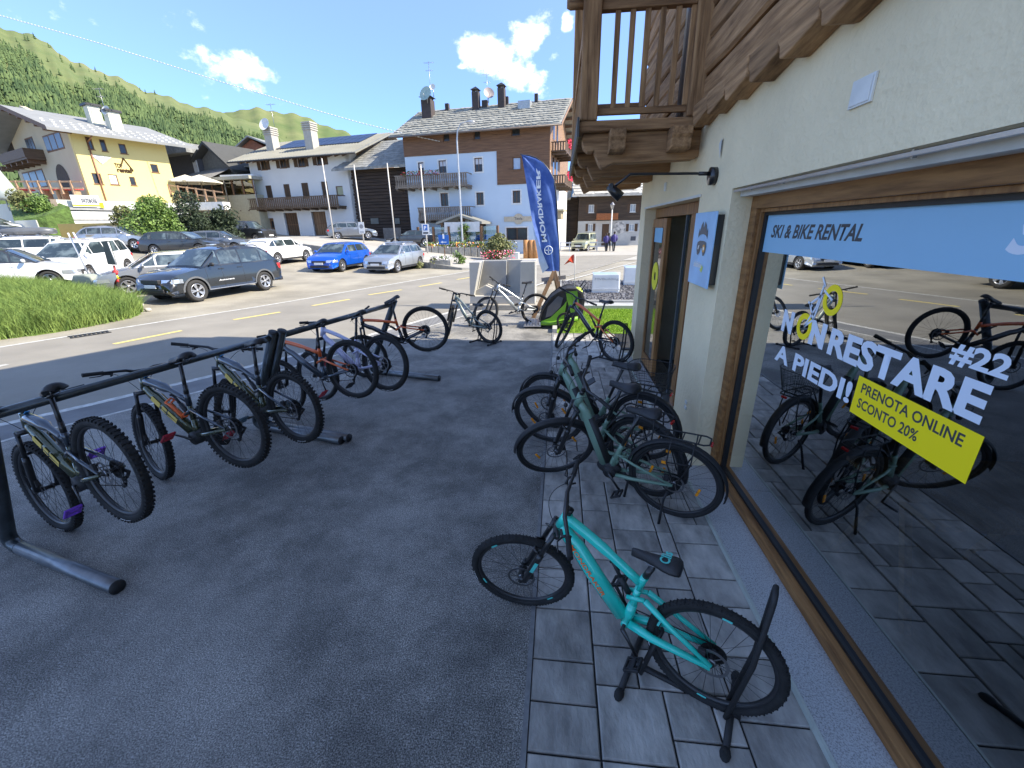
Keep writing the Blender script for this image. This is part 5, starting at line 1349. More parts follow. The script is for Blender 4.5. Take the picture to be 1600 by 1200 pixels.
# roof boxes
def roofbox(par, label, off=(-.5, 0, 0), m=trim_m, s=1.0):
    k = MB(); n = 10; vs = []; fs = []
    secs = [(-1.0, .28, .06), (-.98, .36, .14), (-.6, .40, .19), (.3, .40, .19), (.75, .34, .13), (.98, .18, .05)]
    for (x, w_, h) in secs:
        for j in range(n): t = 2*pi*j/n; vs.append((x*s, w_*abs(cos(t))**.5*(1 if cos(t) > 0 else -1), .19+h*abs(sin(t))**.6*(1 if sin(t) > 0 else -.8)))
    for i in range(len(secs)-1):
        for j in range(n): fs.append((i*n+j, i*n+(j+1) % n, (i+1)*n+(j+1) % n, (i+1)*n+j))
    fs.append(tuple(range(n))); fs.append(tuple((len(secs)-1)*n+j for j in range(n)))
    o = k.add(vs, fs, 0, True).build('roof_box', m); H_ = 1.46
    M_ = Matrix.Translation(par.location) @ par.rotation_euler.to_matrix().to_4x4() @ Matrix.Translation((off[0], off[1], H_+.06)); o.matrix_world = M_
    tag(o, label, 'roof box'); return o
roofbox(c5, 'long dark grey roof box on top of the white estate, far left', m=mat('roofbox_grey', (.10, .105, .11), .4, coat=.4)); roofbox(o, 'black roof box on the dark hatchback at the left edge')
# ================================================================== BUILDINGS
slate = mat('slate_grey', (.17, .17, .16), .85, col2=(.30, .30, .275), scale=2.2, bump=.6, bscale=5, bdist=.03, thr=(.35, .65))
stone_roof = mat('stone_roof', (.26, .255, .22), .9, col2=(.38, .37, .32), scale=1.2, bump=.8, bscale=3.5, bdist=.05)
sheet_roof = mat('metal_roof', (.24, .235, .20), .5, var=.12, scale=.6)
white_wall = mat('render_white', (.62, .62, .60), .9, var=.04, scale=.5)
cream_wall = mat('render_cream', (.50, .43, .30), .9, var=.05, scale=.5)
yellow_wall = mat('render_yellow', (.66, .54, .22), .9, var=.04, scale=.4)
blue_wall = mat('render_blue', (.50, .59, .67), .9, var=.04, scale=.5)
brown_clad = mat('cladding_brown', (.10, .052, .028), .75, col2=(.22, .115, .06), scale=2.2, stretch=(.35, .35, 5.0), bump=.8, bscale=3, bdist=.04)
dark_logs = mat('barn_logs_dark', (.018, .012, .009), .85, col2=(.065, .042, .028), scale=2.0, stretch=(.3, .3, 4.0), bump=.9, bscale=3, bdist=.05)
shutter_m = wood('shutter_brown', (.05, .030, .018), (.11, .065, .035), 'z', rnd=.1)
frame_b = wood('frame_brown', (.12, .06, .03), (.22, .12, .06), 'z', rnd=.1)
frame_wh = mat('frame_white', (.62, .62, .60), .6); win_glass = mat('window_glass', (.025, .028, .03), .14, spec=.45, var=.3, scale=.8)
curtain = mat('curtain_white', (.55, .56, .58), .9, var=.1, scale=6); trim_wh = mat('trim_white', (.66, .66, .63), .85); beam_m = wood('rafters', (.09, .05, .028), (.20, .12, .065), 'y', rnd=.1)
rail_m = wood('rail_timber', (.07, .045, .028), (.16, .11, .07), 'x', rnd=.15); grey_rail = wood('rail_grey_timber', (.11, .085, .065), (.24, .20, .155), 'z', rnd=.2)
pinkf = mat('petals_pink', (.75, .03, .10), .6, var=.3, scale=20); foliage_m = mat('leaf_green', (.05, .10, .018), .7, var=.4, scale=3)
class Facade:
    """a building whose front lies in a vertical plane through P0 with direction u (to the right); local x = u, local y = inward, z up"""
    def __init__(s, name, label, P0, u, base_z, cat='building', group=None):
        s.u = Vector((u[0], u[1], 0)).normalized(); s.n_in = Vector((-s.u.y, s.u.x, 0))
        s.P0 = Vector((P0[0], P0[1], base_z)); s.root = thing(name, label, cat, s.P0, (0, 0, atan2(s.u.y, s.u.x)), group)
    def px(s, px, py, off=0.0):       # pixel -> (x, z) in the facade plane (plane moved inward by off)
        r = ray(px, py); n = s.n_in; p0 = s.P0+n*off
        t = (p0-Vector(CAMP)).dot(n)/Vector(r).dot(n); P = Vector(CAMP)+Vector(r)*t
        return ((P-s.P0).dot(s.u), P.z-s.P0.z)
    def side(s, px, py, xx):          # pixel -> (y inward, z) in the plane local x = xx
        r = Vector(ray(px, py)); p0 = s.P0+s.u*xx; t = (p0-Vector(CAMP)).dot(s.u)/r.dot(s.u); P = Vector(CAMP)+r*t
        return ((P-s.P0).dot(s.n_in), P.z-s.P0.z)
    def window(s, x0, x1, z0, z1, y=0.0, fm=None, trim=None, pane=None, shutters=None, muntin=True, depth=.14, sill=True, plane='f', open_=False, curt=False, nm='window'):
        fm = fm or frame_b; pane = pane or win_glass
        def T(mb):  # side plane: swap
            if plane == 'f': return mb
            X = plane if isinstance(plane, (int, float)) else 0
            mb.v = [(X-(v[1]-y), v[0], v[2]) for v in mb.v]; return mb
        k = MB(); t = .06
        yy0, yy1 = y+depth-.05, y+depth
        k.box(x0, x0+t, yy0, yy1, z0, z1); k.box(x1-t, x1, yy0, yy1, z0, z1); k.box(x0+t, x1-t, yy0, yy1, z1-t, z1); k.box(x0+t, x1-t, yy0, yy1, z0, z0+t)
        if muntin: k.box((x0+x1)/2-.025, (x0+x1)/2+.025, yy0+.005, yy1, z0+t, z1-t)
        w_ = T(k).build(nm, fm, s.root)
        k = MB(); k.box(x0+t, x1-t, yy1-.02, yy1-.012, z0+t, z1-t); T(k).build('pane', pane, w_)
        if curt:
            k = MB()
            k.box(x0+t, x1-t, yy1-.026, yy1-.021, z0+(z1-z0)*.55, z1-t); T(k).build('curtain', curtain, w_)
        if trim:
            k = MB(); b = .12; k.box(x0-b, x0, y-.025, y+depth, z0-b, z1+b); k.box(x1, x1+b, y-.025, y+depth, z0-b, z1+b); k.box(x0, x1, y-.025, y+depth, z1, z1+b); k.box(x0, x1, y-.03, y+depth, z0-b, z0); T(k).build('surround', trim, w_)
        elif sill:
            k = MB(); k.box(x0-.05, x1+.05, y-.05, y+.0, z0-.06, z0); T(k).build('sill', fm, w_)
        if shutters:
            wv = (x1-x0)/2
            for sx, xa in ((-1, x0-wv-.01), (1, x1+.01)):
                k = MB(); k.box(xa, xa+wv, y-.05, y-.012, z0-.02, z1+.02); T(k).build('shutter', shutters, w_)
        return w_
    def part(s, nm, mb, m, bevel=0, **kw): return mb.build(nm, m, s.root, bevel=bevel, **kw)
def balcony_rail(F, x0, x1, yo, z0, z1, m, nm='balcony', nb=None, floor=True, beams=0, fancy=True, side=True):
    k = MB()
    if floor: k.box(x0, x1, -yo, 0.02, z0-.12, z0)
    k.box(x0, x1, -yo, -yo+.07, z1-.07, z1); k.box(x0, x1, -yo, -yo+.05, z0+.06, z0+.12)
    if side:
        for xx in (x0, x1-.06): k.box(xx, xx+.06, -yo+.07, 0, z1-.07, z1)
    b = k.build(nm, m, F.root)
    nb = nb or int((x1-x0)/.22)
    for i in range(nb):
        x = x0+.05+(x1-x0-.1)*(i+.5)/nb; w_ = (x1-x0)/nb*.36
        q = MB(); q.prism([(x-w_, z0+.0), (x+w_, z0), (x+w_, z0+(z1-z0)*.3), (x+w_*.55, z0+(z1-z0)*.45), (x+w_, z0+(z1-z0)*.62), (x+w_, z1-.07), (x-w_, z1-.07), (x-w_, z0+(z1-z0)*.62), (x-w_*.55, z0+(z1-z0)*.45), (x-w_, z0+(z1-z0)*.3)] if fancy else [(x-w_, z0), (x+w_, z0), (x+w_, z1-.07), (x-w_, z1-.07)], -yo+.005, -yo+.04, 'xz'); q.build('rail_board', m, b)
    for i in range(beams):
        x = x0+.15+(x1-x0-.3)*i/(beams-1); q = MB(); q.prism([(0.02, z0-.12), (-yo-.05, z0-.12), (-yo-.05, z0-.20), (-yo+.1, z0-.30), (0.02, z0-.32)], x-.08, x+.08, 'yz'); q.build('bracket', m, b)
    return b
def antenna_dish(pos, r_, yaw, label, mcol, grp=None):
    t = thing('satellite_dish', label, 'satellite dish', pos, (0, 0, yaw), grp)
    k = MB(); k.tube([(0, 0, -.6), (0, 0, .1)], .03, 8); k.build('mast', steel, t)
    k = MB(); n = 20; k.lathe((0, -.12, .1), (0, -1, .35), [(.001, .0)]+[(r_*i/5, .03*i*i/5) for i in range(1, 6)], n); k.build('dish', mcol, t)
    k = MB(); k.tube([(0, -.14, .1-r_*.8), (0, -.14-r_*.8, .1)], .015, 6); k.build('feed_arm', steel, t)
    return t
def aerial(pos, h, label):
    t = thing('tv_aerial', label, 'aerial', pos)
    k = MB(); k.tube([(0, 0, 0), (0, 0, h)], .02, 6); k.build('mast', steel, t)
    k = MB()
    for z, n, L in ((h-.1, 7, .9), (h-.7, 5, .6)):
        k.tube([(-L/2, 0, z), (L/2, 0, z)], .012, 5)
        for i in range(n): x = -L/2+L*i/(n-1); k.tube([(x, -.22, z), (x, .22, z)], .008, 4)
    k.build('elements', steel, t); return t
def chimney(F, x, y, z0, z1, w_, m, cap=True, nm='chimney'):
    k = MB(); k.box(x-w_/2, x+w_/2, y-w_/2, y+w_/2, z0, z1); c = k.build(nm, m, F.root)
    if cap:
        for i in (-1, 1):
            for j in (-1, 1): q = MB(); q.box(x+i*w_*.38-.05, x+i*w_*.38+.05, y+j*w_*.38-.05, y+j*w_*.38+.05, z1, z1+.2); q.build('cap_pier', m, c)
        q = MB(); q.add([(x-w_*.65, y-w_*.65, z1+.2), (x+w_*.65, y-w_*.65, z1+.2), (x+w_*.65, y+w_*.65, z1+.2), (x-w_*.65, y+w_*.65, z1+.2), (x, y, z1+.5)], [(0, 1, 4), (1, 2, 4), (2, 3, 4), (3, 0, 4), (0, 3, 2, 1)]); q.build('cap', trim_m, c)
    return c
def flowers(F_root, x0, x1, y0, y1, z0, z1, n, ms, nm='flowers', seed=0, s=.07):
    rg = random.Random(seed)
    for m_, cnt in ms:
        k = MB()
        for i in range(int(n*cnt)):
            x, y, z = rg.uniform(x0, x1), rg.uniform(y0, y1), rg.uniform(z0, z1); a = Vector((rg.uniform(-1, 1), rg.uniform(-1, 1), rg.uniform(-1, 1)))*s; b = a.orthogonal().normalized()*s
            c = Vector((x, y, z)); k.add([c-a*.6, c+b*.6, c+a*.6, c-b*.6], [(0, 1, 2, 3)])
        tag(k.build(nm, m_, F_root, fix=False), kind='stuff')
# ---------------- the big blue and brown house
uB = Vector((.9885, -.1514, 0))
PB = depth_pt(857, 397, 38)                      # right front corner foot
BL = Facade('blue_house', 'large house with pale blue render, dark brown timber upper floors and grey stone roof', PB-Vector((0, 0, PB.z)), uB, 0)
xl, _ = BL.px(641, 340)
dep = 11.0
zEave = BL.px(866, 186)[1]; zEl = BL.px(640, 208)[1]; zE = (zEave+zEl)/2-.1
X0 = xl; X1 = 0.0
def rect(a, b):
    p = BL.px(*a); q = BL.px(*b); return (min(p[0], q[0]), max(p[0], q[0]), min(p[1], q[1]), max(p[1], q[1]))
wins = {}
for nm_, a, b in (('t1', (692, 209), (703, 221)), ('t2', (740, 203), (751, 218)), ('t3', (799, 197), (813, 212)), ('m1', (653, 254), (663, 272)), ('m2', (685, 251), (698, 270)), ('m3', (741, 247), (754, 268)), ('m4', (801, 246), (814, 265)),
                  ('l1', (688, 302), (701, 322)), ('l2', (744, 301), (756, 320)), ('l3', (801, 298), (813, 317)), ('g1', (791, 356), (824, 375)), ('g0', (742, 350), (760, 375)), ('d0', (655, 329), (667, 349))):
    wins[nm_] = rect(a, b)
split = BL.px(776, 240); zs1 = BL.px(700, 241)[1]; zs2 = BL.px(800, 288)[1]; xs_ = split[0]
k = MB(); wallgrid(k, 'xz', 0, .35, X0, X1, -.5, zs2, [wins[q] for q in ('l1', 'l2', 'l3', 'g1', 'g0', 'd0')])
wallgrid(k, 'xz', 0, .35, X0, xs_, zs2, zs1, [wins[q] for q in ('m1', 'm2', 'm3')])
BL.part('rendered_wall', k, blue_wall, weld=True)
k = MB(); wallgrid(k, 'xz', -.06, .35, X0, X1, zs1, zE+.1, [wins[q] for q in ('t1', 't2', 't3')]); wallgrid(k, 'xz', -.06, .35, xs_, X1, zs2, zs1, [wins['m4']])
BL.part('timber_wall', k, brown_clad, weld=True)
k = MB(); k.box(X0+.02, X1-.36, .36, dep, -.5, zE); BL.part('inner_block', k, dark_in)
for q in ('t1', 't2', 't3'): BL.window(*wins[q], y=-.06, fm=frame_b, muntin=False)
for q in ('m1', 'm2', 'm3', 'l1', 'l2', 'l3'): BL.window(*wins[q], trim=trim_wh, fm=frame_b, curt=(q in ('m1', 'm2', 'm3')), muntin=(q != 'm1'))
BL.window(*wins['m4'], y=-.06, fm=frame_b, pane=mat('pane_pale', (.35, .42, .52), .15), muntin=False); BL.window(*wins['g1'], trim=trim_wh, fm=frame_b); BL.window(*wins['g0'], fm=frame_b, muntin=False); BL.window(*wins['d0'], fm=frame_b, muntin=False, trim=trim_wh)
# gable end (right side, sunlit)
zR = BL.px(888, 149)[1]
ridgey = dep/2; zRidge = zE+dep/2*.50
k = MB(); k.box(X1-.35, X1-.001, .0, dep, -.5, zs2); BL.part('rendered_wall', k, white_wall)
gm_ = wood('gable_boards', (.16, .09, .05), (.30, .19, .11), 'y', rnd=.1)
k = MB(); k.prism([(.0, zs2), (dep, zs2), (dep, zE), (ridgey, zRidge-.1), (.0, zE)], X1-.34, X1+.03, 'yz'); BL.part('gable_wall', k, gm_)
ov = 1.1; oe = .9
k = MB(); sl_ = (zRidge-zE)/(dep/2)
for (ya, za, yb, zb2) in ((-oe, zE-oe*sl_, ridgey, zRidge), (dep+oe, zE-oe*sl_, ridgey, zRidge)):
    k.add([(X0-.9, ya, za), (X1+ov, ya, za), (X1+ov, yb, zb2), (X0-.9, yb, zb2), (X0-.9, ya, za+.16), (X1+ov, ya, za+.16), (X1+ov, yb, zb2+.16), (X0-.9, yb, zb2+.16)], [(0, 1, 2, 3), (4, 5, 6, 7), (0, 1, 5, 4), (1, 2, 6, 5), (2, 3, 7, 6), (3, 0, 4, 7)])
rf = BL.part('roof', k, stone_roof)
rg = random.Random(4); k = MB()
for i in range(64):
    for j in range(11):
        t = (j+.3*rg.random())/11; x = X0-.8+(X1-X0+1.6)*(i+rg.random()*.4)/64; y = -oe+(ridgey+oe)*t; z = zE-oe*sl_+(zRidge-zE+oe*sl_)*t+.17
        w_, h_ = rg.uniform(.28, .36), rg.uniform(.42, .55)
        a = rg.uniform(.0, .05)
        k.add([(x, y, z+.06+a), (x+w_, y, z+.06), (x+w_, y+h_, z+.02+h_*sl_), (x, y+h_, z+.02+h_*sl_), (x, y, z), (x+w_, y, z)], [(0, 1, 2, 3), (0, 1, 5, 4)])
tag(k.build('roof_slabs', mat('roof_slab', (.25, .245, .21), .9, var=.30, scale=1.2), rf, fix=False), kind='stuff')
for i in range(7):
    y = ridgey*i/6; 
    for yy in ({y, dep-y}):
        zz_ = zE+sl_*min(yy, dep-yy)-.16; k = MB(); k.box(X1+.03, X1+ov-.1, yy-.08, yy+.08, zz_-.12, zz_+.08); k.build('rafter_end', beam_m, rf)
k = MB(); k.tube([(X0-.9, -oe-.06, zE-oe*sl_+.03), (X1+ov, -oe-.06, zE-oe*sl_+.03)], .07, 8); k.build('gutter', mat('gutter_brown', (.12, .09, .07), .5), rf)
k = MB()
for sy in (1, -1):
    yb = -oe if sy == 1 else dep+oe; k.add([(X1+ov+.02, yb, zE-oe*sl_-.05), (X1+ov+.02, ridgey, zRidge-.05), (X1+ov+.02, ridgey, zRidge+.22), (X1+ov+.02, yb, zE-oe*sl_+.22)], [(0, 1, 2, 3)])
k.build('verge_board', gm_, rf)
ug = BL.px(700, 284)[1]
b1a = BL.px(632, 292); b1b = BL.px(738, 288); b1t = BL.px(735, 272)[1]; b1z = BL.px(735, 289)[1]
bz = (BL.px(650, 294)[1]+BL.px(735, 289)[1])/2; bt = (BL.px(650, 276)[1]+BL.px(735, 271)[1])/2
B1 = balcony_rail(BL, X0-.6, b1b[0], 1.2, bz, bt, grey_rail, nb=34, beams=7)
flowers(B1, X0+.2, b1b[0]-2.6, -1.45, -1.15, bt-.10, bt+.30, 520, ((foliage_m, .6), (mat('petals_dark_red', (.28, .01, .03), .6, var=.4, scale=20), .4)), seed=3)
b2z = BL.px(700, 342)[1]; b2t = BL.px(700, 324)[1]; b2b = BL.px(743, 330)
balcony_rail(BL, X0+1.4, b2b[0], 1.2, b2z, b2t, grey_rail, nb=26, beams=6)
# gable balconies
for (pt, pb, nbm) in (((868, 219), (868, 233), 0), ((878, 272), (878, 285), 1)):
    zt = BL.px(868, pt[1])[1]; zb = BL.px(868, pb[1])[1]
    yb0, yb1 = (.5, 5.5)
    k = MB(); k.box(X1+.03, X1+1.25, yb0, yb1, zb-.1, zb); k.box(X1+1.19, X1+1.25, yb0, yb1, zt-.08, zt); k.box(X1+.03, X1+1.25, yb0, yb0+.06, zt-.08, zt)
    bb_ = k.build('balcony', rail_m, BL.root)
    for i in range(5): q = MB(); q.box(X1+.1+.22*i, X1+.22+.22*i, yb0+.01, yb0+.04, zb, zt-.08); q.build('rail_board', rail_m, bb_)
    for i in range(18): q = MB(); q.box(X1+1.2, X1+1.24, yb0+.1+.27*i, yb0+.27+.27*i, zb, zt-.08); q.build('rail_board', rail_m, bb_)
    for i in range(4): q = MB(); q.box(X1+.03, X1+1.3, yb0+.3+1.4*i, yb0+.45+1.4*i, zb-.3, zb-.1); q.build('bracket', rail_m, bb_)
    flowers(bb_, X1+1.15, X1+1.55, 2.2, 4.0, zt-.25, zt+.45, 260, ((pinkf, .8), (foliage_m, .2)), seed=9+nbm, s=.12)
for (px_, zt0) in ((862, 225), (862, 280)):
    pass
for i, (ya, yb2, za, zb_) in enumerate(((1.2, 2.1, zs2+.4, zs2+2.2), (3.0, 3.9, zs2+.4, zs2+2.2), (1.2, 2.1, zs2+3.4, zs2+5.0), (3.0, 3.9, zs2+3.4, zs2+5.0), (1.2, 2.1, .9, 2.4), (3.2, 4.1, .9, 2.4))):
    k = MB(); k.box(X1+.031, X1+.05, ya, yb2, za, zb_); w_ = BL.part('window', k, frame_b); k = MB(); k.box(X1+.051, X1+.06, ya+.1, yb2-.1, za+.1, zb_-.1); k.build('pane', win_glass, w_)
# little bay on the white corner
k = MB(); zb1 = BL.px(880, 342)[1]; zb2_ = BL.px(880, 326)[1]; k.box(X1+.04, X1+.9, 1.0, 2.6, zb1, zb2_-.15); bay = BL.part('timber_bay', k, mat('bay_timber', (.30, .24, .15), .8, var=.3, scale=4)); k = MB(); k.box(X1, X1+1.15, .8, 2.8, zb2_-.15, zb2_); k.build('bay_roof', mat('bay_roof', (.40, .33, .20), .8), bay)
# chimneys on the roof
def roofz(y): return zE+sl_*y
dkch = mat('chimney_dark', (.055, .042, .038), .8, var=.2)
for (px_, py_, h_, w_, yy) in ((669, 170, 1.5, .95, 3.6), (744, 160, 1.5, .62, 4.6), (784, 158, 1.6, .62, 4.6), (758, 163, .7, .5, 5.0), (792, 158, .8, .3, 5.2), (838, 152, .8, .3, 5.2), (699, 168, .7, .35, 5.2)):
    x = BL.px(px_, py_, yy)[0]; chimney(BL, x, yy, roofz(yy)-.3, roofz(yy)+h_, w_, dkch, cap=h_ > 1.2)
x = BL.px(820, 155, 3.8)[0]; k = MB(); k.box(x-.55, x+.55, 3.4, 4.4, roofz(3.4), roofz(4.4)+.35); BL.part('skylight', k, mat('skylight_metal', (.40, .41, .40), .4, metal=.5))
def bworld(x, y, z): return BL.root.matrix_basis @ Vector((x, y, z))
bpy.context.view_layer.update()
def wB(F, x, y, z): return F.P0+F.u*x+F.n_in*y+Vector((0, 0, z))
xd = BL.px(668, 150, 3.0)[0]; zd = BL.px(668, 150, 3.0)[1]
antenna_dish(wB(BL, xd, 2.9, zd), .62, radians(-20), 'large pale green satellite dish in front of the left dark chimney', mat('dish_green', (.30, .40, .36), .5))
antenna_dish(wB(BL, BL.px(763, 149, 5)[0], 5.0, BL.px(763, 149, 5)[1]), .50, radians(25), 'brownish satellite dish between the two capped chimneys', mat('dish_brown', (.36, .30, .28), .5))
antenna_dish(wB(BL, BL.px(677, 140, 3.6)[0], 3.6, BL.px(677, 140, 3.6)[1]), .28, 0, 'small white satellite dish on the mast above the large green one', frame_wh)
aerial(wB(BL, BL.px(674, 160, 3.7)[0], 3.7, BL.px(674, 160, 3.7)[1]), 3.2, 'white television aerial above the left dark chimney of the blue house'); aerial(wB(BL, BL.px(762, 160, 5.1)[0], 5.1, BL.px(762, 160, 5.1)[1]), 2.3, 'thin television aerial beside the brownish dish on the blue house')
# painted sign, entrance canopy, glazed terrace
sg = rect((788, 337), (833, 347)); so_ = thing('oval_house_sign', 'pale beige name sign with oval centre on the blue house wall', 'sign', wB(BL, (sg[0]+sg[1])/2, -.06, (sg[2]+sg[3])/2), BL.root.rotation_euler[2])
hw = (sg[1]-sg[0])/2; hh = (sg[3]-sg[2])/2
k = MB(); k.box(-hw, hw, -.03, .03, -hh*.7, hh*.7); k.lathe((0, 0, 0), (0, 1, 0), [(0.001, -.05), (hh*1.5, -.05), (hh*1.5, .02)], 28, smooth=False); k.v = [(v[0]*(1.0 if abs(v[1]) < .045 and abs(v[0]) > hh*1.4 else 1), v[1], v[2]) for v in k.v]; k.build('board', mat('sign_beige', (.50, .42, .30), .7, var=.15, scale=5), so_)
text_fit('lettering', 'Teola', dkgrey, so_, (-hw*.28, -.052, -hh*.3), (1, 0, 0), (0, 0, 1), hw*.56, hh*.8, .01, .002)
ent = thing('entrance_canopy', 'small grey pitched canopy on timber posts in front of the blue house', 'canopy', wB(BL, BL.px(735, 345)[0], -2.4, 0), BL.root.rotation_euler[2])
cz = BL.px(727, 345, -2.4)[1]; k = MB(); k.prism([(-2.1, cz-.1), (0, cz+.55), (2.1, cz-.1), (2.1, cz-.28), (0, cz+.37), (-2.1, cz-.28)], -.6, 2.2, 'xz'); k.build('canopy_roof', sheet_roof, ent)
k = MB(); k.box(-1.3, 1.9, -.62, -.55, cz-.9, cz-.1); k.build('fascia_sheet', frame_wh, ent)
for xx in (-1.6, 1.75): k = MB(); k.box(xx-.1, xx+.1, -.5, -.3, 0, cz-.1); k.build('post', beam_m, ent)
gt_ = thing('glass_screen', 'row of brown posts with glass panels round the terrace of the blue house', 'glass screen', wB(BL, BL.px(740, 375)[0], -3.0, up_z(-8, 36)), BL.root.rotation_euler[2])
x0g, x1g = BL.px(655, 380, -3.0)[0], BL.px(778, 380, -3.0)[0]; xc_ = BL.px(740, 375)[0]
zt_g = BL.px(735, 354, -3)[1]-gt_.location.z; zb_g = BL.px(735, 381, -3)[1]-gt_.location.z
for i in range(6):
    x = x0g+(x1g-x0g)*i/5-xc_; k = MB(); k.box(x-.09, x+.09, -.09, .09, 0, zt_g+.05); k.build('post', frame_b, gt_)
    if i < 5: k = MB(); k.box(x+.09, x+(x1g-x0g)/5-.09, -.01, .01, zb_g*.5, zt_g); k.build('pane', glassy('terrace_glass', (.75, .85, .9), 1.2, 1.45, floor=.04), gt_)
# stone planters with flowers in front
pl0 = depth_pt(665, 386, 34); pl1 = depth_pt(757, 399, 34)
pn = thing('stone_planter', 'long low grey stone planter with flowers in front of the blue house terrace', 'planter', (pl0+pl1)/2-Vector((0, 0, .3)), atan2((pl1-pl0).y, (pl1-pl0).x))
Lp = (pl1-pl0).to_2d().length; nb_ = 9
for i in range(nb_): k = MB(); a = -Lp/2+Lp*i/nb_; zc = .25*(.5-i/nb_); k.box(a+.02, a+Lp/nb_-.02, -.3, .3, -.2+zc, .62+zc); k.build('stone_block', stone_w, pn, bevel=.03)
flowers(pn, -Lp/2, Lp/2, -.3, .3, .6, 1.0, 900, ((foliage_m, .7), (mat('petals_white', (.7, .65, .68), .6), .12), (mat('petals_orange', (.8, .2, .05), .6), .10), (mat('petals_yellow', (.7, .6, .05), .6), .08)), seed=5, s=.11)
# ---------------- white house with balcony
uW = Vector((.9831, -.1828, 0))
PW = depth_pt(562, 369, 44); WH = Facade('white_house', 'white rendered house with brown shutters, long timber balcony and two wooden garage doors', PW, uW, PW.z)
wx0 = WH.px(411, 366)[0]
def rw_(a, b, F=None):
    F = F or WH; p = F.px(*a); q = F.px(*b); return (min(p[0], q[0]), max(p[0], q[0]), min(p[1], q[1]), max(p[1], q[1]))
zEW = (WH.px(389, 249)[1]+WH.px(544, 236)[1])/2
hs = []
topw = [rw_((399+i*28.5+2, 249-i*2.5), (422+i*28.5-1, 265-i*2.5)) for i in range(4)]
topw = [rw_(a, b) for a, b in (((405, 248), (418, 265)), ((435, 246), (448, 262)), ((463, 243), (477, 260)), ((493, 241), (507, 257)))]
midw = [rw_(a, b) for a, b in (((414, 290), (427, 309)), ((442, 288), (455, 307)), ((470, 286), (484, 306)), ((501, 284), (514, 305)))]
garg = [rw_((443, 333), (470, 368)), rw_((486, 331), (514, 368))]; drw = rw_((419, 341), (432, 368)); arw = rw_((524, 291), (537, 305))
midb = [(a, b, min(c, WH.px(470, 311)[1]), d) for a, b, c, d in midw]
garg = [(a, b, -.3, d) for a, b, c, d in garg]; drw = (drw[0], drw[1], -.3, drw[3])
depW = 12.0
k = MB(); wallgrid(k, 'xz', 0, .4, wx0, 0, -.6, zEW, topw+midb+garg+[drw, arw]); WH.part('wall', k, white_wall, weld=True)
k = MB(); k.box(wx0+.01, -.41, .41, depW, -.6, zEW); WH.part('inner_block', k, dark_in)
slW = .40; rdW = depW/2; zRW = zEW+slW*rdW
k = MB(); k.prism([(0.0, -.6), (depW, -.6), (depW, zEW), (rdW, zRW-.1), (0.0, zEW)], -.4, 0.03, 'yz'); WH.part('gable_wall', k, white_wall)
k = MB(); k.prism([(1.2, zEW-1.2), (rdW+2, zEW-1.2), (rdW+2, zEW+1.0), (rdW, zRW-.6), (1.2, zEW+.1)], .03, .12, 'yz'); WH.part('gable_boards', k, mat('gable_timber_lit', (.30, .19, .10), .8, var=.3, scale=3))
k = MB()
for (ya, yb) in ((-1.1, rdW), (depW+1.1, rdW)):
    za = zEW-1.1*slW
    k.add([(wx0-1.6, ya, za), (1.5, ya, za), (1.5, yb, zRW), (wx0-1.6, yb, zRW), (wx0-1.6, ya, za+.15), (1.5, ya, za+.15), (1.5, yb, zRW+.15), (wx0-1.6, yb, zRW+.15)], [(0, 1, 2, 3), (4, 5, 6, 7), (0, 1, 5, 4), (1, 2, 6, 5), (2, 3, 7, 6), (3, 0, 4, 7)])
rfW = WH.part('roof', k, sheet_roof)
nS = 46
for i in range(nS):
    x = wx0-1.55+(3.0-wx0)*i/nS; k = MB(); k.add([(x, -1.1, zEW-1.1*slW+.15), (x+.05, -1.1, zEW-1.1*slW+.15), (x+.05, rdW, zRW+.15), (x, rdW, zRW+.15), (x, -1.1, zEW-1.1*slW+.21), (x+.05, -1.1, zEW-1.1*slW+.21), (x+.05, rdW, zRW+.21), (x, rdW, zRW+.21)], [(4, 5, 6, 7), (0, 4, 7, 3), (1, 2, 6, 5), (0, 1, 5, 4)]); k.build('roof_seam', sheet_roof, rfW)
sol = mat('solar_panel', (.012, .02, .05), .3, spec=.35, var=.2, scale=2)
def roofpt(x, y, h=.2): return (x, y, zEW+slW*y+h)
xa = WH.px(433, 225, 3)[0]; xb = WH.px(575, 205, 4)[0]
nP = 12
for i in range(nP):
    for j in range(2):
        x0_ = xa+(xb-xa)*i/nP+.03; x1_ = xa+(xb-xa)*(i+1)/nP-.03; y0_ = 2.4+j*1.7; y1_ = y0_+1.64
        k = MB(); k.add([roofpt(x0_, y0_, .27), roofpt(x1_, y0_, .27), roofpt(x1_, y1_, .27), roofpt(x0_, y1_, .27), roofpt(x0_, y0_, .22), roofpt(x1_, y0_, .22), roofpt(x1_, y1_, .22), roofpt(x0_, y1_, .22)], [(0, 1, 2, 3), (0, 1, 5, 4), (1, 2, 6, 5), (2, 3, 7, 6), (3, 0, 4, 7)]); k.build('solar_panel', sol, rfW)
for i in range(16):
    x = wx0+(-wx0)*i/15; k = MB(); k.prism([(.0, zEW-.02), (-1.05, zEW-1.05*slW-.02), (-1.05, zEW-1.05*slW-.16), (0, zEW-.2)], x-.07, x+.07, 'yz'); k.build('rafter_end', beam_m, rfW)
k = MB(); k.tube([(wx0-1.6, -1.15, zEW-1.1*slW+.05), (1.5, -1.15, zEW-1.1*slW+.05)], .07, 8); k.build('gutter', trim_m, rfW)
for q in topw: 
    w_ = WH.window(*q, fm=frame_b, shutters=shutter_m, muntin=True, pane=mat('window_dark', (.012, .011, .010), .3))
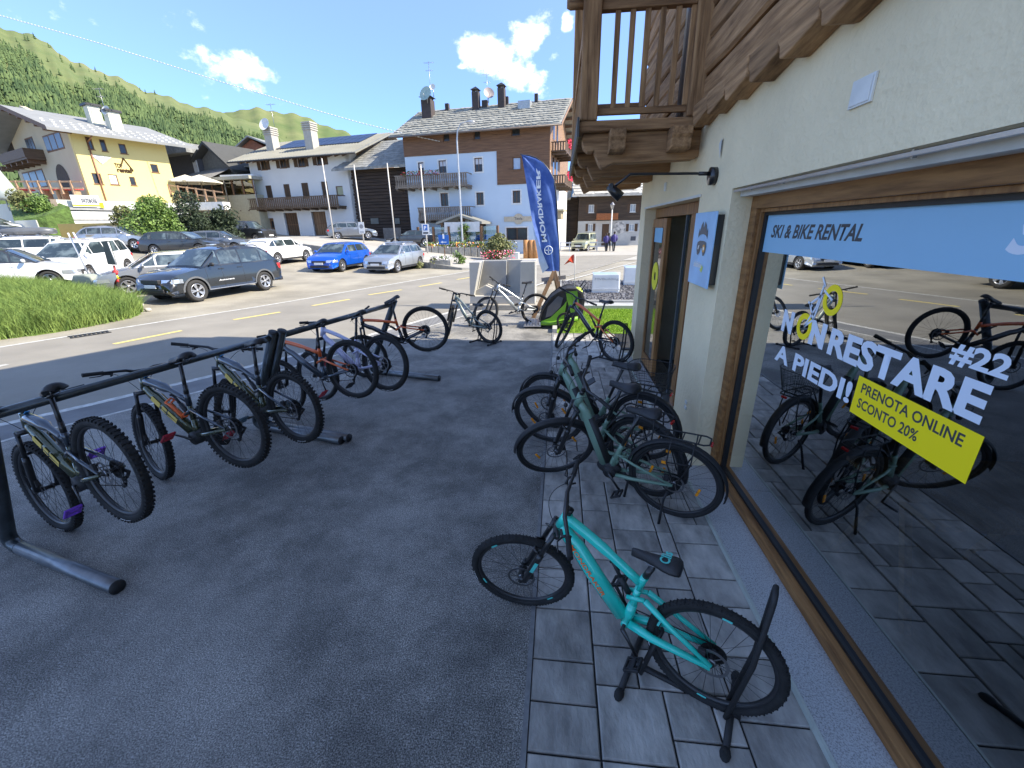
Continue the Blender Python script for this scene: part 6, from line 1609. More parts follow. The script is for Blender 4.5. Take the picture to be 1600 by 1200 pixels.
for q in midb:
    k = MB(); k.box(q[0], q[1], .06, .12, q[2], q[3]); b_ = WH.part('closed_shutter', k, shutter_m); k = MB(); k.box((q[0]+q[1])/2-.015, (q[0]+q[1])/2+.015, .045, .062, q[2], q[3]); k.build('joint_strip', trim_m, b_)
for q in garg:
    d_ = WH.part('garage_door', MB().box(q[0], q[1], .2, .25, q[2], q[3]), frame_b); n = 6
    for i in range(n):
        a = q[0]+(q[1]-q[0])*i/n
        for (z0_, z1_) in ((q[2]+.3, q[3]*.5), (q[3]*.53, q[3]-.06)): k = MB(); k.box(a+.04, a+(q[1]-q[0])/n-.04, .17, .20, z0_, z1_); k.build('panel', wood('garage_boards', (.12, .07, .035), (.24, .15, .08), 'z', rnd=.25) if q is garg[1] else shutter_m, d_, bevel=.01)
    k = MB(); k.box(q[0]-.18, q[0], -.03, .2, q[2], q[3]+.18); k.box(q[1], q[1]+.18, -.03, .2, q[2], q[3]+.18); k.box(q[0], q[1], -.03, .2, q[3], q[3]+.18); k.build('surround', trim_wh, d_)
d_ = WH.part('front_door', MB().box(drw[0], drw[1], .15, .2, drw[2], drw[3]), frame_b); MB().box(drw[0]+.2, drw[1]-.2, .13, .15, drw[3]*.5, drw[3]-.3).build('pane', win_glass, d_); MB().box(drw[1]-.2, drw[1]-.14, .09, .15, 1.0, 1.12).build('handle', steel, d_)
WH.window(*arw, fm=frame_b, pane=mat('pane_yellow', (.32, .30, .16), .3), muntin=False)
zbw = (WH.px(394, 327)[1]+WH.px(540, 322)[1])/2; ztw = (WH.px(394, 311)[1]+WH.px(540, 306)[1])/2
balcony_rail(WH, wx0-1.3, WH.px(540, 310)[0], 1.15, zbw, ztw, rail_m, nb=50, beams=12, fancy=False)
for (px_, yy, h_, col_) in ((424, 2.6, 2.6, 0), (486, 1.7, 2.9, 0)):
    x = WH.px(px_, 215, yy)[0]; c_ = chimney(WH, x, yy, roofpt(x, yy)[2]-.5, roofpt(x, yy)[2]+h_*.8, .95, white_wall if False else mat('chimney_render', (.42, .39, .33), .9, var=.1), cap=False)
    for j in range(4): q = MB(); q.box(x-.55, x+.55, yy-.55, yy+.55, roofpt(x, yy)[2]+h_*.8-.75+.2*j, roofpt(x, yy)[2]+h_*.8-.65+.2*j); q.build('chimney_ring', mat('chimney_render', (.42, .39, .33), .9), c_)
antenna_dish(wB(WH, WH.px(416, 197, 2.2)[0], 2.2, WH.px(416, 197, 2.2)[1]), .62, radians(-10), 'white satellite dish beside the left chimney of the white house', frame_wh)
aerial(wB(WH, WH.px(432, 215, 3)[0], 3.0, WH.px(432, 215, 3)[1]), 3.2, 'spiky television aerial right of the dish on the white house roof')
# dormer of the house behind (reddish gable on the left end)
dm = thing('rear_dormer', 'small red timber gabled roof rising behind the left end of the white house', 'roof gable', depth_pt(395, 232, 52))
k = MB(); k.prism([(-1.6, -1.2), (1.6, -1.2), (1.6, .1), (0, 1.0), (-1.6, .1)], 0, 3, 'xz'); k.build('wall', mat('red_timber', (.30, .10, .04), .7, var=.3, scale=3), dm)
k = MB(); k.prism([(-2.2, -.15), (0, 1.15), (3.6, -.3), (3.6, -.12), (0, 1.33), (-2.2, .03)], -.6, 4, 'xz'); k.build('roof', sheet_roof, dm)
# annexe on the left of the white house
an = Facade('annexe', 'narrow white annexe with arched niche left of the white house, red boards under the eave', PW+uW*wx0+WH.n_in*3.0, uW, PW.z)
k = MB(); k.box(-4.4, 0, 0, 6, -.5, zEW-.6); an.part('wall', k, white_wall); k = MB(); k.box(-4.4, 0, -.03, .0, zEW-1.0, zEW-.45); an.part('red_boards', k, mat('red_boards', (.32, .07, .03), .7)); k = MB(); k.box(-2.7, -1.9, -.03, .0, zEW-3.2, zEW-1.7); an.part('niche', k, win_glass)
k = MB(); k.box(-5.5, 0, -1.3, 6, zEW-.45, zEW-.30); an.part('roof', k, sheet_roof)
# ---------------- dark barn between them
PBn = wB(BL, X0-.05, 1.2, 0); 
BN = Facade('timber_barn', 'dark weathered timber barn with grey slate roof between the white and blue houses', (PBn.x, PBn.y, 0), uW, 0)
bx0 = BN.px(553, 300)[0]
zBe = BN.px(600, 263)[1]
ngr = 24
k = MB(); k.box(bx0, -.02, .15, 9, -.3, zBe); BN.part('core', k, dark_logs)
rg = random.Random(2); zl_ = .2
while zl_ < zBe-.05:
    h_ = rg.uniform(.24, .34); k = MB(); k.box(bx0-rg.uniform(0, .15), .0, rg.uniform(-.03, .02), .15, zl_+.015, zl_+h_-.015); k.build('log', dark_logs, BN.root, bevel=.03); zl_ += h_
k = MB(); q0 = BN.px(599, 345); k.box(q0[0]-.1, q0[0]+1.9, -.08, -.03, .0, 2.5); d_ = BN.part('barn_door', k, mat('barn_door_pale', (.22, .19, .16), .8, var=.2, scale=4)); 
k = MB(); k.box(BN.px(580, 345)[0], BN.px(592, 345)[0], -.08, -.03, BN.px(586, 350)[1], BN.px(586, 341)[1]); w_ = BN.part('window', k, mat('dusty_pane', (.12, .12, .10), .3))
k = MB(); k.box(BN.px(617, 345)[0], BN.px(625, 345)[0], -.08, -.03, BN.px(620, 350)[1], BN.px(620, 341)[1]); BN.part('window', k, mat('dusty_pane', (.12, .12, .10), .3))
k = MB(); k.add([(bx0-1.6, -.9, zBe-.1), (.9, -.9, zBe-.1), (.9, 4.6, zBe+3.0), (bx0-1.6+2.6, 4.6, zBe+3.0), (bx0-1.6, -.9, zBe+.06), (.9, -.9, zBe+.06), (.9, 4.6, zBe+3.16), (bx0+1.0, 4.6, zBe+3.16)], [(0, 1, 2, 3), (4, 5, 6, 7), (0, 1, 5, 4), (1, 2, 6, 5), (2, 3, 7, 6), (3, 0, 4, 7)])
rb = BN.part('roof', k, slate); rg = random.Random(8); k = MB()
for i in range(30):
    for j in range(12):
        t = j/12; x = bx0-1.5+2.6*t+(2.3-bx0-2.6*t)*(i+rg.random()*.3)/30; y = -.9+5.5*t; z = zBe+.06+3.1*t
        k.add([(x, y, z+.07), (x+.36, y, z+.05), (x+.36, y+.5, z+.32), (x, y+.5, z+.32), (x, y, z), (x+.36, y, z)], [(0, 1, 2, 3), (0, 1, 5, 4)])
tag(k.build('roof_slabs', slate, rb, fix=False), kind='stuff')
# ---------------- far chalet at the street end
PC = Vector((at_y(884, 385, 52).x, 52, .1)); CH = Facade('far_chalet', 'old chalet with stone slab roof, dark timber upper floor and shuttered white windows', PC, (1, .03, 0), .1)
ca = CH.px(903, 355)[0]; cb = CH.px(1001, 345)[0]; zc1 = CH.px(940, 345)[1]; zc2 = CH.px(940, 309)[1]
lowh = [rw_((919, 350), (926, 361), CH), rw_((983, 350), (991, 361), CH), rw_((941, 350), (951, 368), CH)]
lowh[2] = (lowh[2][0], lowh[2][1], -.3, lowh[2][3])
k = MB(); wallgrid(k, 'xz', 0, .3, ca, cb+4, -.4, zc1, lowh); CH.part('stone_wall', k, mat('old_plaster', (.40, .40, .38), .9, var=.15, scale=1), weld=True)
uph = [rw_((920, 320), (928, 332), CH), rw_((985, 319), (993, 331), CH)]
k = MB(); wallgrid(k, 'xz', -.04, .3, ca, cb+4, zc1, zc2+.4, uph); CH.part('timber_wall', k, mat('old_timber_chalet', (.030, .020, .014), .85, col2=(.085, .058, .038), scale=2.0, stretch=(.3, .3, 4.0), bump=.9, bscale=3, bdist=.05), weld=True)
k = MB(); k.box(ca, cb+4, .31, 9, -.4, zc2+.4); CH.part('inner_block', k, dark_in)
for q in lowh[:2]+uph: CH.window(*q, fm=frame_wh, shutters=shutter_m, depth=.08, pane=mat('pane_bright', (.30, .34, .38), .1))
k = MB(); k.box(lowh[2][0], lowh[2][1], .1, .15, -.3, lowh[2][3]); CH.part('door', k, shutter_m)
k = MB(); k.box(ca-5.2, ca-.02, 1.0, 8, -.4, zc2+.2); CH.part('side_barn', k, mat('old_timber_chalet', (.035, .022, .015), .85))
bq = rw_((931, 334), (964, 343), CH); k = MB(); k.box(bq[0], bq[1], -.8, 0, bq[2], bq[2]+.1); bbq = CH.part('balcony', k, mat('balcony_orange', (.30, .10, .03), .7, var=.2, scale=5))
n = 16
for i in range(n): a = bq[0]+(bq[1]-bq[0])*i/n; k = MB(); k.box(a+.015, a+(bq[1]-bq[0])/n-.015, -.8, -.76, bq[2]+.1, bq[3]); k.build('rail_board', mat('balcony_orange', (.30, .10, .03), .7), bbq)
k = MB(); zr0 = CH.px(940, 306)[1]; k.add([(ca-.8, -1.1, zr0-.1), (cb+5, -1.1, zr0-.1), (cb+5, 5, zr0+2.6), (ca+1.0, 5, zr0+2.6), (ca-.8, -1.1, zr0+.1), (cb+5, -1.1, zr0+.1), (cb+5, 5, zr0+2.8), (ca+1.0, 5, zr0+2.8)], [(0, 1, 2, 3), (4, 5, 6, 7), (0, 1, 5, 4), (3, 0, 4, 7), (1, 2, 6, 5), (2, 3, 7, 6)])
slabm = mat('slab_pale', (.42, .41, .37), .85, var=.25, scale=1.5, rnd=.0); rc = CH.part('roof', k, slabm)
k = MB(); rg = random.Random(6)
for i in range(22):
    for j in range(8):
        t = j/8; x = ca-.7+(cb+5.6-ca)*(i+rg.random()*.3)/22; y = -1.1+6.1*t; z = zr0+.1+2.7*t; a = rg.uniform(.05, .12); k.add([(x, y, z+a), (x+.75, y, z+a), (x+.75, y+.8, z+.36), (x, y+.8, z+.36), (x, y, z), (x+.75, y, z)], [(0, 1, 2, 3), (0, 1, 5, 4)])
tag(k.build('roof_slabs', slabm, rc, fix=False), kind='stuff')
k = MB(); k.prism([(ca-5.6, zr0-.3), (ca-.9, zr0-.3), (ca-.9, zr0+1.2), (ca-3.5, zr0+1.2)], .5, 8.5, 'xz'); CH.part('side_roof', k, slabm)
for i in range(14): k = MB(); a = ca-5.5+.34*i; k.add([(a, .0, zr0-.25), (a+.17, .0, zr0-.25), (a+.17+.5, 5, zr0+2.0), (a+.5, 5, zr0+2.0), (a, .0, zr0-.1), (a+.17, .0, zr0-.1), (a+.67, 5, zr0+2.15), (a+.5, 5, zr0+2.15)], [(4, 5, 6, 7), (0, 1, 5, 4), (1, 2, 6, 5), (3, 0, 4, 7)]); k.build('roof_batten', slabm, CH.root)
chimney(CH, CH.px(936, 300, 2)[0], 2.0, zr0, zr0+2.4, .6, mat('old_plaster', (.40, .40, .38), .9))
mur = rw_((959, 346), (976, 365), CH); k = MB(); k.lathe(((mur[0]+mur[1])/2, -.01, (mur[2]+mur[3])/2), (0, -1, 0), [(.001, .0), ((mur[1]-mur[0])/2, .0), ((mur[1]-mur[0])/2+.1, -.02)], 26, smooth=False); CH.part('painted_medallion', k, mat('faded_fresco', (.20, .20, .19), .9, col2=(.52, .50, .46), scale=2.6, thr=(.42, .55)))
# ---------------- yellow rental building, left
uY = Vector((.3886, .9214, 0)); PY = depth_pt(122, 250, 36); 
zYb = depth_pt(136, 318, 36).z
YL = Facade('yellow_building', 'yellow rental shop building with wide stone tiled roof and shaded cream gable side', (PY.x, PY.y, 0), uY, zYb)
xe = YL.px(276, 296)[0]; zYe = (YL.px(112, 203)[1]+YL.px(262, 227)[1])/2
ry = lambda a, b: rw_(a, b, YL)
yw = [ry((131, 239), (149, 247)), ry((155, 241), (168, 249))]
yw = [ry((132, 215), (147, 247)), ry((155, 218), (169, 249))]
yw = [ry((132, 213), (148, 234)), ry((154, 217), (169, 237)), ry((184, 224), (200, 241)), ry((142, 270), (162, 288)), ry((168, 272), (187, 289)), ry((201, 276), (214, 290)), ry((234, 256), (249, 270))]
k = MB(); wallgrid(k, 'xz', 0, .4, 0, xe, -1.5, zYe, yw); YL.part('wall', k, yellow_wall, weld=True)
depY = 15.0
k = MB(); k.box(.41, xe-.02, .41, depY, -1.4, zYe); YL.part('inner_block', k, dark_in)
for i, q in enumerate(yw): YL.window(*q, fm=frame_b, depth=.1, pane=(mat('poster_white', (.6, .6, .62), .6) if i == 4 else win_glass), muntin=False)
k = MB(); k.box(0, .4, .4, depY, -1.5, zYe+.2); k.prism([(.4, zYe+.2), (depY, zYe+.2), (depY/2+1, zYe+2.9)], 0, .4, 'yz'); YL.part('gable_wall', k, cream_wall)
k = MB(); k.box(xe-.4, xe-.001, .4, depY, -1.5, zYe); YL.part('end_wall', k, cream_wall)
slY = .30
k = MB()
for (ya, yb) in ((-1.5, depY/2), (depY+1.5, depY/2)):
    za = zYe-1.5*slY+.1; zb = zYe+slY*depY/2+.1
    k.add([(-1.8, ya, za), (xe+2.2, ya, za), (xe+2.2, yb, zb), (-1.8, yb, zb), (-1.8, ya, za+.2), (xe+2.2, ya, za+.2), (xe+2.2, yb, zb+.2), (-1.8, yb, zb+.2)], [(0, 1, 2, 3), (4, 5, 6, 7), (0, 1, 5, 4), (1, 2, 6, 5), (2, 3, 7, 6), (3, 0, 4, 7)])
ryf = YL.part('roof', k, mat('rental_roof', (.22, .225, .22), .85, var=.12, scale=1))
for j in range(4):
    for i in range(16):
        x = -1.0+(xe+2.8)*(i+.5*(j % 2))/16; y = -1.0+j*1.15; z = zYe+slY*y+.3; k = MB(); k.box(x-.11, x+.11, y-.04, y+.05, z, z+.06); k.build('snow_guard', mat('snow_guard_pale', (.55, .56, .54), .6), ryf)
k = MB(); k.add([(-1.82, -1.5, zYe-1.5*slY+.05), (-1.82, depY/2, zYe+slY*depY/2+.05), (-1.82, depY/2, zYe+slY*depY/2+.4), (-1.82, -1.5, zYe-1.5*slY+.4)], [(0, 1, 2, 3)]); k.build('verge_board', beam_m, ryf)
for i in range(6): y = -.4+1.5*i; k = MB(); k.box(-1.7, 0, y-.1, y+.1, zYe+slY*y-.15, zYe+slY*y+.1); k.build('purlin', beam_m, ryf)
k = MB(); k.tube([(1.0, -.08, zYe-.4), (1.0, -.08, -1.2)], .06, 8); k.tube([(1.0, -1.3, zYe-.35), (1.0, -.08, zYe-.7)], .05, 8); YL.part('downpipe', k, mat('pipe_copper', (.22, .10, .05), .5))
for (px_, yy) in ((151, 4.3), (179, 2.2)):
    x = YL.px(px_, 195, yy)[0]; z0c = zYe+slY*yy; h_ = 1.7; k = MB(); k.box(x-.45, x+.45, yy-.45, yy+.45, z0c, z0c+h_); c_ = YL.part('chimney', k, mat('chimney_pale', (.60, .58, .45), .9)); k = MB(); k.box(x-.6, x+.6, yy-.6, yy+.6, z0c+h_, z0c+h_+.18); k.build('cap', trim_m, c_)
antenna_dish(wB(YL, YL.px(170, 176, 2.0)[0], 2.0, YL.px(170, 176, 2.0)[1]), .4, 0, 'white satellite dish above the big pale chimney on the yellow building', frame_wh); aerial(wB(YL, YL.px(168, 185, 2.4)[0], 2.4, YL.px(168, 185, 2.4)[1]), 2.4, 'television aerial by the big pale chimney of the yellow building')
# lettering and diamond sign
q = ry((181, 256), (205, 266)); text_fit('lettering', 'TOP', mat('letter_brown', (.05, .03, .015), .8, spec=.1), YL.root, (YL.px(180, 262)[0], -.01, YL.px(180, 262)[1]), (1, 0, 0), (0, 0, 1), YL.px(192, 262)[0]-YL.px(180, 262)[0], .38, .05, .01)
q2 = YL.px(183, 267); text_fit('lettering', 'rental', mat('letter_brown', (.05, .03, .015), .8, spec=.1), YL.root, (q2[0], -.01, q2[1]-.12), (1, 0, 0), (0, 0, 1), YL.px(205, 266)[0]-q2[0], .42, .05, .01)
pA, pB_, pC_ = YL.px(190, 256), YL.px(192, 247), YL.px(208, 267)
k = MB(); 
for a, b in ((pA, pB_), (pB_, pC_), (pC_, (q2[0]+.3, pC_[1]-.05))): k.bar((a[0], -.02, a[1]), (b[0], -.02, b[1]), .04, .10)
YL.part('mountain_sign', k, mat('letter_brown', (.05, .03, .015), .8, spec=.1))
pts_ = [YL.px(140, 241), YL.px(174, 246), YL.px(160, 257)]; k = MB(); k.add([(a, -.05, b) for a, b in pts_], [(0, 1, 2)]); k.add([(a, -.01, b) for a, b in pts_], [(0, 1, 2)]); YL.part('diamond_sign', k, mat('sign_pale', (.55, .56, .52), .6, col2=(.30, .32, .33), scale=3, thr=(.45, .55)))
# gable side: balcony, windows, arch
def gside(px_, py_): return YL.side(px_, py_, 0)
k = MB(); a0 = gside(73, 250); zt_ = gside(60, 236)[1]; zb_ = gside(60, 251)[1]
k.box(-1.3, 0, a0[0], 13.5, zb_-.15, zb_); k.box(-1.35, -1.28, a0[0], 13.5, zb_, zt_); k.box(-1.3, 0, a0[0], a0[0]+.08, zb_, zt_); bY = YL.part('balcony', k, rail_m)
for i in range(7): y = a0[0]+.3+1.5*i; k = MB(); k.box(-1.2, 0, y, y+.2, zb_-.45, zb_-.15); k.build('bracket', beam_m, bY)
for (a, b) in (((66, 213), (102, 232)), ((5, 218), (25, 240)), ((38, 217), (58, 236)), ((34, 270), (76, 292))):
    A = gside(*a); B = gside(*b); y0_, y1_ = sorted((A[0], B[0])); z0_, z1_ = sorted((A[1], B[1])); k = MB(); k.box(-.02, .0, y0_, y1_, z0_, z1_); w_ = YL.part('window', k, frame_b)
    for t in range(3): k = MB(); k.box(-.035, -.021, y0_+(y1_-y0_)*(t+.08)/3, y0_+(y1_-y0_)*(t+.92)/3, z0_+.12, z1_-.12); k.build('pane', mat('window_dark', (.012, .011, .010), .3), w_)
A = gside(103, 290); B = gside(104, 266); cy_ = A[0]; rr_ = 1.35; zc_ = gside(103, 282)[1]
k = MB(); n = 14; vs = [(-.03, cy_+rr_*cos(pi*i/n), zc_+rr_*sin(pi*i/n)) for i in range(n+1)]+[(-.03, cy_-rr_, zc_-1.2), (-.03, cy_+rr_, zc_-1.2)]; k.add(vs, [tuple(range(len(vs)))]); YL.part('arched_door', k, mat('arch_dark', (.06, .04, .025), .8, var=.3), fix=False)
# terrace and walls under the yellow building
def slab(name, label, pts, z0, z1, m, cat='wall', **kw):
    k = MB(); n = len(pts); k.add([(p.x, p.y, z0) for p in pts]+[(p.x, p.y, z1) for p in pts], [tuple(range(n)), tuple(range(2*n-1, n-1, -1))]+[(i, (i+1) % n, (i+1) % n+n, i+n) for i in range(n)]); return tag(k.build(name, m, **kw), label, cat)
cw = mat('retaining_render', (.60, .60, .52), .9, var=.06, scale=.6)
ta = depth_pt(-60, 345, 36); tb_ = depth_pt(52, 335, 34.5); tcn = depth_pt(100, 360, 33.5); td = depth_pt(300, 350, 40); te = wB(YL, xe+2, -1, 0); tf = wB(YL, -14, 12, 0)
slab('terrace_wall', 'pale rendered terrace wall under the yellow rental building', [tcn, td, wB(YL, xe, .2, 0), wB(YL, -.5, .2, 0), wB(YL, -.5, 14, 0), depth_pt(-200, 330, 44), depth_pt(60, 330, 35)], .4, zYb+.1, cw)
wz1 = depth_pt(105, 328, 33.4).z; 
wv = thing('white_garden_wall', 'bright white panelled wall with grey coping below the yellow building', 'wall', tcn)
dirv = (td-tcn).to_2d().normalized(); L_ = (td-tcn).to_2d().length; nrm = Vector((dirv.y, -dirv.x))
wv.rotation_euler = (0, 0, atan2(dirv.y, dirv.x)); wv.location = (tcn.x, tcn.y, 0)
k = MB(); k.box(0, L_, -.25, -.05, .5, depth_pt(120, 330, 33.5).z); k.build('panel', frame_wh, wv); 
zz1 = depth_pt(120, 324, 33.5).z; zz2 = depth_pt(120, 338, 33.5).z
k = MB(); k.box(-.2, L_, -.35, -.0, zz1-.18, zz1); k.build('coping', mat('coping_grey', (.32, .32, .31), .7), wv); k = MB(); k.box(-.2, L_, -.30, -.25, zz2-.28, zz2-.14); k.build('rail', mat('coping_grey', (.32, .32, .31), .7), wv)
k = MB(); k.box(-.25, .1, -.4, .0, .5, zYb+.1); k.build('end_post', mat('post_brown', (.20, .16, .12), .7), wv)
bnn = thing('rental_banner', 'long white banner with black letters and yellow stripe under the yellow building', 'banner', (tcn.x, tcn.y, 0), wv.rotation_euler[2]); zb0, zb1 = zz1+.05, zz1+.05+(depth_pt(115, 303, 33.5).z-depth_pt(115, 321, 33.5).z)
Lb = 1.7
k = MB(); k.box(.95, .95+Lb, -.44, -.40, zb0, zb1); k.build('sheet', frame_wh, bnn); k = MB(); k.box(.95, .95+Lb, -.45, -.441, zb0+.05, zb0+.16); k.build('stripe', yel, bnn); k = MB(); k.box(.85+Lb, 1.1+Lb, -.46, -.445, zb0-.05, zb0+.35); k.build('patch', yel, bnn)
text_fit('lettering', 'skiteola', dkgrey, bnn, (.95+Lb*.34, -.441, zb0+.30), (1, 0, 0), (0, 0, 1), Lb*.55, (zb1-zb0)*.5, .03, .002)
ow = mat('ochre_wall', (.34, .27, .10), .9, var=.08, scale=1)
slab('low_ochre_wall', 'low ochre wall behind the silver hatchback, with a pale kerb', [depth_pt(93, 360, 31), depth_pt(200, 372, 31), depth_pt(200, 372, 31.4), depth_pt(93, 360, 31.4)], .9, depth_pt(93, 350, 31).z, ow)
slab('sloped_wall', 'pale wedge shaped retaining wall left of the white panelled wall', [depth_pt(28, 360, 30), depth_pt(64, 366, 29), depth_pt(66, 366, 29.6), depth_pt(28, 360, 30.6)], .6, depth_pt(40, 344, 29).z, cw)
# grass slope with flowers left of the wall
gsl = MB(); A_ = [depth_pt(22, 346, 31), depth_pt(70, 337, 31.5), depth_pt(108, 323, 32.6), depth_pt(60, 305, 34), depth_pt(14, 318, 34)]
gsl.add(A_+[(p.x, p.y, .5) for p in A_], [(0, 1, 2, 3, 4)]+[(i, (i+1) % 5, (i+1) % 5+5, i+5) for i in range(5)]); tag(gsl.build('grass_slope', mat('slope_green', (.07, .12, .025), .95, var=.5, scale=2.5, bump=1, bscale=6, bdist=.1)), kind='structure')
# terrace rail, tables with red cloths, folded parasol
def post_rail(name, label, pts, h, m, rails=2, n=8, cat='railing'):
    t = thing(name, label, cat, pts[0])
    o0 = Vector(pts[0]); tot = []
    for a, b in zip(pts[:-1], pts[1:]):
        for i in range(n): p = Vector(a).lerp(Vector(b), i/n)-o0; k = MB(); k.box(p.x-.07, p.x+.07, p.y-.07, p.y+.07, p.z, p.z+h); k.build('post', m, t)
        for j in range(rails): zz_ = h*(j+1)/rails-.08; k = MB(); k.bar(Vector(a)-o0+Vector((0, 0, zz_)), Vector(b)-o0+Vector((0, 0, zz_)), .07, .12); k.build('rail', m, t)
    return t
tim_l = wood('rail_light_timber', (.28, .17, .10), (.45, .30, .19), 'x', rnd=.1)
post_rail('terrace_railing', 'light timber railing along the terrace of the yellow building', [depth_pt(-20, 303, 34.5), depth_pt(133, 303, 34.8)], 1.0, tim_l, 2, 9)
red_cl = mat('cloth_red', (.55, .03, .04), .8)
for i, (px_, py_, lb) in enumerate(((28, 286, 'red covered table leftmost on the terrace'), (80, 290, 'red covered table in the middle of the terrace by the arch'), (106, 289, 'red covered table rightmost on the terrace'))):
    p = depth_pt(px_, py_, 36.2); t = thing('terrace_table', lb+' of the yellow building', 'table', (p.x, p.y, zYb+.1), 0, 'tables on the terrace'); k = MB(); k.box(-.8, .8, -.5, .5, 1.05, 1.15); k.build('cloth', red_cl, t)
    for a in (-.6, .6): k = MB(); k.box(a-.05, a+.05, -.3, .3, 0, 1.05); k.build('leg', tim_l, t)
p = depth_pt(4, 300, 34); t = thing('folded_parasol', 'tall folded grey green parasol at the left edge of the terrace', 'parasol', (p.x, p.y, zYb-.6)); k = MB(); k.lathe((0, 0, 0), (0, 0, 1), [(.05, 0), (.05, .8), (1.1, .9), (.75, 1.9), (.35, 3.0), (.06, 3.9), (.001, 4.0)], 10); k.build('canopy', mat('parasol_grey', (.36, .40, .38), .8), t)
# ---------------- buildings between yellow and white
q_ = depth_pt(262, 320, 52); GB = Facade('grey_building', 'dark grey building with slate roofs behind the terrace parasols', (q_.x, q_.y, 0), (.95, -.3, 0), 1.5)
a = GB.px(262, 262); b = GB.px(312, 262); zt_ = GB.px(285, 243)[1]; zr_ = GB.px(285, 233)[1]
k = MB(); k.box(a[0]-2, b[0], 0, 6, -1, zt_); GB.part('wall', k, mat('dark_grey_wall', (.10, .10, .11), .9)); k = MB(); k.box(a[0]-2.5, b[0]+.3, -1.2, 6, zt_, zt_+.9); GB.part('roof', k, slate)  # wall in one even dark grey
k = MB(); k.box(b[0]-.9, b[0]-.2, -.1, 0, 0, zt_); GB.part('pillar', k, frame_wh)
c_ = GB.px(330, 240); k = MB(); k.prism([(b[0], -1), (b[0]+5.2, -1), (b[0]+5.2, zt_-1.5), (b[0]+2.2, zt_+.7), (b[0], zt_-.5)], .5, 5, 'xz'); GB.part('gable_wall', k, mat('grey_boards', (.20, .20, .18), .9, var=.2)); k = MB(); k.prism([(b[0]-.6, zt_-.6), (b[0]+2.2, zt_+1.0), (b[0]+6.0, zt_-2.0), (b[0]+6.0, zt_-2.25), (b[0]+2.2, zt_+.72), (b[0]-.6, zt_-.85)], -.5, 5.5, 'xz'); GB.part('roof', k, mat('dark_roof', (.06, .06, .055), .8))
k = MB(); zz_ = GB.px(340, 268)[1]; k.add([(GB.px(296, 275)[0], -3, zz_-1.2), (GB.px(364, 275)[0], -3, zz_-1.2), (GB.px(360, 275)[0], 1, zz_+.6), (GB.px(308, 275)[0], 1, zz_+.6)], [(0, 1, 2, 3)]); GB.part('lower_roof', k, mat('gravel_roof', (.24, .23, .21), .9, var=.3, scale=6))
q_ = depth_pt(390, 350, 46); SR = Facade('glazed_restaurant', 'glazed veranda restaurant with timber posts between the yellow and white houses', (q_.x, q_.y, 0), (.97, -.15, 0), .9)
x0_, x1_ = SR.px(272, 300)[0], SR.px(398, 300)[0]; zf = SR.px(340, 306)[1]; zc_ = SR.px(340, 283)[1]
k = MB(); k.box(x0_, x1_, 0, 6, -.5, zf); SR.part('base_wall', k, mat('base_sand', (.40, .36, .24), .9, var=.1)); k = MB(); k.box(x0_, x1_, 2.0, 6, zf, zc_); SR.part('back_wall', k, mat('back_wall', (.16, .10, .06), .9, var=.3))
k = MB(); k.box(x0_-.3, x1_+.3, -.7, 6, zc_, zc_+.3); SR.part('roof', k, mat('veranda_roof', (.34, .33, .27), .8))
for i in range(9):
    x = x0_+(x1_-x0_)*i/8; k = MB(); k.box(x-.09, x+.09, -.05, .13, zf, zc_); SR.part('post', k, frame_b)
    if i < 8: k = MB(); k.box(x+.09, x+(x1_-x0_)/8-.09, 0.02, .04, zf+.1, zc_-.1); SR.part('pane', k, glassy('veranda_glass', (.55, .62, .5), 1.2, 1.5, floor=.08))
for (px_, lb) in ((290, 'cream parasol leftmost in front of the veranda'), (312, 'cream parasol second from the left in front of the veranda')):
    p = depth_pt(px_, 277, 43); t = thing('terrace_parasol', lb, 'parasol', (p.x, p.y, 1.5), 0, 'open parasols by the veranda'); hgt = p.z-1.5; k = MB(); k.tube([(0, 0, 0), (0, 0, hgt)], .04, 6); k.build('pole', steel, t); k = MB(); k.lathe((0, 0, 0), (0, 0, 1), [(1.9, hgt-.55), (1.9, hgt-.4), (1.0, hgt-.1), (.001, hgt+.25)], 8, smooth=False); k.build('canopy', mat('parasol_cream', (.62, .58, .48), .8), t)
post_rail('veranda_railing', 'light timber railing below the cream parasols', [depth_pt(268, 307, 42), depth_pt(352, 318, 42)], 1.1, tim_l, 2, 6)
aw = depth_pt(340, 322, 42); t = thing('white_awning', 'long white awning box under the veranda railing', 'awning', aw); k = MB(); k.box(-4.2, 1.0, -.5, .5, -.35, .35); k.build('cassette', frame_wh, t)
aw = depth_pt(375, 277, 45); t = thing('flat_canopy', 'flat white canopy beside the left end of the white house', 'canopy', aw); k = MB(); k.box(-1.5, 2.2, -1, 1, -.15, .15); k.build('roof', frame_wh, t); 
for a in (-1.3, 2.0): k = MB(); k.box(a-.05, a+.05, -.9, -.8, -3, -.15); k.build('post', steel, t)
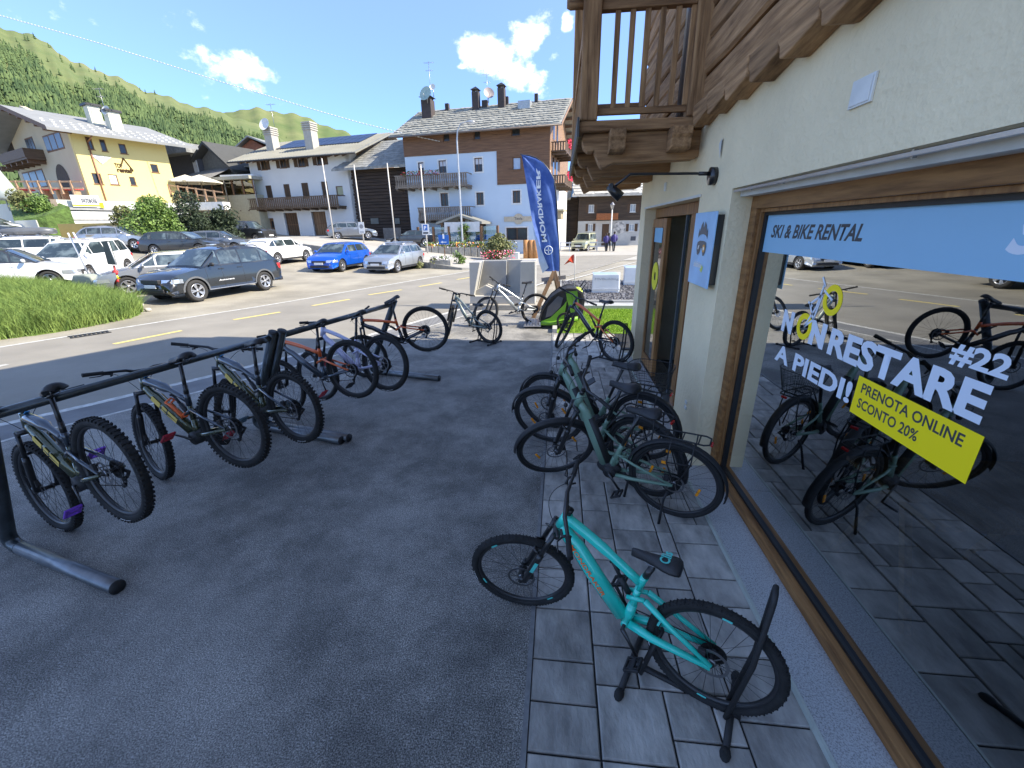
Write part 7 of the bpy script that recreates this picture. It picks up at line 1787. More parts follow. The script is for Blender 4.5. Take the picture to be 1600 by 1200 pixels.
# ================================================================== HILLS
hill_m = mat('hill_meadow', (.080, .118, .030), .95, col2=(.165, .175, .065), scale=.012, bump=.5, bscale=.05, bdist=3, thr=(.35, .68), detail=10)
ridge_px = [(-700, -150), (-420, -80), (-200, -20), (-60, 24), (0, 42), (40, 52), (80, 70), (110, 96), (150, 108), (185, 122), (230, 142), (280, 158), (330, 172), (385, 188), (440, 215), (500, 250), (560, 290), (620, 345)]
ridge2_px = [(300, 200), (360, 172), (400, 170), (450, 176), (490, 188), (530, 203), (570, 222), (620, 250), (680, 300), (740, 352)]
def hillmesh(name, ridge, D0, D1, seed, nv=46, rough=.35, mask=None):
    rg = np.random.RandomState(seed); cols = []
    pts = []
    for i in range(len(ridge)-1):
        for k_ in range(8): t = k_/8; pts.append((ridge[i][0]*(1-t)+ridge[i+1][0]*t, ridge[i][1]*(1-t)+ridge[i+1][1]*t))
    pts.append(ridge[-1]); ph = rg.uniform(0, 6, 8)
    vs = []; fs = []; fn = []
    for i, (px_, py_) in enumerate(pts):
        dv = ray(px_, py_+2*sin(px_*.09)+1.5*sin(px_*.23)); dh = np.hypot(dv[0], dv[1]); ux, uy = dv[0]/dh, dv[1]/dh; tan = dv[2]/dh
        top = CAMH+tan*D1
        for j in range(nv+1):
            s = j/nv; d = D0+(D1-D0)*s; z = -1+(top+1)*(s**1.12)
            w_ = s*(1-s)*4
            z += w_*rough*(9*sin(px_*.013+ph[0]+s*3)+6*sin(px_*.035+ph[1]+s*7)+3*sin(px_*.08+ph[2]+s*15))
            vs.append((ux*d, uy*d, z))
    n = nv+1
    for i in range(len(pts)-1):
        for j in range(nv): fs.append((i*n+j, (i+1)*n+j, (i+1)*n+j+1, i*n+j+1))
    o = MB().add(vs, fs, 0, True).build(name, hill_m); tag(o, kind='structure'); return np.array(vs).reshape(len(pts), n, 3), pts
H1, hp = hillmesh('hillside', ridge_px, 130, 640, 3)
H2, hp2 = hillmesh('far_hillside', ridge2_px, 620, 1250, 6, rough=.12)
mt = mat('mountain_haze_blue', (.18, .24, .34), .95, var=.1, scale=.002)  # distance haze is painted into the mountain's blue colour
k = MB(); base = [Vector(CAMP+ray(px_, py_)*(3000/FPX)) for px_, py_ in ((700, 350), (800, 320), (868, 285), (885, 264), (897, 274), (905, 268), (930, 285), (980, 300), (1060, 350))]
k.add([tuple(p) for p in base]+[(p.x, p.y, -5) for p in base]+[(p.x*1.3, p.y*1.3, -5) for p in base], [(i, i+1, i+10, i+9) for i in range(8)]+[(i, i+1, i+19, i+18) for i in range(8)]); tag(k.build('mountain', mt), kind='structure')
# conifers on the slope, one wood
def conifer_mesh(rg, n, H, pts_fn, name, label, m, seed):
    rs = np.random.RandomState(seed); V = []; F = []; cnt = 0
    for _ in range(n):
        p, h = pts_fn(rs)
        if p is None: continue
        r_ = h*rs.uniform(.20, .28); sides = 6; b = len(V)
        tiers = ((.08, 1.0, .46), (.34, .78, .72), (.62, .5, 1.02))
        a0 = rs.uniform(0, 6)
        for (z0_, rr_, z1_) in tiers:
            bb = len(V)
            for s in range(sides):
                a = a0+2*pi*s/sides; q = r_*rr_*rs.uniform(.75, 1.15); V.append((p[0]+q*cos(a), p[1]+q*sin(a), p[2]+h*z0_*rs.uniform(.85, 1.15)))
            V.append((p[0], p[1], p[2]+h*z1_))
            for s in range(sides): F.append((bb+s, bb+(s+1) % sides, bb+sides))
        cnt += 1
    me = bpy.data.meshes.new(name); me.from_pydata(V, [], F); me.materials.append(m); o = bpy.data.objects.new(name, me); scene.collection.objects.link(o); tag(o, label, 'forest', kind='stuff'); return o
con_m = mat('conifer_green', (.040, .075, .024), .9, col2=(.105, .150, .048), scale=.06, thr=(.4, .6), detail=6)
def slope_pt(Hm, pts, dens):
    def f(rs):
        i = rs.uniform(0, Hm.shape[0]-1.01); s = rs.uniform(0.02, .97); j = s*(Hm.shape[1]-1); i0, j0 = int(i), int(j); fi, fj = i-i0, j-j0
        p = (Hm[i0, j0]*(1-fi)*(1-fj)+Hm[i0+1, j0]*fi*(1-fj)+Hm[i0, j0+1]*(1-fi)*fj+Hm[i0+1, j0+1]*fi*fj)
        x = hp[i0][0] if pts is hp else pts[i0][0]
        if rs.uniform() > dens(x, s): return None, 0
        return p, rs.uniform(3.6, 8)*(1 if pts is hp else 1.3)*(1 if s < .66 else .66)
    return f
def dens1(x, s):
    lim = .76+.05*sin(x*.02)+.03*sin(x*.07)
    if 40 < x < 170: lim = .60+.06*sin(x*.05)
    if x < 40: lim = .80
    if x > 330: lim = .80
    clear = sin(x*.045+s*9)*sin(x*.021-s*13) > .72
    e = 1.0 if s < lim else (.07 if s < lim+.10 else .012)
    if x < 60: e *= .75
    return (.18 if clear else 1)*e
conifer_mesh(None, 27000, 9, slope_pt(H1, hp, dens1), 'conifer_forest', 'conifer forest covering the long mountain slope behind the village', con_m, 11)
def dens2(x, s): return 1.0 if (s < .62 and x < 440) else (.5 if s < .3 else .02)
conifer_mesh(None, 1500, 9, slope_pt(H2, hp2, dens2), 'far_conifers', 'darker conifer stand on the farther green hill', con_m, 12)
# ================================================================== TREES, HEDGE, BUSHES
def leafy(name, label, pos, w_, h_, n, m, cat='tree', seed=0, leaf=.13, blobs=9, trunkh=.25, group=None, gap=.35, d_=None, trunk=True):
    rs = np.random.RandomState(seed); t = thing(name, label, cat, pos, 0, group); d_ = d_ or w_
    C = []
    for i in range(blobs):
        a = rs.uniform(0, 6.28); q = rs.uniform(0, .62)*w_/2; z = rs.uniform(trunkh+.12, .86)*h_; sh = 1-abs(z/h_-.45)*.9
        C.append((q*cos(a)*sh, q*sin(a)*sh*d_/w_, z, rs.uniform(.20, .34)*w_*(.6+.4*sh)))
    V = []; F = []
    for i in range(n):
        c = C[rs.randint(len(C))]; v = rs.normal(size=3); v /= np.linalg.norm(v); rr_ = c[3]*rs.uniform(.45, 1.12)**.6
        p = np.array([c[0], c[1], c[2]])+v*np.array([rr_, rr_*d_/w_, rr_*.85])
        if p[2] < .05: continue
        a = rs.normal(size=3); a /= np.linalg.norm(a); b = np.cross(a, rs.normal(size=3)); b /= np.linalg.norm(b); s = leaf*rs.uniform(.6, 1.4); bb = len(V)
        V += [tuple(p-a*s), tuple(p+b*s*.5), tuple(p+a*s), tuple(p-b*s*.5)]; F.append((bb, bb+1, bb+2, bb+3))
    me = bpy.data.meshes.new('crown'); me.from_pydata(V, [], F); me.materials.append(m); o = bpy.data.objects.new('crown', me); scene.collection.objects.link(o); o.parent = t
    if trunk:
        k = MB(); k.tube([(0, 0, -.2), (.03, 0, h_*.3), (-.05, .04, h_*.7)], [w_*.03+.02, w_*.022+.015, .015], 8)
        for c in C[:7]: k.tube([(0, 0, h_*.22), (c[0]*.5, c[1]*.5, c[2]*.7), (c[0], c[1], c[2])], [w_*.014+.01, w_*.01+.008, .008], 6)
        k.build('trunk', mat('bark', (.09, .065, .045), .9, var=.3, scale=8), t)
    return t
leaf_lt = mat('leaf_light', (.065, .12, .02), .6, col2=(.16, .25, .045), scale=1.2, thr=(.4, .6)); leaf_dk = mat('leaf_dark', (.012, .024, .010), .7, col2=(.035, .055, .02), scale=1.5, thr=(.4, .6))
leaf_mx = mat('leaf_olive', (.10, .12, .04), .7, col2=(.20, .20, .07), scale=2, thr=(.4, .6))
p = depth_pt(240, 362, 30); leafy('broadleaf_tree', 'large bright green bushy tree in front of the yellow building', (p.x, p.y, ter(p.x, p.y)-.1), 4.3, 3.6, 17000, leaf_lt, seed=1, leaf=.085, blobs=18, trunkh=.05)
p = depth_pt(200, 358, 31); leafy('broadleaf_tree', 'thin olive green tree left of the large bright green one', (p.x, p.y, ter(p.x, p.y)), 2.4, 3.0, 1800, leaf_mx, seed=2, leaf=.10, blobs=9)
p = depth_pt(305, 362, 33); leafy('dark_tree', 'dark almost black tree right of the large bright green tree', (p.x, p.y, ter(p.x, p.y)), 3.6, 3.9, 9000, leaf_dk, seed=3, leaf=.09, blobs=12, trunkh=.02)
p = depth_pt(352, 362, 35); leafy('dark_tree', 'low dark spreading bush left of the black boxy off-roader', (p.x, p.y, ter(p.x, p.y)), 3.8, 2.6, 4200, leaf_dk, seed=4, leaf=.12, blobs=12, trunkh=.0)
p = depth_pt(313, 366, 31); leafy('flowering_bush', 'small reddish green bush between the dark trees and the parked cars', (p.x, p.y, ter(p.x, p.y)), 1.9, 1.1, 1500, leaf_mx, 'bush', seed=5, leaf=.07, blobs=7, trunkh=0)
p = depth_pt(755, 385, 31.5); leafy('small_tree', 'small bright green tree in the planter of the blue house terrace', (wB(BL, BL.px(728, 385, -2.8)[0], -2.8, up_z(-8, 34)+.3)), 1.7, 2.3, 1900, leaf_lt, seed=6, leaf=.08, blobs=9, trunkh=.2)
pf = gnd(779, 404, z=0.15); fb = leafy('flower_bush', 'round planter bush with green leaves and pink flowers beside the road', (at_y(779, 400, 33).x, 33, .0), 2.6, 1.9, 3800, leaf_mx, 'bush', seed=7, leaf=.09, blobs=12, trunkh=0)
flowers(fb, -1.2, 1.3, -1.3, -.5, .1, .75, 210, ((pinkf, .25), (mat('petals_rose', (.65, .25, .35), .6), .4)), seed=8, s=.09)
def hedge(label, a, b, h, w_, m, seed, n=9000):
    rs = np.random.RandomState(seed); t = thing('hedge', label, 'hedge', a); d = (b-a); L_ = d.length; d.normalize(); s_ = Vector((-d.y, d.x, 0)); V = []; F = []
    for i in range(n):
        u, v, z = rs.uniform(0, L_), rs.uniform(-w_/2, w_/2), h*rs.uniform(0, 1)**.7+.1*sin(i); p = d*u+s_*v+Vector((0, 0, z*(1+.08*sin(u*2)))); a_ = rs.normal(size=3)*.07; b_ = rs.normal(size=3)*.04; bb = len(V); p = np.array(p); V += [tuple(p-a_), tuple(p+b_), tuple(p+a_), tuple(p-b_)]; F.append((bb, bb+1, bb+2, bb+3))
    me = bpy.data.meshes.new('foliage'); me.from_pydata(V, [], F); me.materials.append(m); o = bpy.data.objects.new('foliage', me); scene.collection.objects.link(o); o.parent = t
    k = MB(); k.bar(Vector((0, 0, h*.42)), d*L_+Vector((0, 0, h*.42)), w_*.8, h*.8); k.build('branches', leaf_dk, t)
h0, h1 = hit(262, 381), hit(415, 377); hedge('dark green clipped hedge behind the parked black estate', h0, h1, 1.1, 1.2, mat('hedge_leaf', (.020, .045, .012), .8, var=.4, scale=2), 3)
gp2 = [hit(225, 392), hit(262, 392), hit(330, 389), hit(300, 381), hit(240, 383)]
tag(MB().add([(p.x, p.y, ter(p.x, p.y)+.12) for p in gp2], [(0, 1, 2, 3, 4)]).build('grass_verge', mat('slope_green', (.08, .17, .02), .9)), kind='structure')
# weeds, small wall plants by the planter and lamp
for i, (px_, py_, w_, h_, lb) in enumerate(((718, 415, 1.0, .9, 'tuft of weeds at the foot of the street lamp'), (679, 419, .9, .7, 'weeds in front of the wall right of the silver hatchback'), (655, 420, .7, .5, 'small weeds behind the rear wheel of the silver hatchback'))):
    q = gnd(px_, py_); leafy('weed_clump', lb, (q.x, q.y, 0), w_, h_, 420, leaf_mx if i else leaf_lt, 'weeds', seed=20+i, leaf=.07, blobs=6, trunkh=0, trunk=False)
q = gnd(690, 419); k = MB(); k.box(-.65, .65, -.25, .25, 0, .5); fpo = tag(k.build('stone_trough', stone_w, bevel=.03), 'small stone trough of white flowers by the parking sign', 'flower trough'); fpo.location = (q.x, q.y, 0)
flowers(fpo, -.6, .6, -.25, .25, .5, .72, 200, ((mat('petals_white', (.7, .65, .68), .6), .6), (foliage_m, .4)), seed=12, s=.07)
for i, (px_, py_, lb) in enumerate(((36, 318, 'reddish flowering shrub on the green slope, left of its pair'), (62, 322, 'yellow green shrub on the green slope beside the white wall'))):
    p = depth_pt(px_, py_, 32); leafy('slope_shrub', lb, (p.x, p.y, p.z-.6), 2.2, 1.4, 1500, (leaf_mx, leaf_lt)[i], 'bush', seed=40+i, leaf=.09, blobs=9, trunkh=0)
# ================================================================== POLES, SIGNS, LAMP, CABLE
pole_m = mat('pole_pale', (.52, .49, .44), .5, var=.08, scale=3)
def pole(label, topx, basex, d, name='flag_pole', grp='pale flag poles along the stone wall', r_=.055, cat='pole'):
    T_ = depth_pt(topx[0], topx[1], d); B_ = depth_pt(basex[0], basex[1], d); B_.x = (T_.x+B_.x)/2; B_.y = (T_.y+B_.y)/2
    t = thing(name, label, cat, (B_.x, B_.y, B_.z), 0, grp); h = T_.z-B_.z
    k = MB(); k.tube([(0, 0, -.6), (0, 0, h)], [r_, r_*.8], 12); k.build('shaft', pole_m, t); k = MB(); k.sphere((0, 0, h), r_*1.1, 10, 6); k.build('cap', pole_m, t); return t, h
pole('pale flag pole in front of the white house balcony, leftmost', (504, 252), (522, 377), 36)
pl2, h2 = pole('pale flag pole carrying a no parking sign before the white house corner', (552, 262), (571, 386), 35)
pole('pale flag pole in front of the dark timber barn', (604.4, 259), (619, 382), 35)
pl4, h4 = pole('pale flag pole carrying the parking sign in front of the blue house', (656, 262), (671, 408), 32)
sign_wh = mat('sign_face_white', (.66, .66, .64), .5, var=.03); sign_bl = mat('sign_face_blue', (.02, .12, .42), .45, var=.05)
def plate(par, z0, z1, w_, m, y=-.09): k = MB(); k.box(-w_/2, w_/2, y-.02, y, z0, z1); return k.build('sign_plate', m, par)
def zat(par, px_, py_): p0 = Vector(par.location); return at_y(px_, py_, p0.y).z-p0.z
z1_, z0_ = zat(pl2, 564, 347), zat(pl2, 565, 365); pp = plate(pl2, z0_, z1_, .5, sign_wh)
k = MB(); k.lathe((0, -.125, (z0_*.38+z1_*.62)), (0, -1, 0), [(.001, 0), (.17, 0)], 24, smooth=False); k.build('sign_disc', mat('disc_grey', (.22, .22, .23), .5), pl2)
k = MB(); k.box(-.17, .17, -.128, -.12, z0_+.10, z0_+.15); k.build('sign_text', dkgrey, pl2)
z1_, z0_ = zat(pl4, 665, 350), zat(pl4, 667, 367); plate(pl4, z0_, z1_, .55, sign_wh)
k = MB(); k.box(-.16, .16, -.125, -.115, z0_+.32, z1_-.06); k.build('parking_panel', sign_bl, pl4); text_fit('sign_letter', 'P', white_print, pl4, (-.09, -.126, z0_+.38), (1, 0, 0), (0, 0, 1), .17, .26, .03, .002)
q = MB(); q.box(-.2, .2, -.125, -.115, z0_+.08, z0_+.2); q.build('sign_text', dkgrey, pl4)
q = gnd(696, 412, z=.15); t = thing('direction_sign', 'small blue direction sign with white arrow on a thin brown post', 'sign', (q.x, q.y, 0)); ht = at_y(692, 367, q.y).z; hb_ = at_y(694, 382, q.y).z
k = MB(); k.tube([(0, 0, 0), (0, 0, ht)], .03, 8); k.build('post', frame_b, t); k = MB(); k.box(-.33, .33, -.06, -.03, hb_, ht); k.build('board', sign_bl, t)
k = MB(); zz_ = hb_+(ht-hb_)*.25; k.box(-.08, .18, -.07, -.061, zz_-.02, zz_+.02); k.add([(-.2, -.065, zz_), (-.06, -.065, zz_+.08), (-.06, -.065, zz_-.08)], [(0, 1, 2)]); k.box(-.05, .05, -.07, -.061, zz_+.2, zz_+.5); k.build('arrow', white_print, t)
# street lamp
LB = gnd(724, 404); LD = LB.y; t = thing('street_lamp', 'tall grey street lamp with bent arm in front of the blue house', 'street lamp', (LB.x, LB.y, 0))
zt_ = at_y(714, 200, LD).z; k = MB(); lh = at_y(735, 190, LD); arm = lh-LB
k.tube([(0, 0, 0), (0, 0, 1.2), (0, 0, zt_-.8), (.08, 0, zt_-.2), (.35, 0, zt_+.25), (arm.x-.5, 0, arm.z-.05), (arm.x-.2, 0, arm.z)], [.10, .085, .06, .055, .05, .045, .04], 12); k.build('mast', mat('galvanised', (.42, .43, .43), .45, metal=.5), t)
k = MB(); k.sphere((arm.x, 0, arm.z-.02), .36, 14, 8, sc=(1, .5, .28)); k.build('lamp_head', mat('galvanised', (.42, .43, .43), .45, metal=.5), t); k = MB(); k.sphere((arm.x+.05, 0, arm.z-.10), .25, 12, 6, sc=(1, .5, .3)); k.build('lens', frame_wh, t)
ca = at_y(712, 226, LD); 
c_far = Vector(CAMP+ray(-160, -20)*(38/FPX)); k = MB(); pts_ = []
mid = Vector(CAMP+ray(300, 118)*(40/FPX))
for i in range(81):
    s = i/80; px_ = 712+(-160-712)*s; 
    py_ = np.interp(px_, [-160, 0, 150, 250, 340, 440, 500, 560, 640, 712], [-14, 24, 66, 97, 126, 156, 174, 191, 211, 226]); d = LD+2+(34-LD)*s
    pts_.append(Vector(CAMP+ray(px_, py_)*(d/FPX)))
k.tube(pts_, .018, 5)
for i in range(len(pts_)-1):
    for q_ in (.2, .7): a = pts_[i].lerp(pts_[i+1], q_); b = pts_[i].lerp(pts_[i+1], q_+.26); k.tube([a, b], .040, 5)
tag(k.build('overhead_cable', mat('cable_pale', (.60, .62, .62), .5)), 'pale twisted overhead cable running from the street lamp across the sky', 'cable')
# second lamp at the far chalet
q = Vector((at_y(953, 388, 46).x, 46, 0)); t = thing('lantern_post', 'slim lantern post behind the walkers at the far chalet', 'street lamp', q); zt_ = at_y(955, 320, 46).z; k = MB(); k.tube([(0, 0, 0), (0, 0, zt_-.4)], .06, 8); k.build('post', frame_wh, t); k = MB(); k.lathe((0, 0, 0), (0, 0, 1), [(.10, zt_-.4), (.2, zt_-.05), (.24, zt_), (.02, zt_+.25)], 8, smooth=False); k.build('lantern', steel, t)
# red marker post with plastic shield and white rods
q = hit(190, 463); t = thing('marker_post', 'red and yellow tool post with dark plastic shield standing in the tall grass', 'post', (q.x, q.y, ter(q.x, q.y)))
rt = at_y(178, 415, q.y)-q; k = MB(); k.tube([(0, 0, 0), (rt.x*.5, 0, rt.z*.5), (rt.x, 0, rt.z)], [.05, .055, .03], 8); k.build('post', mat('post_red', (.50, .03, .03), .5), t)
for i in range(3): k = MB(); f = .5+.13*i; k.cyl((rt.x*f, -.05, rt.z*f), (rt.x*f, .05, rt.z*f), .09, 10); k.build('clamp', yel if i == 1 else mat('post_red', (.50, .03, .03), .5), t)
a = at_y(160, 378, q.y)-q; b = at_y(183, 414, q.y)-q; k = MB(); k.prism([(a.x, a.z), (a.x+.28, a.z+.02), (b.x, b.z), (b.x-.34, b.z+.02)], -.02, .02, 'xz'); k.build('shield', mat('shield_dark', (.035, .05, .04), .3), t)
k = MB(); a2 = at_y(171, 378, q.y)-q; b2 = at_y(184, 413, q.y)-q; k.tube([(a2.x, -.05, a2.z), (b2.x, -.05, b2.z)], .022, 6); k.build('edge_rod', frame_wh, t)
for (A_, B_, lb) in (((106, 364), (130, 412), 'white rod leaning in the tall grass, left of a pair'), ((114, 363), (149, 422), 'white rod leaning in the tall grass, right of a pair')):
    y_ = q.y+.3; a = at_y(*A_, y_); b = at_y(*B_, y_); b = b+(b-a)*.45; k = MB(); k.tube([(0, 0, 0), tuple(a-b)], .028, 6); o = k.build('white_rod', frame_wh); o.location = b; tag(o, lb, 'rod', 'white rods in the grass')
q1 = hit(146, 463); k = MB(); k.prism([(-.5, 0), (.55, 0), (.38, .6), (.15, .68), (-.3, .68), (-.45, .45)], -.2, .3, 'xz'); o = k.build('utility_box', mat('box_greygreen', (.27, .29, .24), .7, var=.15, scale=3), bevel=.05); o.location = (q1.x, q1.y, q1.z+.1); tag(o, 'grey green utility box half hidden by the tall grass', 'utility box')
k = MB(); k.box(-.22, .22, -.02, .02, 0, .36); o = k.build('grey_cabinet', dkgrey); q1 = Vector((at_y(991, 350, 40).x, 40, at_y(991, 376, 40).z)); o.location = q1; tag(o, 'small dark board at the shop corner beside the far street', 'board')
# bins, bench and wooden bollards in front of the blue house
for i, px_ in enumerate((822, 830.5, 837)):
    y_ = 34.5; z0_ = 0; a = at_y(px_, 398, y_); zt_ = at_y(px_, 375, y_).z; k = MB(); k.tube([(0, 0, -.2), (0, 0, zt_)], .22, 14); o = k.build('timber_bollard', mat('log_orange', (.42, .20, .07), .7, var=.2, scale=5)); o.location = (a.x, y_, 0); tag(o, ('leftmost', 'middle', 'rightmost')[i]+' of three thick orange log bollards beside the feather flag', 'bollard', 'orange log bollards')
y_ = 34; a = at_y(801, 402, y_); t = thing('stone_bench', 'pale stone flower box with iron hoop beside the log bollards', 'planter', (a.x, y_, 0)); k = MB(); k.box(-.5, .5, -.3, .3, -.1, .5); k.build('box', trim_wh, t, bevel=.03); k = MB(); k.ring((0, 0, .95), (0, 1, .15), .38, .025, 20, 6); k.build('hoop', steel, t)
y_ = 38; a = at_y(918, 372, y_)
k = MB()
fn = thing('street_fence', 'low grey metal guard fence across the end of the far street', 'fence', (at_y(876, 372, 43).x, 43, 0)); xe_ = at_y(948, 372, 43).x-fn.location.x
for i in range(6): k = MB(); x = xe_*i/5; k.box(x-.05, x+.05, -.05, .05, 0, .95); k.build('post', alu, fn)
for z_ in (.85, .5): k = MB(); k.box(0, xe_, -.03, .03, z_-.06, z_+.06); k.build('rail', alu, fn)
# ================================================================== FEATHER FLAG
flag_bl = mat('flag_blue', (.045, .11, .40), .6, col2=(.10, .19, .52), scale=2.5, thr=(.4, .6)); 
FY = 12.6
def fp(px_, py_, dy=0): return at_y(px_, py_, FY+dy)
ft = thing('feather_flag', 'tall curved blue feather flag with white mirrored lettering beside the road', 'flag', fp(873, 476)); O = Vector(ft.location)
rightE = [(815, 242), (826, 243), (838, 247), (849, 255), (858, 266), (865, 280), (868, 298), (870, 320), (871, 350), (873, 380), (874, 405), (874, 424)]
leftE = [(815, 243), (817, 252), (819, 265), (821, 278), (823, 291), (825, 304), (828, 322), (831, 342), (836, 362), (841, 384), (846, 405), (850, 424)]
vs = []; fs = []; nc = 9
for i in range(len(rightE)):
    A_ = fp(*leftE[i]); B_ = fp(*rightE[i])
    for j in range(nc+1):
        s = j/nc; p = A_.lerp(B_, s); p.y += .05*sin(s*9+i*.6)*(1-s)*min(1, i/3)+.03*sin(s*15-i); vs.append(p-O)
for i in range(len(rightE)-1):
    for j in range(nc): a = i*(nc+1)+j; fs.append((a, a+1, a+nc+2, a+nc+1))
k = MB(); k.add(vs, fs, 0, True); fl = k.build('cloth', flag_bl, ft)
k = MB(); tri = [fp(832, 352, -.05), fp(845, 388, -.09), (fp(857, 418, -.05)), fp(848, 427, -.02), fp(842, 410, -.03), fp(838, 385, -.03)]; k.add([p-O for p in tri], [(0, 1, 5), (1, 4, 5), (1, 2, 4), (2, 3, 4)]); k.build('pale_fold', mat('flag_pale', (.38, .48, .66), .6), ft, fix=False)
k = MB(); k.tube([fp(px_, py_, .01)-O for px_, py_ in [(813, 241)]+rightE+[(875, 440), (873, 476)]], .018, 8); k.build('flag_pole', black, ft)
me = text_mesh('MONDRAKER', 1.0, .03); co = np.empty(len(me.vertices)*3); me.vertices.foreach_get('co', co); co = co.reshape(-1, 3); mn = co.min(0); mx = co.max(0)
pa_ = [(851, 378), (846, 345), (843.5, 320), (841.5, 298), (841, 262)]
for v, c in zip(me.vertices, co):
    s = (c[0]-mn[0])/(mx[0]-mn[0]); h = (c[1]-mn[1])/(mx[1]-mn[1])-.5
    px_ = np.interp(s, [0, .3, .55, .8, 1], [q[0] for q in pa_]); py_ = np.interp(s, [0, .3, .55, .8, 1], [q[1] for q in pa_])
    v.co = fp(px_+h*8.5*(1-.25*s), py_-.5*h, -.11)-O
me.materials.clear(); me.materials.append(palew); o_ = bpy.data.objects.new('lettering', me); scene.collection.objects.link(o_); o_.parent = ft
c_ = fp(857, 391, -.11)-O; k = MB(); k.ring(c_, (0, 1, 0), .11, .012, 24, 5); k.box(c_.x-.012, c_.x+.012, c_.y-.01, c_.y+.01, c_.z-.08, c_.z+.08); k.box(c_.x-.08, c_.x+.08, c_.y-.01, c_.y+.01, c_.z-.012, c_.z+.012); k.build('emblem', palew, ft)
k = MB(); k.box(-.3, .3, -.3, .3, -.02, .08); k.build('base_plate', blackm, ft, bevel=.02)
# ================================================================== CONCRETE PLANTER, A-FRAME, BLOCKS
conc = mat('concrete_smooth', (.40, .39, .36), .8, var=.10, scale=1.5, bump=.2, bscale=40)
b0 = gnd(731, 486); b1 = gnd(838, 484); yb = (b0.y+b1.y)/2+.05
cp = thing('concrete_niche', 'large smooth concrete niche block on a stepped base at the roadside', 'concrete block', ((b0.x+b1.x)/2, yb, 0)); Wn = (b1.x-b0.x)/2
zt_ = at_y(780, 406, yb+.9).z; zT = at_y(745, 409, yb+.15).z
k = MB(); ztop = at_y(740, 409, yb+.3).z
bw = Wn-.02
# outer shell: floor, back, sides, open towards the forecourt
k.prism([(-bw, .16), (-bw+.03, ztop), (-bw+.34, ztop), (-bw+.12, .38), (bw-.46, .38), (bw-.44, ztop), (bw-.02, ztop), (bw-.02, .16)], .12, .92, 'xz'); 
shell = k.build('shell', conc, cp, bevel=.012)
k = MB(); k.box(-bw+.05, bw-.1, .92, 1.04, .16, ztop-.002); k.build('back_panel', conc, cp)
k = MB(); k.prism([(-bw+.13, .38), (-bw+.34, ztop-.01), (-bw+1.02, ztop-.01), (-bw+.98, .38)], .80, .90, 'xz'); k.build('slanted_panel', mat('concrete_shaded', (.32, .32, .31), .8, var=.1), cp, bevel=.01)  # darker concrete colour paints in the shading inside the niche
k = MB(); k.prism([(-.85, .38), (-.85, .50), (-.52, .66), (-.20, .52), (-.20, .38)], .35, .80, 'xz'); k.build('gabled_ledge', conc, cp, bevel=.01)
k = MB(); k.box(-bw, bw+.25, -.05, 1.1, .0, .16); k.build('base_step', mat('concrete_worn', (.34, .31, .26), .9, var=.25, scale=3), cp, bevel=.02)
# A-frame stand
base = gnd(833, 498); t = thing('a_frame', 'timber A-frame stand with a cross plank in front of the feather flag', 'stand', base); O = Vector(t.location); YA = base.y+.05
lw = wood('lath_timber', (.16, .09, .045), (.32, .20, .11), 'z', rnd=.1)
ap = at_y(866, 424, YA+.25)-O
for nm, a in (('leg', at_y(833, 499, YA)-O), ('leg', at_y(888, 482, YA)-O), ('leg', at_y(878, 470, YA+1.1)-O)):
    k = MB(); k.bar(tuple(a-Vector((0, 0, a.z))), tuple(ap), .10, .04, up=(0, 1, 0)); k.build(nm, lw, t, bevel=.004)
a = at_y(846, 437, YA+.3)-O; b = at_y(884, 433, YA+.3)-O; k = MB(); k.bar(a, b, .05, .10); k.build('cross_plank', mat('plank_grey', (.30, .26, .24), .8), t)
a = at_y(850, 441, YA+.34)-O; b = at_y(862, 441, YA+.34)-O; k = MB(); k.bar(a, b, .05, .09); k.build('small_plank', mat('plank_violet', (.28, .26, .32), .8), t)
for (p0, p1, ytop, lb, dy, tx) in (((924, 459), (968, 460), 429, 'nearest translucent white block with faint lettering on the gravel bed', .9, 'MVBuilding'), ((974, 447), (1004, 444), 418, 'second translucent white block behind, half hidden by the shop corner', 1.0, None)):
    a = gnd(*p0); b = gnd(*p1); yb = a.y; zt_ = at_y(p0[0]+8, ytop, yb+.05).z; W_ = b.x-a.x; t = thing('white_block', lb, 'block', (a.x, yb, 0), 0, 'white blocks on the gravel')
    bm_ = mat('block_frosted', (.50, .56, .62), .35, col2=(.62, .66, .70), scale=2, coat=.3)
    k = MB(); k.add([(0, 0, .02), (W_, 0, .02), (W_+.15, dy, .02), (.1, dy, .02), (.02, .05, zt_), (W_-.02, .05, zt_), (W_+.12, dy, zt_), (.12, dy, zt_)], [(0, 3, 2, 1), (4, 5, 6, 7), (0, 1, 5, 4), (1, 2, 6, 5), (2, 3, 7, 6), (3, 0, 4, 7)]); k.build('body', bm_, t, bevel=.02)
    k = MB(); k.box(.0, W_, -.012, .0, .14, .17); k.build('seam', mat('block_pale', (.66, .68, .70), .4), t)
    k = MB(); k.box(.06, W_-.06, .08, dy-.05, zt_, zt_+.006); k.build('top_sheet', mat('block_blue', (.32, .42, .62), .4), t)
    if tx: text_fit('lettering', tx, mat('faint_print', (.22, .25, .28), .6), t, (.1, .02, zt_*.68), (1, 0, 0), (0, 0, 1), W_*.85, .10, .0, .03)
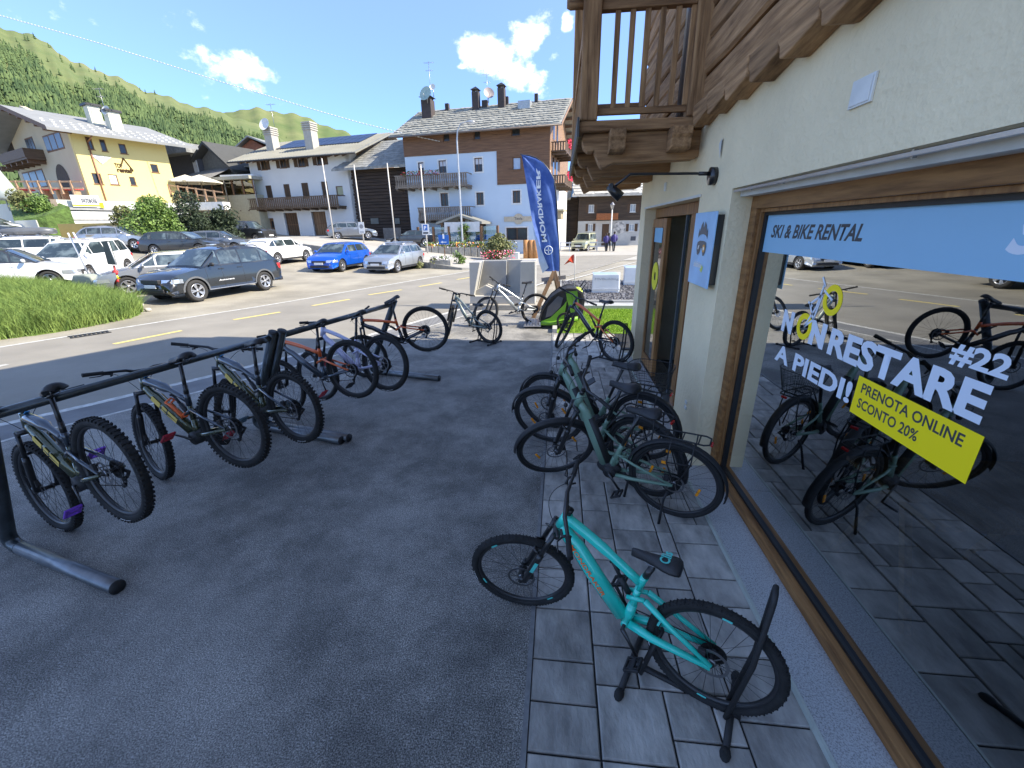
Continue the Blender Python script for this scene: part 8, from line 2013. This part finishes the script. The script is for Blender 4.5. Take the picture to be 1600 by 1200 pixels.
# red warning pennant on the trailer mast is part of the trailer
# ================================================================== CHILD TRAILER
green = mat('trailer_green', (.15, .34, .02), .55, var=.08, scale=4); tq = gnd(822, 514); leafA = depth_pt(45, 328, 33)
t = thing('bike_trailer', 'lime green and black child bicycle trailer on the sunlit forecourt', 'bicycle trailer', (tq.x, tq.y, 0)); O = Vector(t.location)
TY = tq.y
def tp(px_, py_, dy=0): v = at_y(px_, py_, TY+dy)-O; return v
prof_ = [(845, 506), (843, 499), (846, 488), (852, 477), (861, 466), (872, 458), (886, 452), (900, 452), (910, 458), (913, 470), (910, 490), (903, 501), (880, 508)]
pp_ = [(tp(*q).x, tp(*q).z) for q in prof_]
k = MB(); k.prism(pp_, .08, .75, 'xz'); k.build('cabin', mat('trailer_mesh_black', (.02, .02, .022), .7), t, bevel=.03)
for side_y in (.05, .775):
    k = MB(); n = len(pp_); k.tube([(a, side_y, b) for a, b in pp_], .018, 8, closed=True); k.build('frame_tube', mat('trailer_mesh_black', (.02, .02, .022), .7), t)
k = MB(); k.tube([(pp_[0][0], .04, pp_[0][1]+.01), ((pp_[0][0]+pp_[-1][0])/2, .02, pp_[-1][1]+.03), (pp_[-2][0], .02, pp_[-2][1]+.05)], .05, 8)
k.add([(tp(844, 503).x, .045, tp(844, 503).z), (tp(880, 505).x, .045, tp(880, 505).z), (tp(886, 470).x, .045, tp(886, 470).z), (tp(880, 478).x, .045, tp(880, 478).z), (tp(860, 497).x, .045, tp(860, 497).z)], [(0, 1, 4), (1, 2, 3, 4)]); k.build('side_panel', green, t, fix=False)
k = MB(); k.add([(tp(886, 470).x, .044, tp(886, 470).z), (tp(884, 456).x, .044, tp(884, 456).z), (tp(902, 455).x, .044, tp(902, 455).z), (tp(906, 480).x, .044, tp(906, 480).z), (tp(893, 492).x, .044, tp(893, 492).z)], [(0, 1, 2, 3, 4)]); k.build('side_panel', green, t, fix=False)
k = MB(); k.add([(tp(852, 497).x, .05, tp(852, 497).z), (tp(856, 480).x, .05, tp(856, 480).z), (tp(872, 463).x, .05, tp(872, 463).z), (tp(880, 466).x, .05, tp(880, 466).z), (tp(876, 480).x, .05, tp(876, 480).z), (tp(862, 494).x, .05, tp(862, 494).z)], [(0, 1, 2, 3, 4, 5)]); k.build('window_mesh', mat('window_mesh_grey', (.10, .10, .11), .5), t, fix=False)
k = MB(); k.sphere((tp(903, 462).x, .40, tp(903, 462).z), .13, 14, 10, sc=(1, 1.6, 1.1)); k.build('rear_cover', mat('cover_lime', (.42, .52, .05), .55), t)
k = MB(); a = tp(818, 515); b = tp(842, 509); k.box(a.x, b.x+.05, .0, .75, .05, .08); rp_ = k.build('loading_sill', alu, t, bevel=.005)
for i in range(5): k = MB(); x = a.x+.02+(b.x-a.x)*i/5; k.box(x, x+.03, -.005, .75, .08, .11); k.build('sill_slat', alu, rp_)
k = MB(); k.bar((tp(842, 509).x, .02, .12), (tp(885, 500).x, .02, .16), .03, .05); k.build('side_bar', frame_wh, t)
wt = MB()
for side_y in (-.04, .86): wheel(t, 'wheel', .20, .035, 0, Vector((tp(883, 508).x, side_y, .20)), Matrix.Identity(4), spokeblk, rimblk, disc=0)
k = MB(); a = tp(898, 455); k.tube([(a.x, .4, a.z), (a.x-.0, .4, tp(898, 397).z)], .008, 6); k.build('pennant_mast', frame_wh, t)
z1_ = tp(898, 399).z; z0_ = tp(898, 416).z; x_ = tp(898, 399).x; k = MB(); k.add([(x_, .4, z1_), (x_, .4, z0_+.03), (x_-.09, .44, z0_+.06), (x_-.22, .39, z0_), (x_-.13, .37, (z0_+z1_)/2), (x_-.05, .41, z1_-.02)], [(0, 1, 2, 4, 5), (2, 3, 4)]); k.build('pennant', mat('pennant_red', (.75, .07, .03), .5), t, fix=False)
k = MB(); a = tp(908, 455); k.tube([(a.x, .1, a.z), (tp(917, 443).x, .1, tp(917, 443).z), (tp(917, 443).x, .7, tp(917, 443).z), (a.x, .7, a.z)], .012, 8); k.build('push_handle', black, t)
# ================================================================== PEOPLE at the far end
def person(label, pos, yaw, jacket, h=1.74, stride=.25):
    t = thing('person', label, 'person', pos, yaw, 'walkers at the far end of the street')
    skin = mat('skin', (.45, .28, .20), .6); dark = mat('trousers_dark', (.02, .022, .028), .8)
    me = bpy.data.meshes.new('body'); bm_ = bmesh.new()
    J = dict(pel=(0, 0, .93), ch=(0, 0, 1.28), nk=(0, 0, 1.48), hd=(0, .01, 1.62), ht=(0, .01, 1.70), sl=(.18, 0, 1.42), sr=(-.18, 0, 1.42), el=(.25, -.04, 1.15), er=(-.25, .06, 1.15), hl=(.24, .10, .92), hr=(-.24, -.10, .92), kl=(.10, stride*.5, .52), kr=(-.10, -stride*.35, .50), al=(.10, stride, .08), ar=(-.10, -stride, .10), tl=(.10, stride+.14, .04), tr=(-.10, -stride+.12, .04), pl=(.10, 0, .88), pr=(-.10, 0, .88))
    E_ = [('pel', 'ch'), ('ch', 'nk'), ('nk', 'hd'), ('hd', 'ht'), ('ch', 'sl'), ('ch', 'sr'), ('sl', 'el'), ('sr', 'er'), ('el', 'hl'), ('er', 'hr'), ('pel', 'pl'), ('pel', 'pr'), ('pl', 'kl'), ('pr', 'kr'), ('kl', 'al'), ('kr', 'ar'), ('al', 'tl'), ('ar', 'tr')]
    Rr = dict(pel=.13, ch=.15, nk=.06, hd=.095, ht=.085, sl=.07, sr=.07, el=.05, er=.05, hl=.04, hr=.04, kl=.07, kr=.07, al=.05, ar=.05, tl=.04, tr=.04, pl=.10, pr=.10)
    vv = {k_: bm_.verts.new(v) for k_, v in J.items()}
    for a, b in E_: bm_.edges.new((vv[a], vv[b]))
    bm_.to_mesh(me); bm_.free(); names_ = list(J)
    o = bpy.data.objects.new('body', me); scene.collection.objects.link(o); o.parent = t
    m_ = o.modifiers.new('skin', 'SKIN'); o.modifiers.new('sub', 'SUBSURF').levels = 1
    for i, nme in enumerate(names_): me.skin_vertices[0].data[i].radius = (Rr[nme], Rr[nme])
    me.skin_vertices[0].data[0].use_root = True
    me.materials.append(dark)
    k = MB(); k.tube([(0, 0, .86), (0, 0, 1.0), (0, 0, 1.3), (0, 0, 1.47), (0, 0, 1.52)], [.17, .18, .20, .15, .07], 12, flat=1.1)
    for s in (1, -1): q = ('sl', 'el', 'hl') if s > 0 else ('sr', 'er', 'hr'); k.tube([J[q[0]], J[q[1]], Vector(J[q[1]]).lerp(Vector(J[q[2]]), .85)], [.09, .07, .055], 8)
    k.build('jacket', jacket, t); k = MB(); k.sphere((0, .01, 1.64), .108, 12, 8, sc=(.85, 1, 1.1)); k.build('face', skin, t); k = MB(); k.sphere((0, -.02, 1.67), .112, 12, 8, sc=(.92, .95, .95)); k.build('hair', mat('hair_dark', (.03, .02, .015), .8), t)
    t.scale = (h/1.74,)*3; return t
jp = mat('jacket_purple', (.05, .04, .16), .7); jb = mat('jacket_black', (.02, .02, .025), .7)
for px_, lb, m_, yw_ in ((947, 'walker in a dark blue jacket, left of the three on the far street', jp, .2), (951, 'walker in a black jacket in the middle of the three on the far street', jb, -.3), (959, 'walker in a purple jacket and black trousers, right of the three on the far street', jp, .1)):
    y_ = 42+(px_ == 951)*.5; a = at_y(px_, 385, y_); person(lb, (a.x, y_, 0), yw_, m_, h=(1.8 if px_ == 959 else 1.68))
# ================================================================== BIKE RACKS
rack_m = mat('rack_steel', (.045, .055, .06), .38, metal=.5, var=.5, scale=5, coat=.4, bump=.15, bscale=20)
rack_foot = mat('rack_zinc', (.20, .215, .23), .4, metal=.75, var=.25, scale=6)
def rackobj(label, B0, B1, T0, T1, F0, F1, bar0=None, bar1=None):
    t = thing('bike_rack', label, 'bike rack', (B0.x, B0.y, 0), 0, 'tubular bike hanging racks'); O = Vector(t.location); R_ = .046
    for B, T, F_ in ((B0, T0, F0), (B1, T1, F1)):
        d1 = (B-F_).normalized(); d2 = (T-B).normalized(); k = MB()
        pts = [B-d1*.16]+ellpath(B-d1*.15, B, B+d2*.15, 6)+[T]
        k.tube([p-O for p in pts], R_, 16); k.build('post', rack_m, t)
        k = MB(); k.tube([F_-O, B-d1*.155-O], R_*.98, 16); k.build('foot', rack_foot, t)
        k = MB(); k.cyl(T-O, T+d2*.008-O, R_+.002, 16); k.build('end_cap', blackm, t); k = MB(); k.cyl(F_-O, F_-d1*.006-O, R_+.001, 16); k.build('end_cap', blackm, t)
    k = MB(); k.tube([(bar0 or T0)-O, (bar1 or T1)-O], .031, 14); k.build('top_bar', rack_m, t); return t
F1_, F2_, F3_ = gnd(183, 917, .05), gnd(533, 688, .05), gnd(688, 591, .05)
B1_ = gnd(14, 848, .05); nn1 = (F1_-B1_).normalized()
LF = 1.33
def base_from(F_): return Vector((F_.x, F_.y, .05))-nn1*LF
B1_ = base_from(F1_); B2_ = base_from(F2_); B3_ = base_from(F3_)
def V3(a, b, c): return Vector((a, b, c))
n2 = Vector((.9708, -.24, 0))
def rk(F_): 
    B = Vector((F_.x, F_.y, .05))-n2*1.28; return B, B+n2*.62+Vector((0, 0, 1.165))
FA, FB, FB2, FC = gnd(183, 917, .05), gnd(533, 688, .05), gnd(545, 684, .05), gnd(686, 591, .05)
for lab, Fa, Fb in (('nearest steel tube bike rack, its foot in the left foreground', FA, FB), ('second steel tube bike rack, behind the nearest one', FB2, FC)):
    B0, T0 = rk(Fa); B1, T1 = rk(Fb)
    dz = V3(0, 0, -.05)
    rackobj(lab, B0, B1, T0, T1, Fa, Fb, bar0=T0+dz-n2*.03, bar1=T1+dz-n2*.03)
olive = mat('frame_olive', (.055, .065, .030), .25, metal=.5, coat=1, var=.1); gold = mat('frame_gold', (.75, .55, .12), .45); goldol = mat('frame_dark_gold', (.06, .06, .035), .3, metal=.6, coat=1)
slateb = mat('frame_slate', (.05, .065, .085), .3, metal=.5, coat=1); teal = mat('frame_teal', (.02, .66, .52), .22, coat=1, var=.02); sage = mat('frame_sage', (.18, .29, .21), .42, coat=.4, var=.03)
lilac = mat('frame_lilac', (.50, .50, .68), .3, coat=1); greyg = mat('frame_greygreen', (.21, .24, .21), .35, metal=.3, coat=.6); silverf = mat('frame_silver', (.48, .52, .54), .3, metal=.5, coat=.6)
purple = mat('pedal_purple', (.22, .07, .55), .35, metal=.3); redp = mat('pedal_red', (.50, .03, .05), .35, metal=.3); oran = mat('cage_orange', (.90, .16, .03), .4); tealp = mat('decal_teal', (.10, .62, .55), .4); brown_bk = mat('frame_black_gloss', (.012, .013, .016), .2, coat=1)
GR = 'mountain bikes hanging on the steel racks'
def P_(x, y, z, yaw, pit, roll, st, r, wb, bbx, s): return dict(x=x, y=y, z=z, yaw=yaw, pit=pit, roll=roll, st=st, r=r, wb=wb, bbx=bbx, s=s)
bA = bike('electric_mountain_bike', 'olive and gold electric mountain bike with purple pedals, nearest on the rack', GR, 'mtb', P_(-3.346, 2.238, .181, 2.887, .337, .039, 0.0, .40, 1.127, .451, .95), olive, slateb, decal=gold, pedalm=purple, crank_a=1.44, tyre=(.066, 2), print_txt='MAXXIS', pa=-1.1, motor=True, spk=spokeblk)
bB = bike('electric_mountain_bike', 'olive and gold electric mountain bike with orange bottle cage, second on the rack', GR, 'mtb', P_(-3.162, 3.02, .161, 2.943, .271, .041, -.248, .376, 1.159, .468, .992), olive, slateb, decal=gold, pedalm=redp, crank_a=-2.7, tyre=(.066, 2), cage=oran, motor=True)
bC = bike('electric_mountain_bike', 'olive and gold electric mountain bike with blue-grey pedals, third, beside the doubled rack post', GR, 'mtb', P_(-2.975, 3.614, .162, 2.82, .207, .019, -.8, .357, 1.193, .456, 1.004), olive, slateb, decal=gold, pedalm=mat('pedal_bluegrey', (.08, .15, .2), .4), crank_a=-3.3, tyre=(.064, 2), print_txt='MAXXIS', pa=-1.3, motor=True)
bD = bike('mountain_bike', 'orange and black mountain bike with red pedal, first behind the doubled rack post', GR, 'mtb', P_(-2.858, 4.583, .166, 2.979, .279, .053, 0, .38, 1.195, .454, .944), slateb, orange_m, pedalm=redp, crank_a=1.44, tyre=(.058, 1), print_txt='MAXXIS', pa=-1.0)
bE = bike('mountain_bike', 'lilac and white mountain bike between the two orange and black ones on the rack', GR, 'mtb', P_(-2.576, 4.83, .203, 2.865, .243, .121, .071, .355, 1.187, .446, .99), lilac, lilac, crank_a=1.9, tyre=(.058, 1), print_txt='BONTRAGER', pa=-1.3)
bF = bike('mountain_bike', 'black mountain bike with thin orange top tube, hanging at the far end of the rack', GR, 'mtb', P_(-2.355, 6.144, .245, 3.17, .408, -.10, 0.0, .394, 1.2, .449, .912), brown_bk, orange_m, crank_a=-2.6, tyre=(.058, 1), print_txt='MAXXIS', pa=-1.2)
G2 = 'bikes standing on floor stands beyond the racks'
bG = bike('downhill_bike', 'grey green downhill bike with dual crown fork standing in the sun behind the racks', G2, 'dh', P_(-1.875, 8.636, 0, 2.605, 0, -.08, -.83, .362, 1.192, .495, .959), greyg, greyg, crank_a=-1.3, tyre=(.06, 1), dual=True, drop=.06, rimm=spokeblk)
bH = bike('mountain_bike', 'silver white mountain bike in front of the concrete niche block', G2, 'dh', P_(-1.1, 9.97, 0, 3.45, 0, .06, -.9, .375, 1.238, .438, 1.0), silverf, silverf, crank_a=-.3, tyre=(.058, 1), drop=-.12, spring=True)
G3 = 'bikes standing on the slabs before the shop'
bI = bike('mountain_bike', 'black and orange mountain bike on a stand by the far side of the shop door', G3, 'mtb', P_(.561, 7.565, 0, 2.377, 0, -.04, -1.174, .371, 1.239, .43, .993), brown_bk, orange_m, crank_a=2.2, tyre=(.058, 1), print_txt='MAXXIS', pa=-2.2)
GJ = 'sage green electric city bikes before the shop'
bJ1 = bike('electric_city_bike', 'sage green electric city bike farthest back, with a wire basket on its rack', GJ, 'city', P_(.36, 4.20, 0, 2.588, 0, -.058, .25, .353, 1.108, .474, .99), sage, crank_a=-.9, tyre=(.044, 0), city=True, basket=True)
bJ2 = bike('electric_city_bike', 'sage green electric city bike in the middle of the three', GJ, 'city', P_(.33, 3.68, 0, 2.40, 0, -.12, .55, .37, 1.124, .459, 1.0), sage, crank_a=2.4, tyre=(.044, 0), city=True)
bJ3 = bike('electric_city_bike', 'sage green electric city bike nearest, with empty rear rack and lettered black tyres', GJ, 'city', P_(.438, 3.208, 0, 2.702, 0, -.148, .667, .382, 1.095, .543, .927), sage, crank_a=.9, tyre=(.046, 0), city=True, kick=True, print_txt='HUTCHINSON', pa=-1.0)
bK = bike('mountain_bike', 'bright turquoise full suspension mountain bike in a black stand, nearest on the slabs', G3, 'mtb', P_(.295, 1.729, 0, 2.681, .0, -.005, .412, .36, 1.216, .483, .849), teal, teal, crank_a=.94, tyre=(.054, 1), print_txt='KENDA', pa=.1, rimmark=tealp, forkdecal=tealp, saddle_print=('Clis', tealp), txt=('MONDRAKER', oran), drop=.15, sadx=.06, fatk=1.35)
bike_stand('bike_stand', 'black floor stand with tall hoop round the rear wheel of the turquoise bike', 'black bike floor stands', bK, .36, .80)
bike_stand('bike_stand', 'black floor stand holding the black and orange bike by the shop door', 'black bike floor stands', bI, .37, .70)
bike_stand('bike_stand', 'black floor stand holding the grey green downhill bike', 'black bike floor stands', bG, .36, .55)
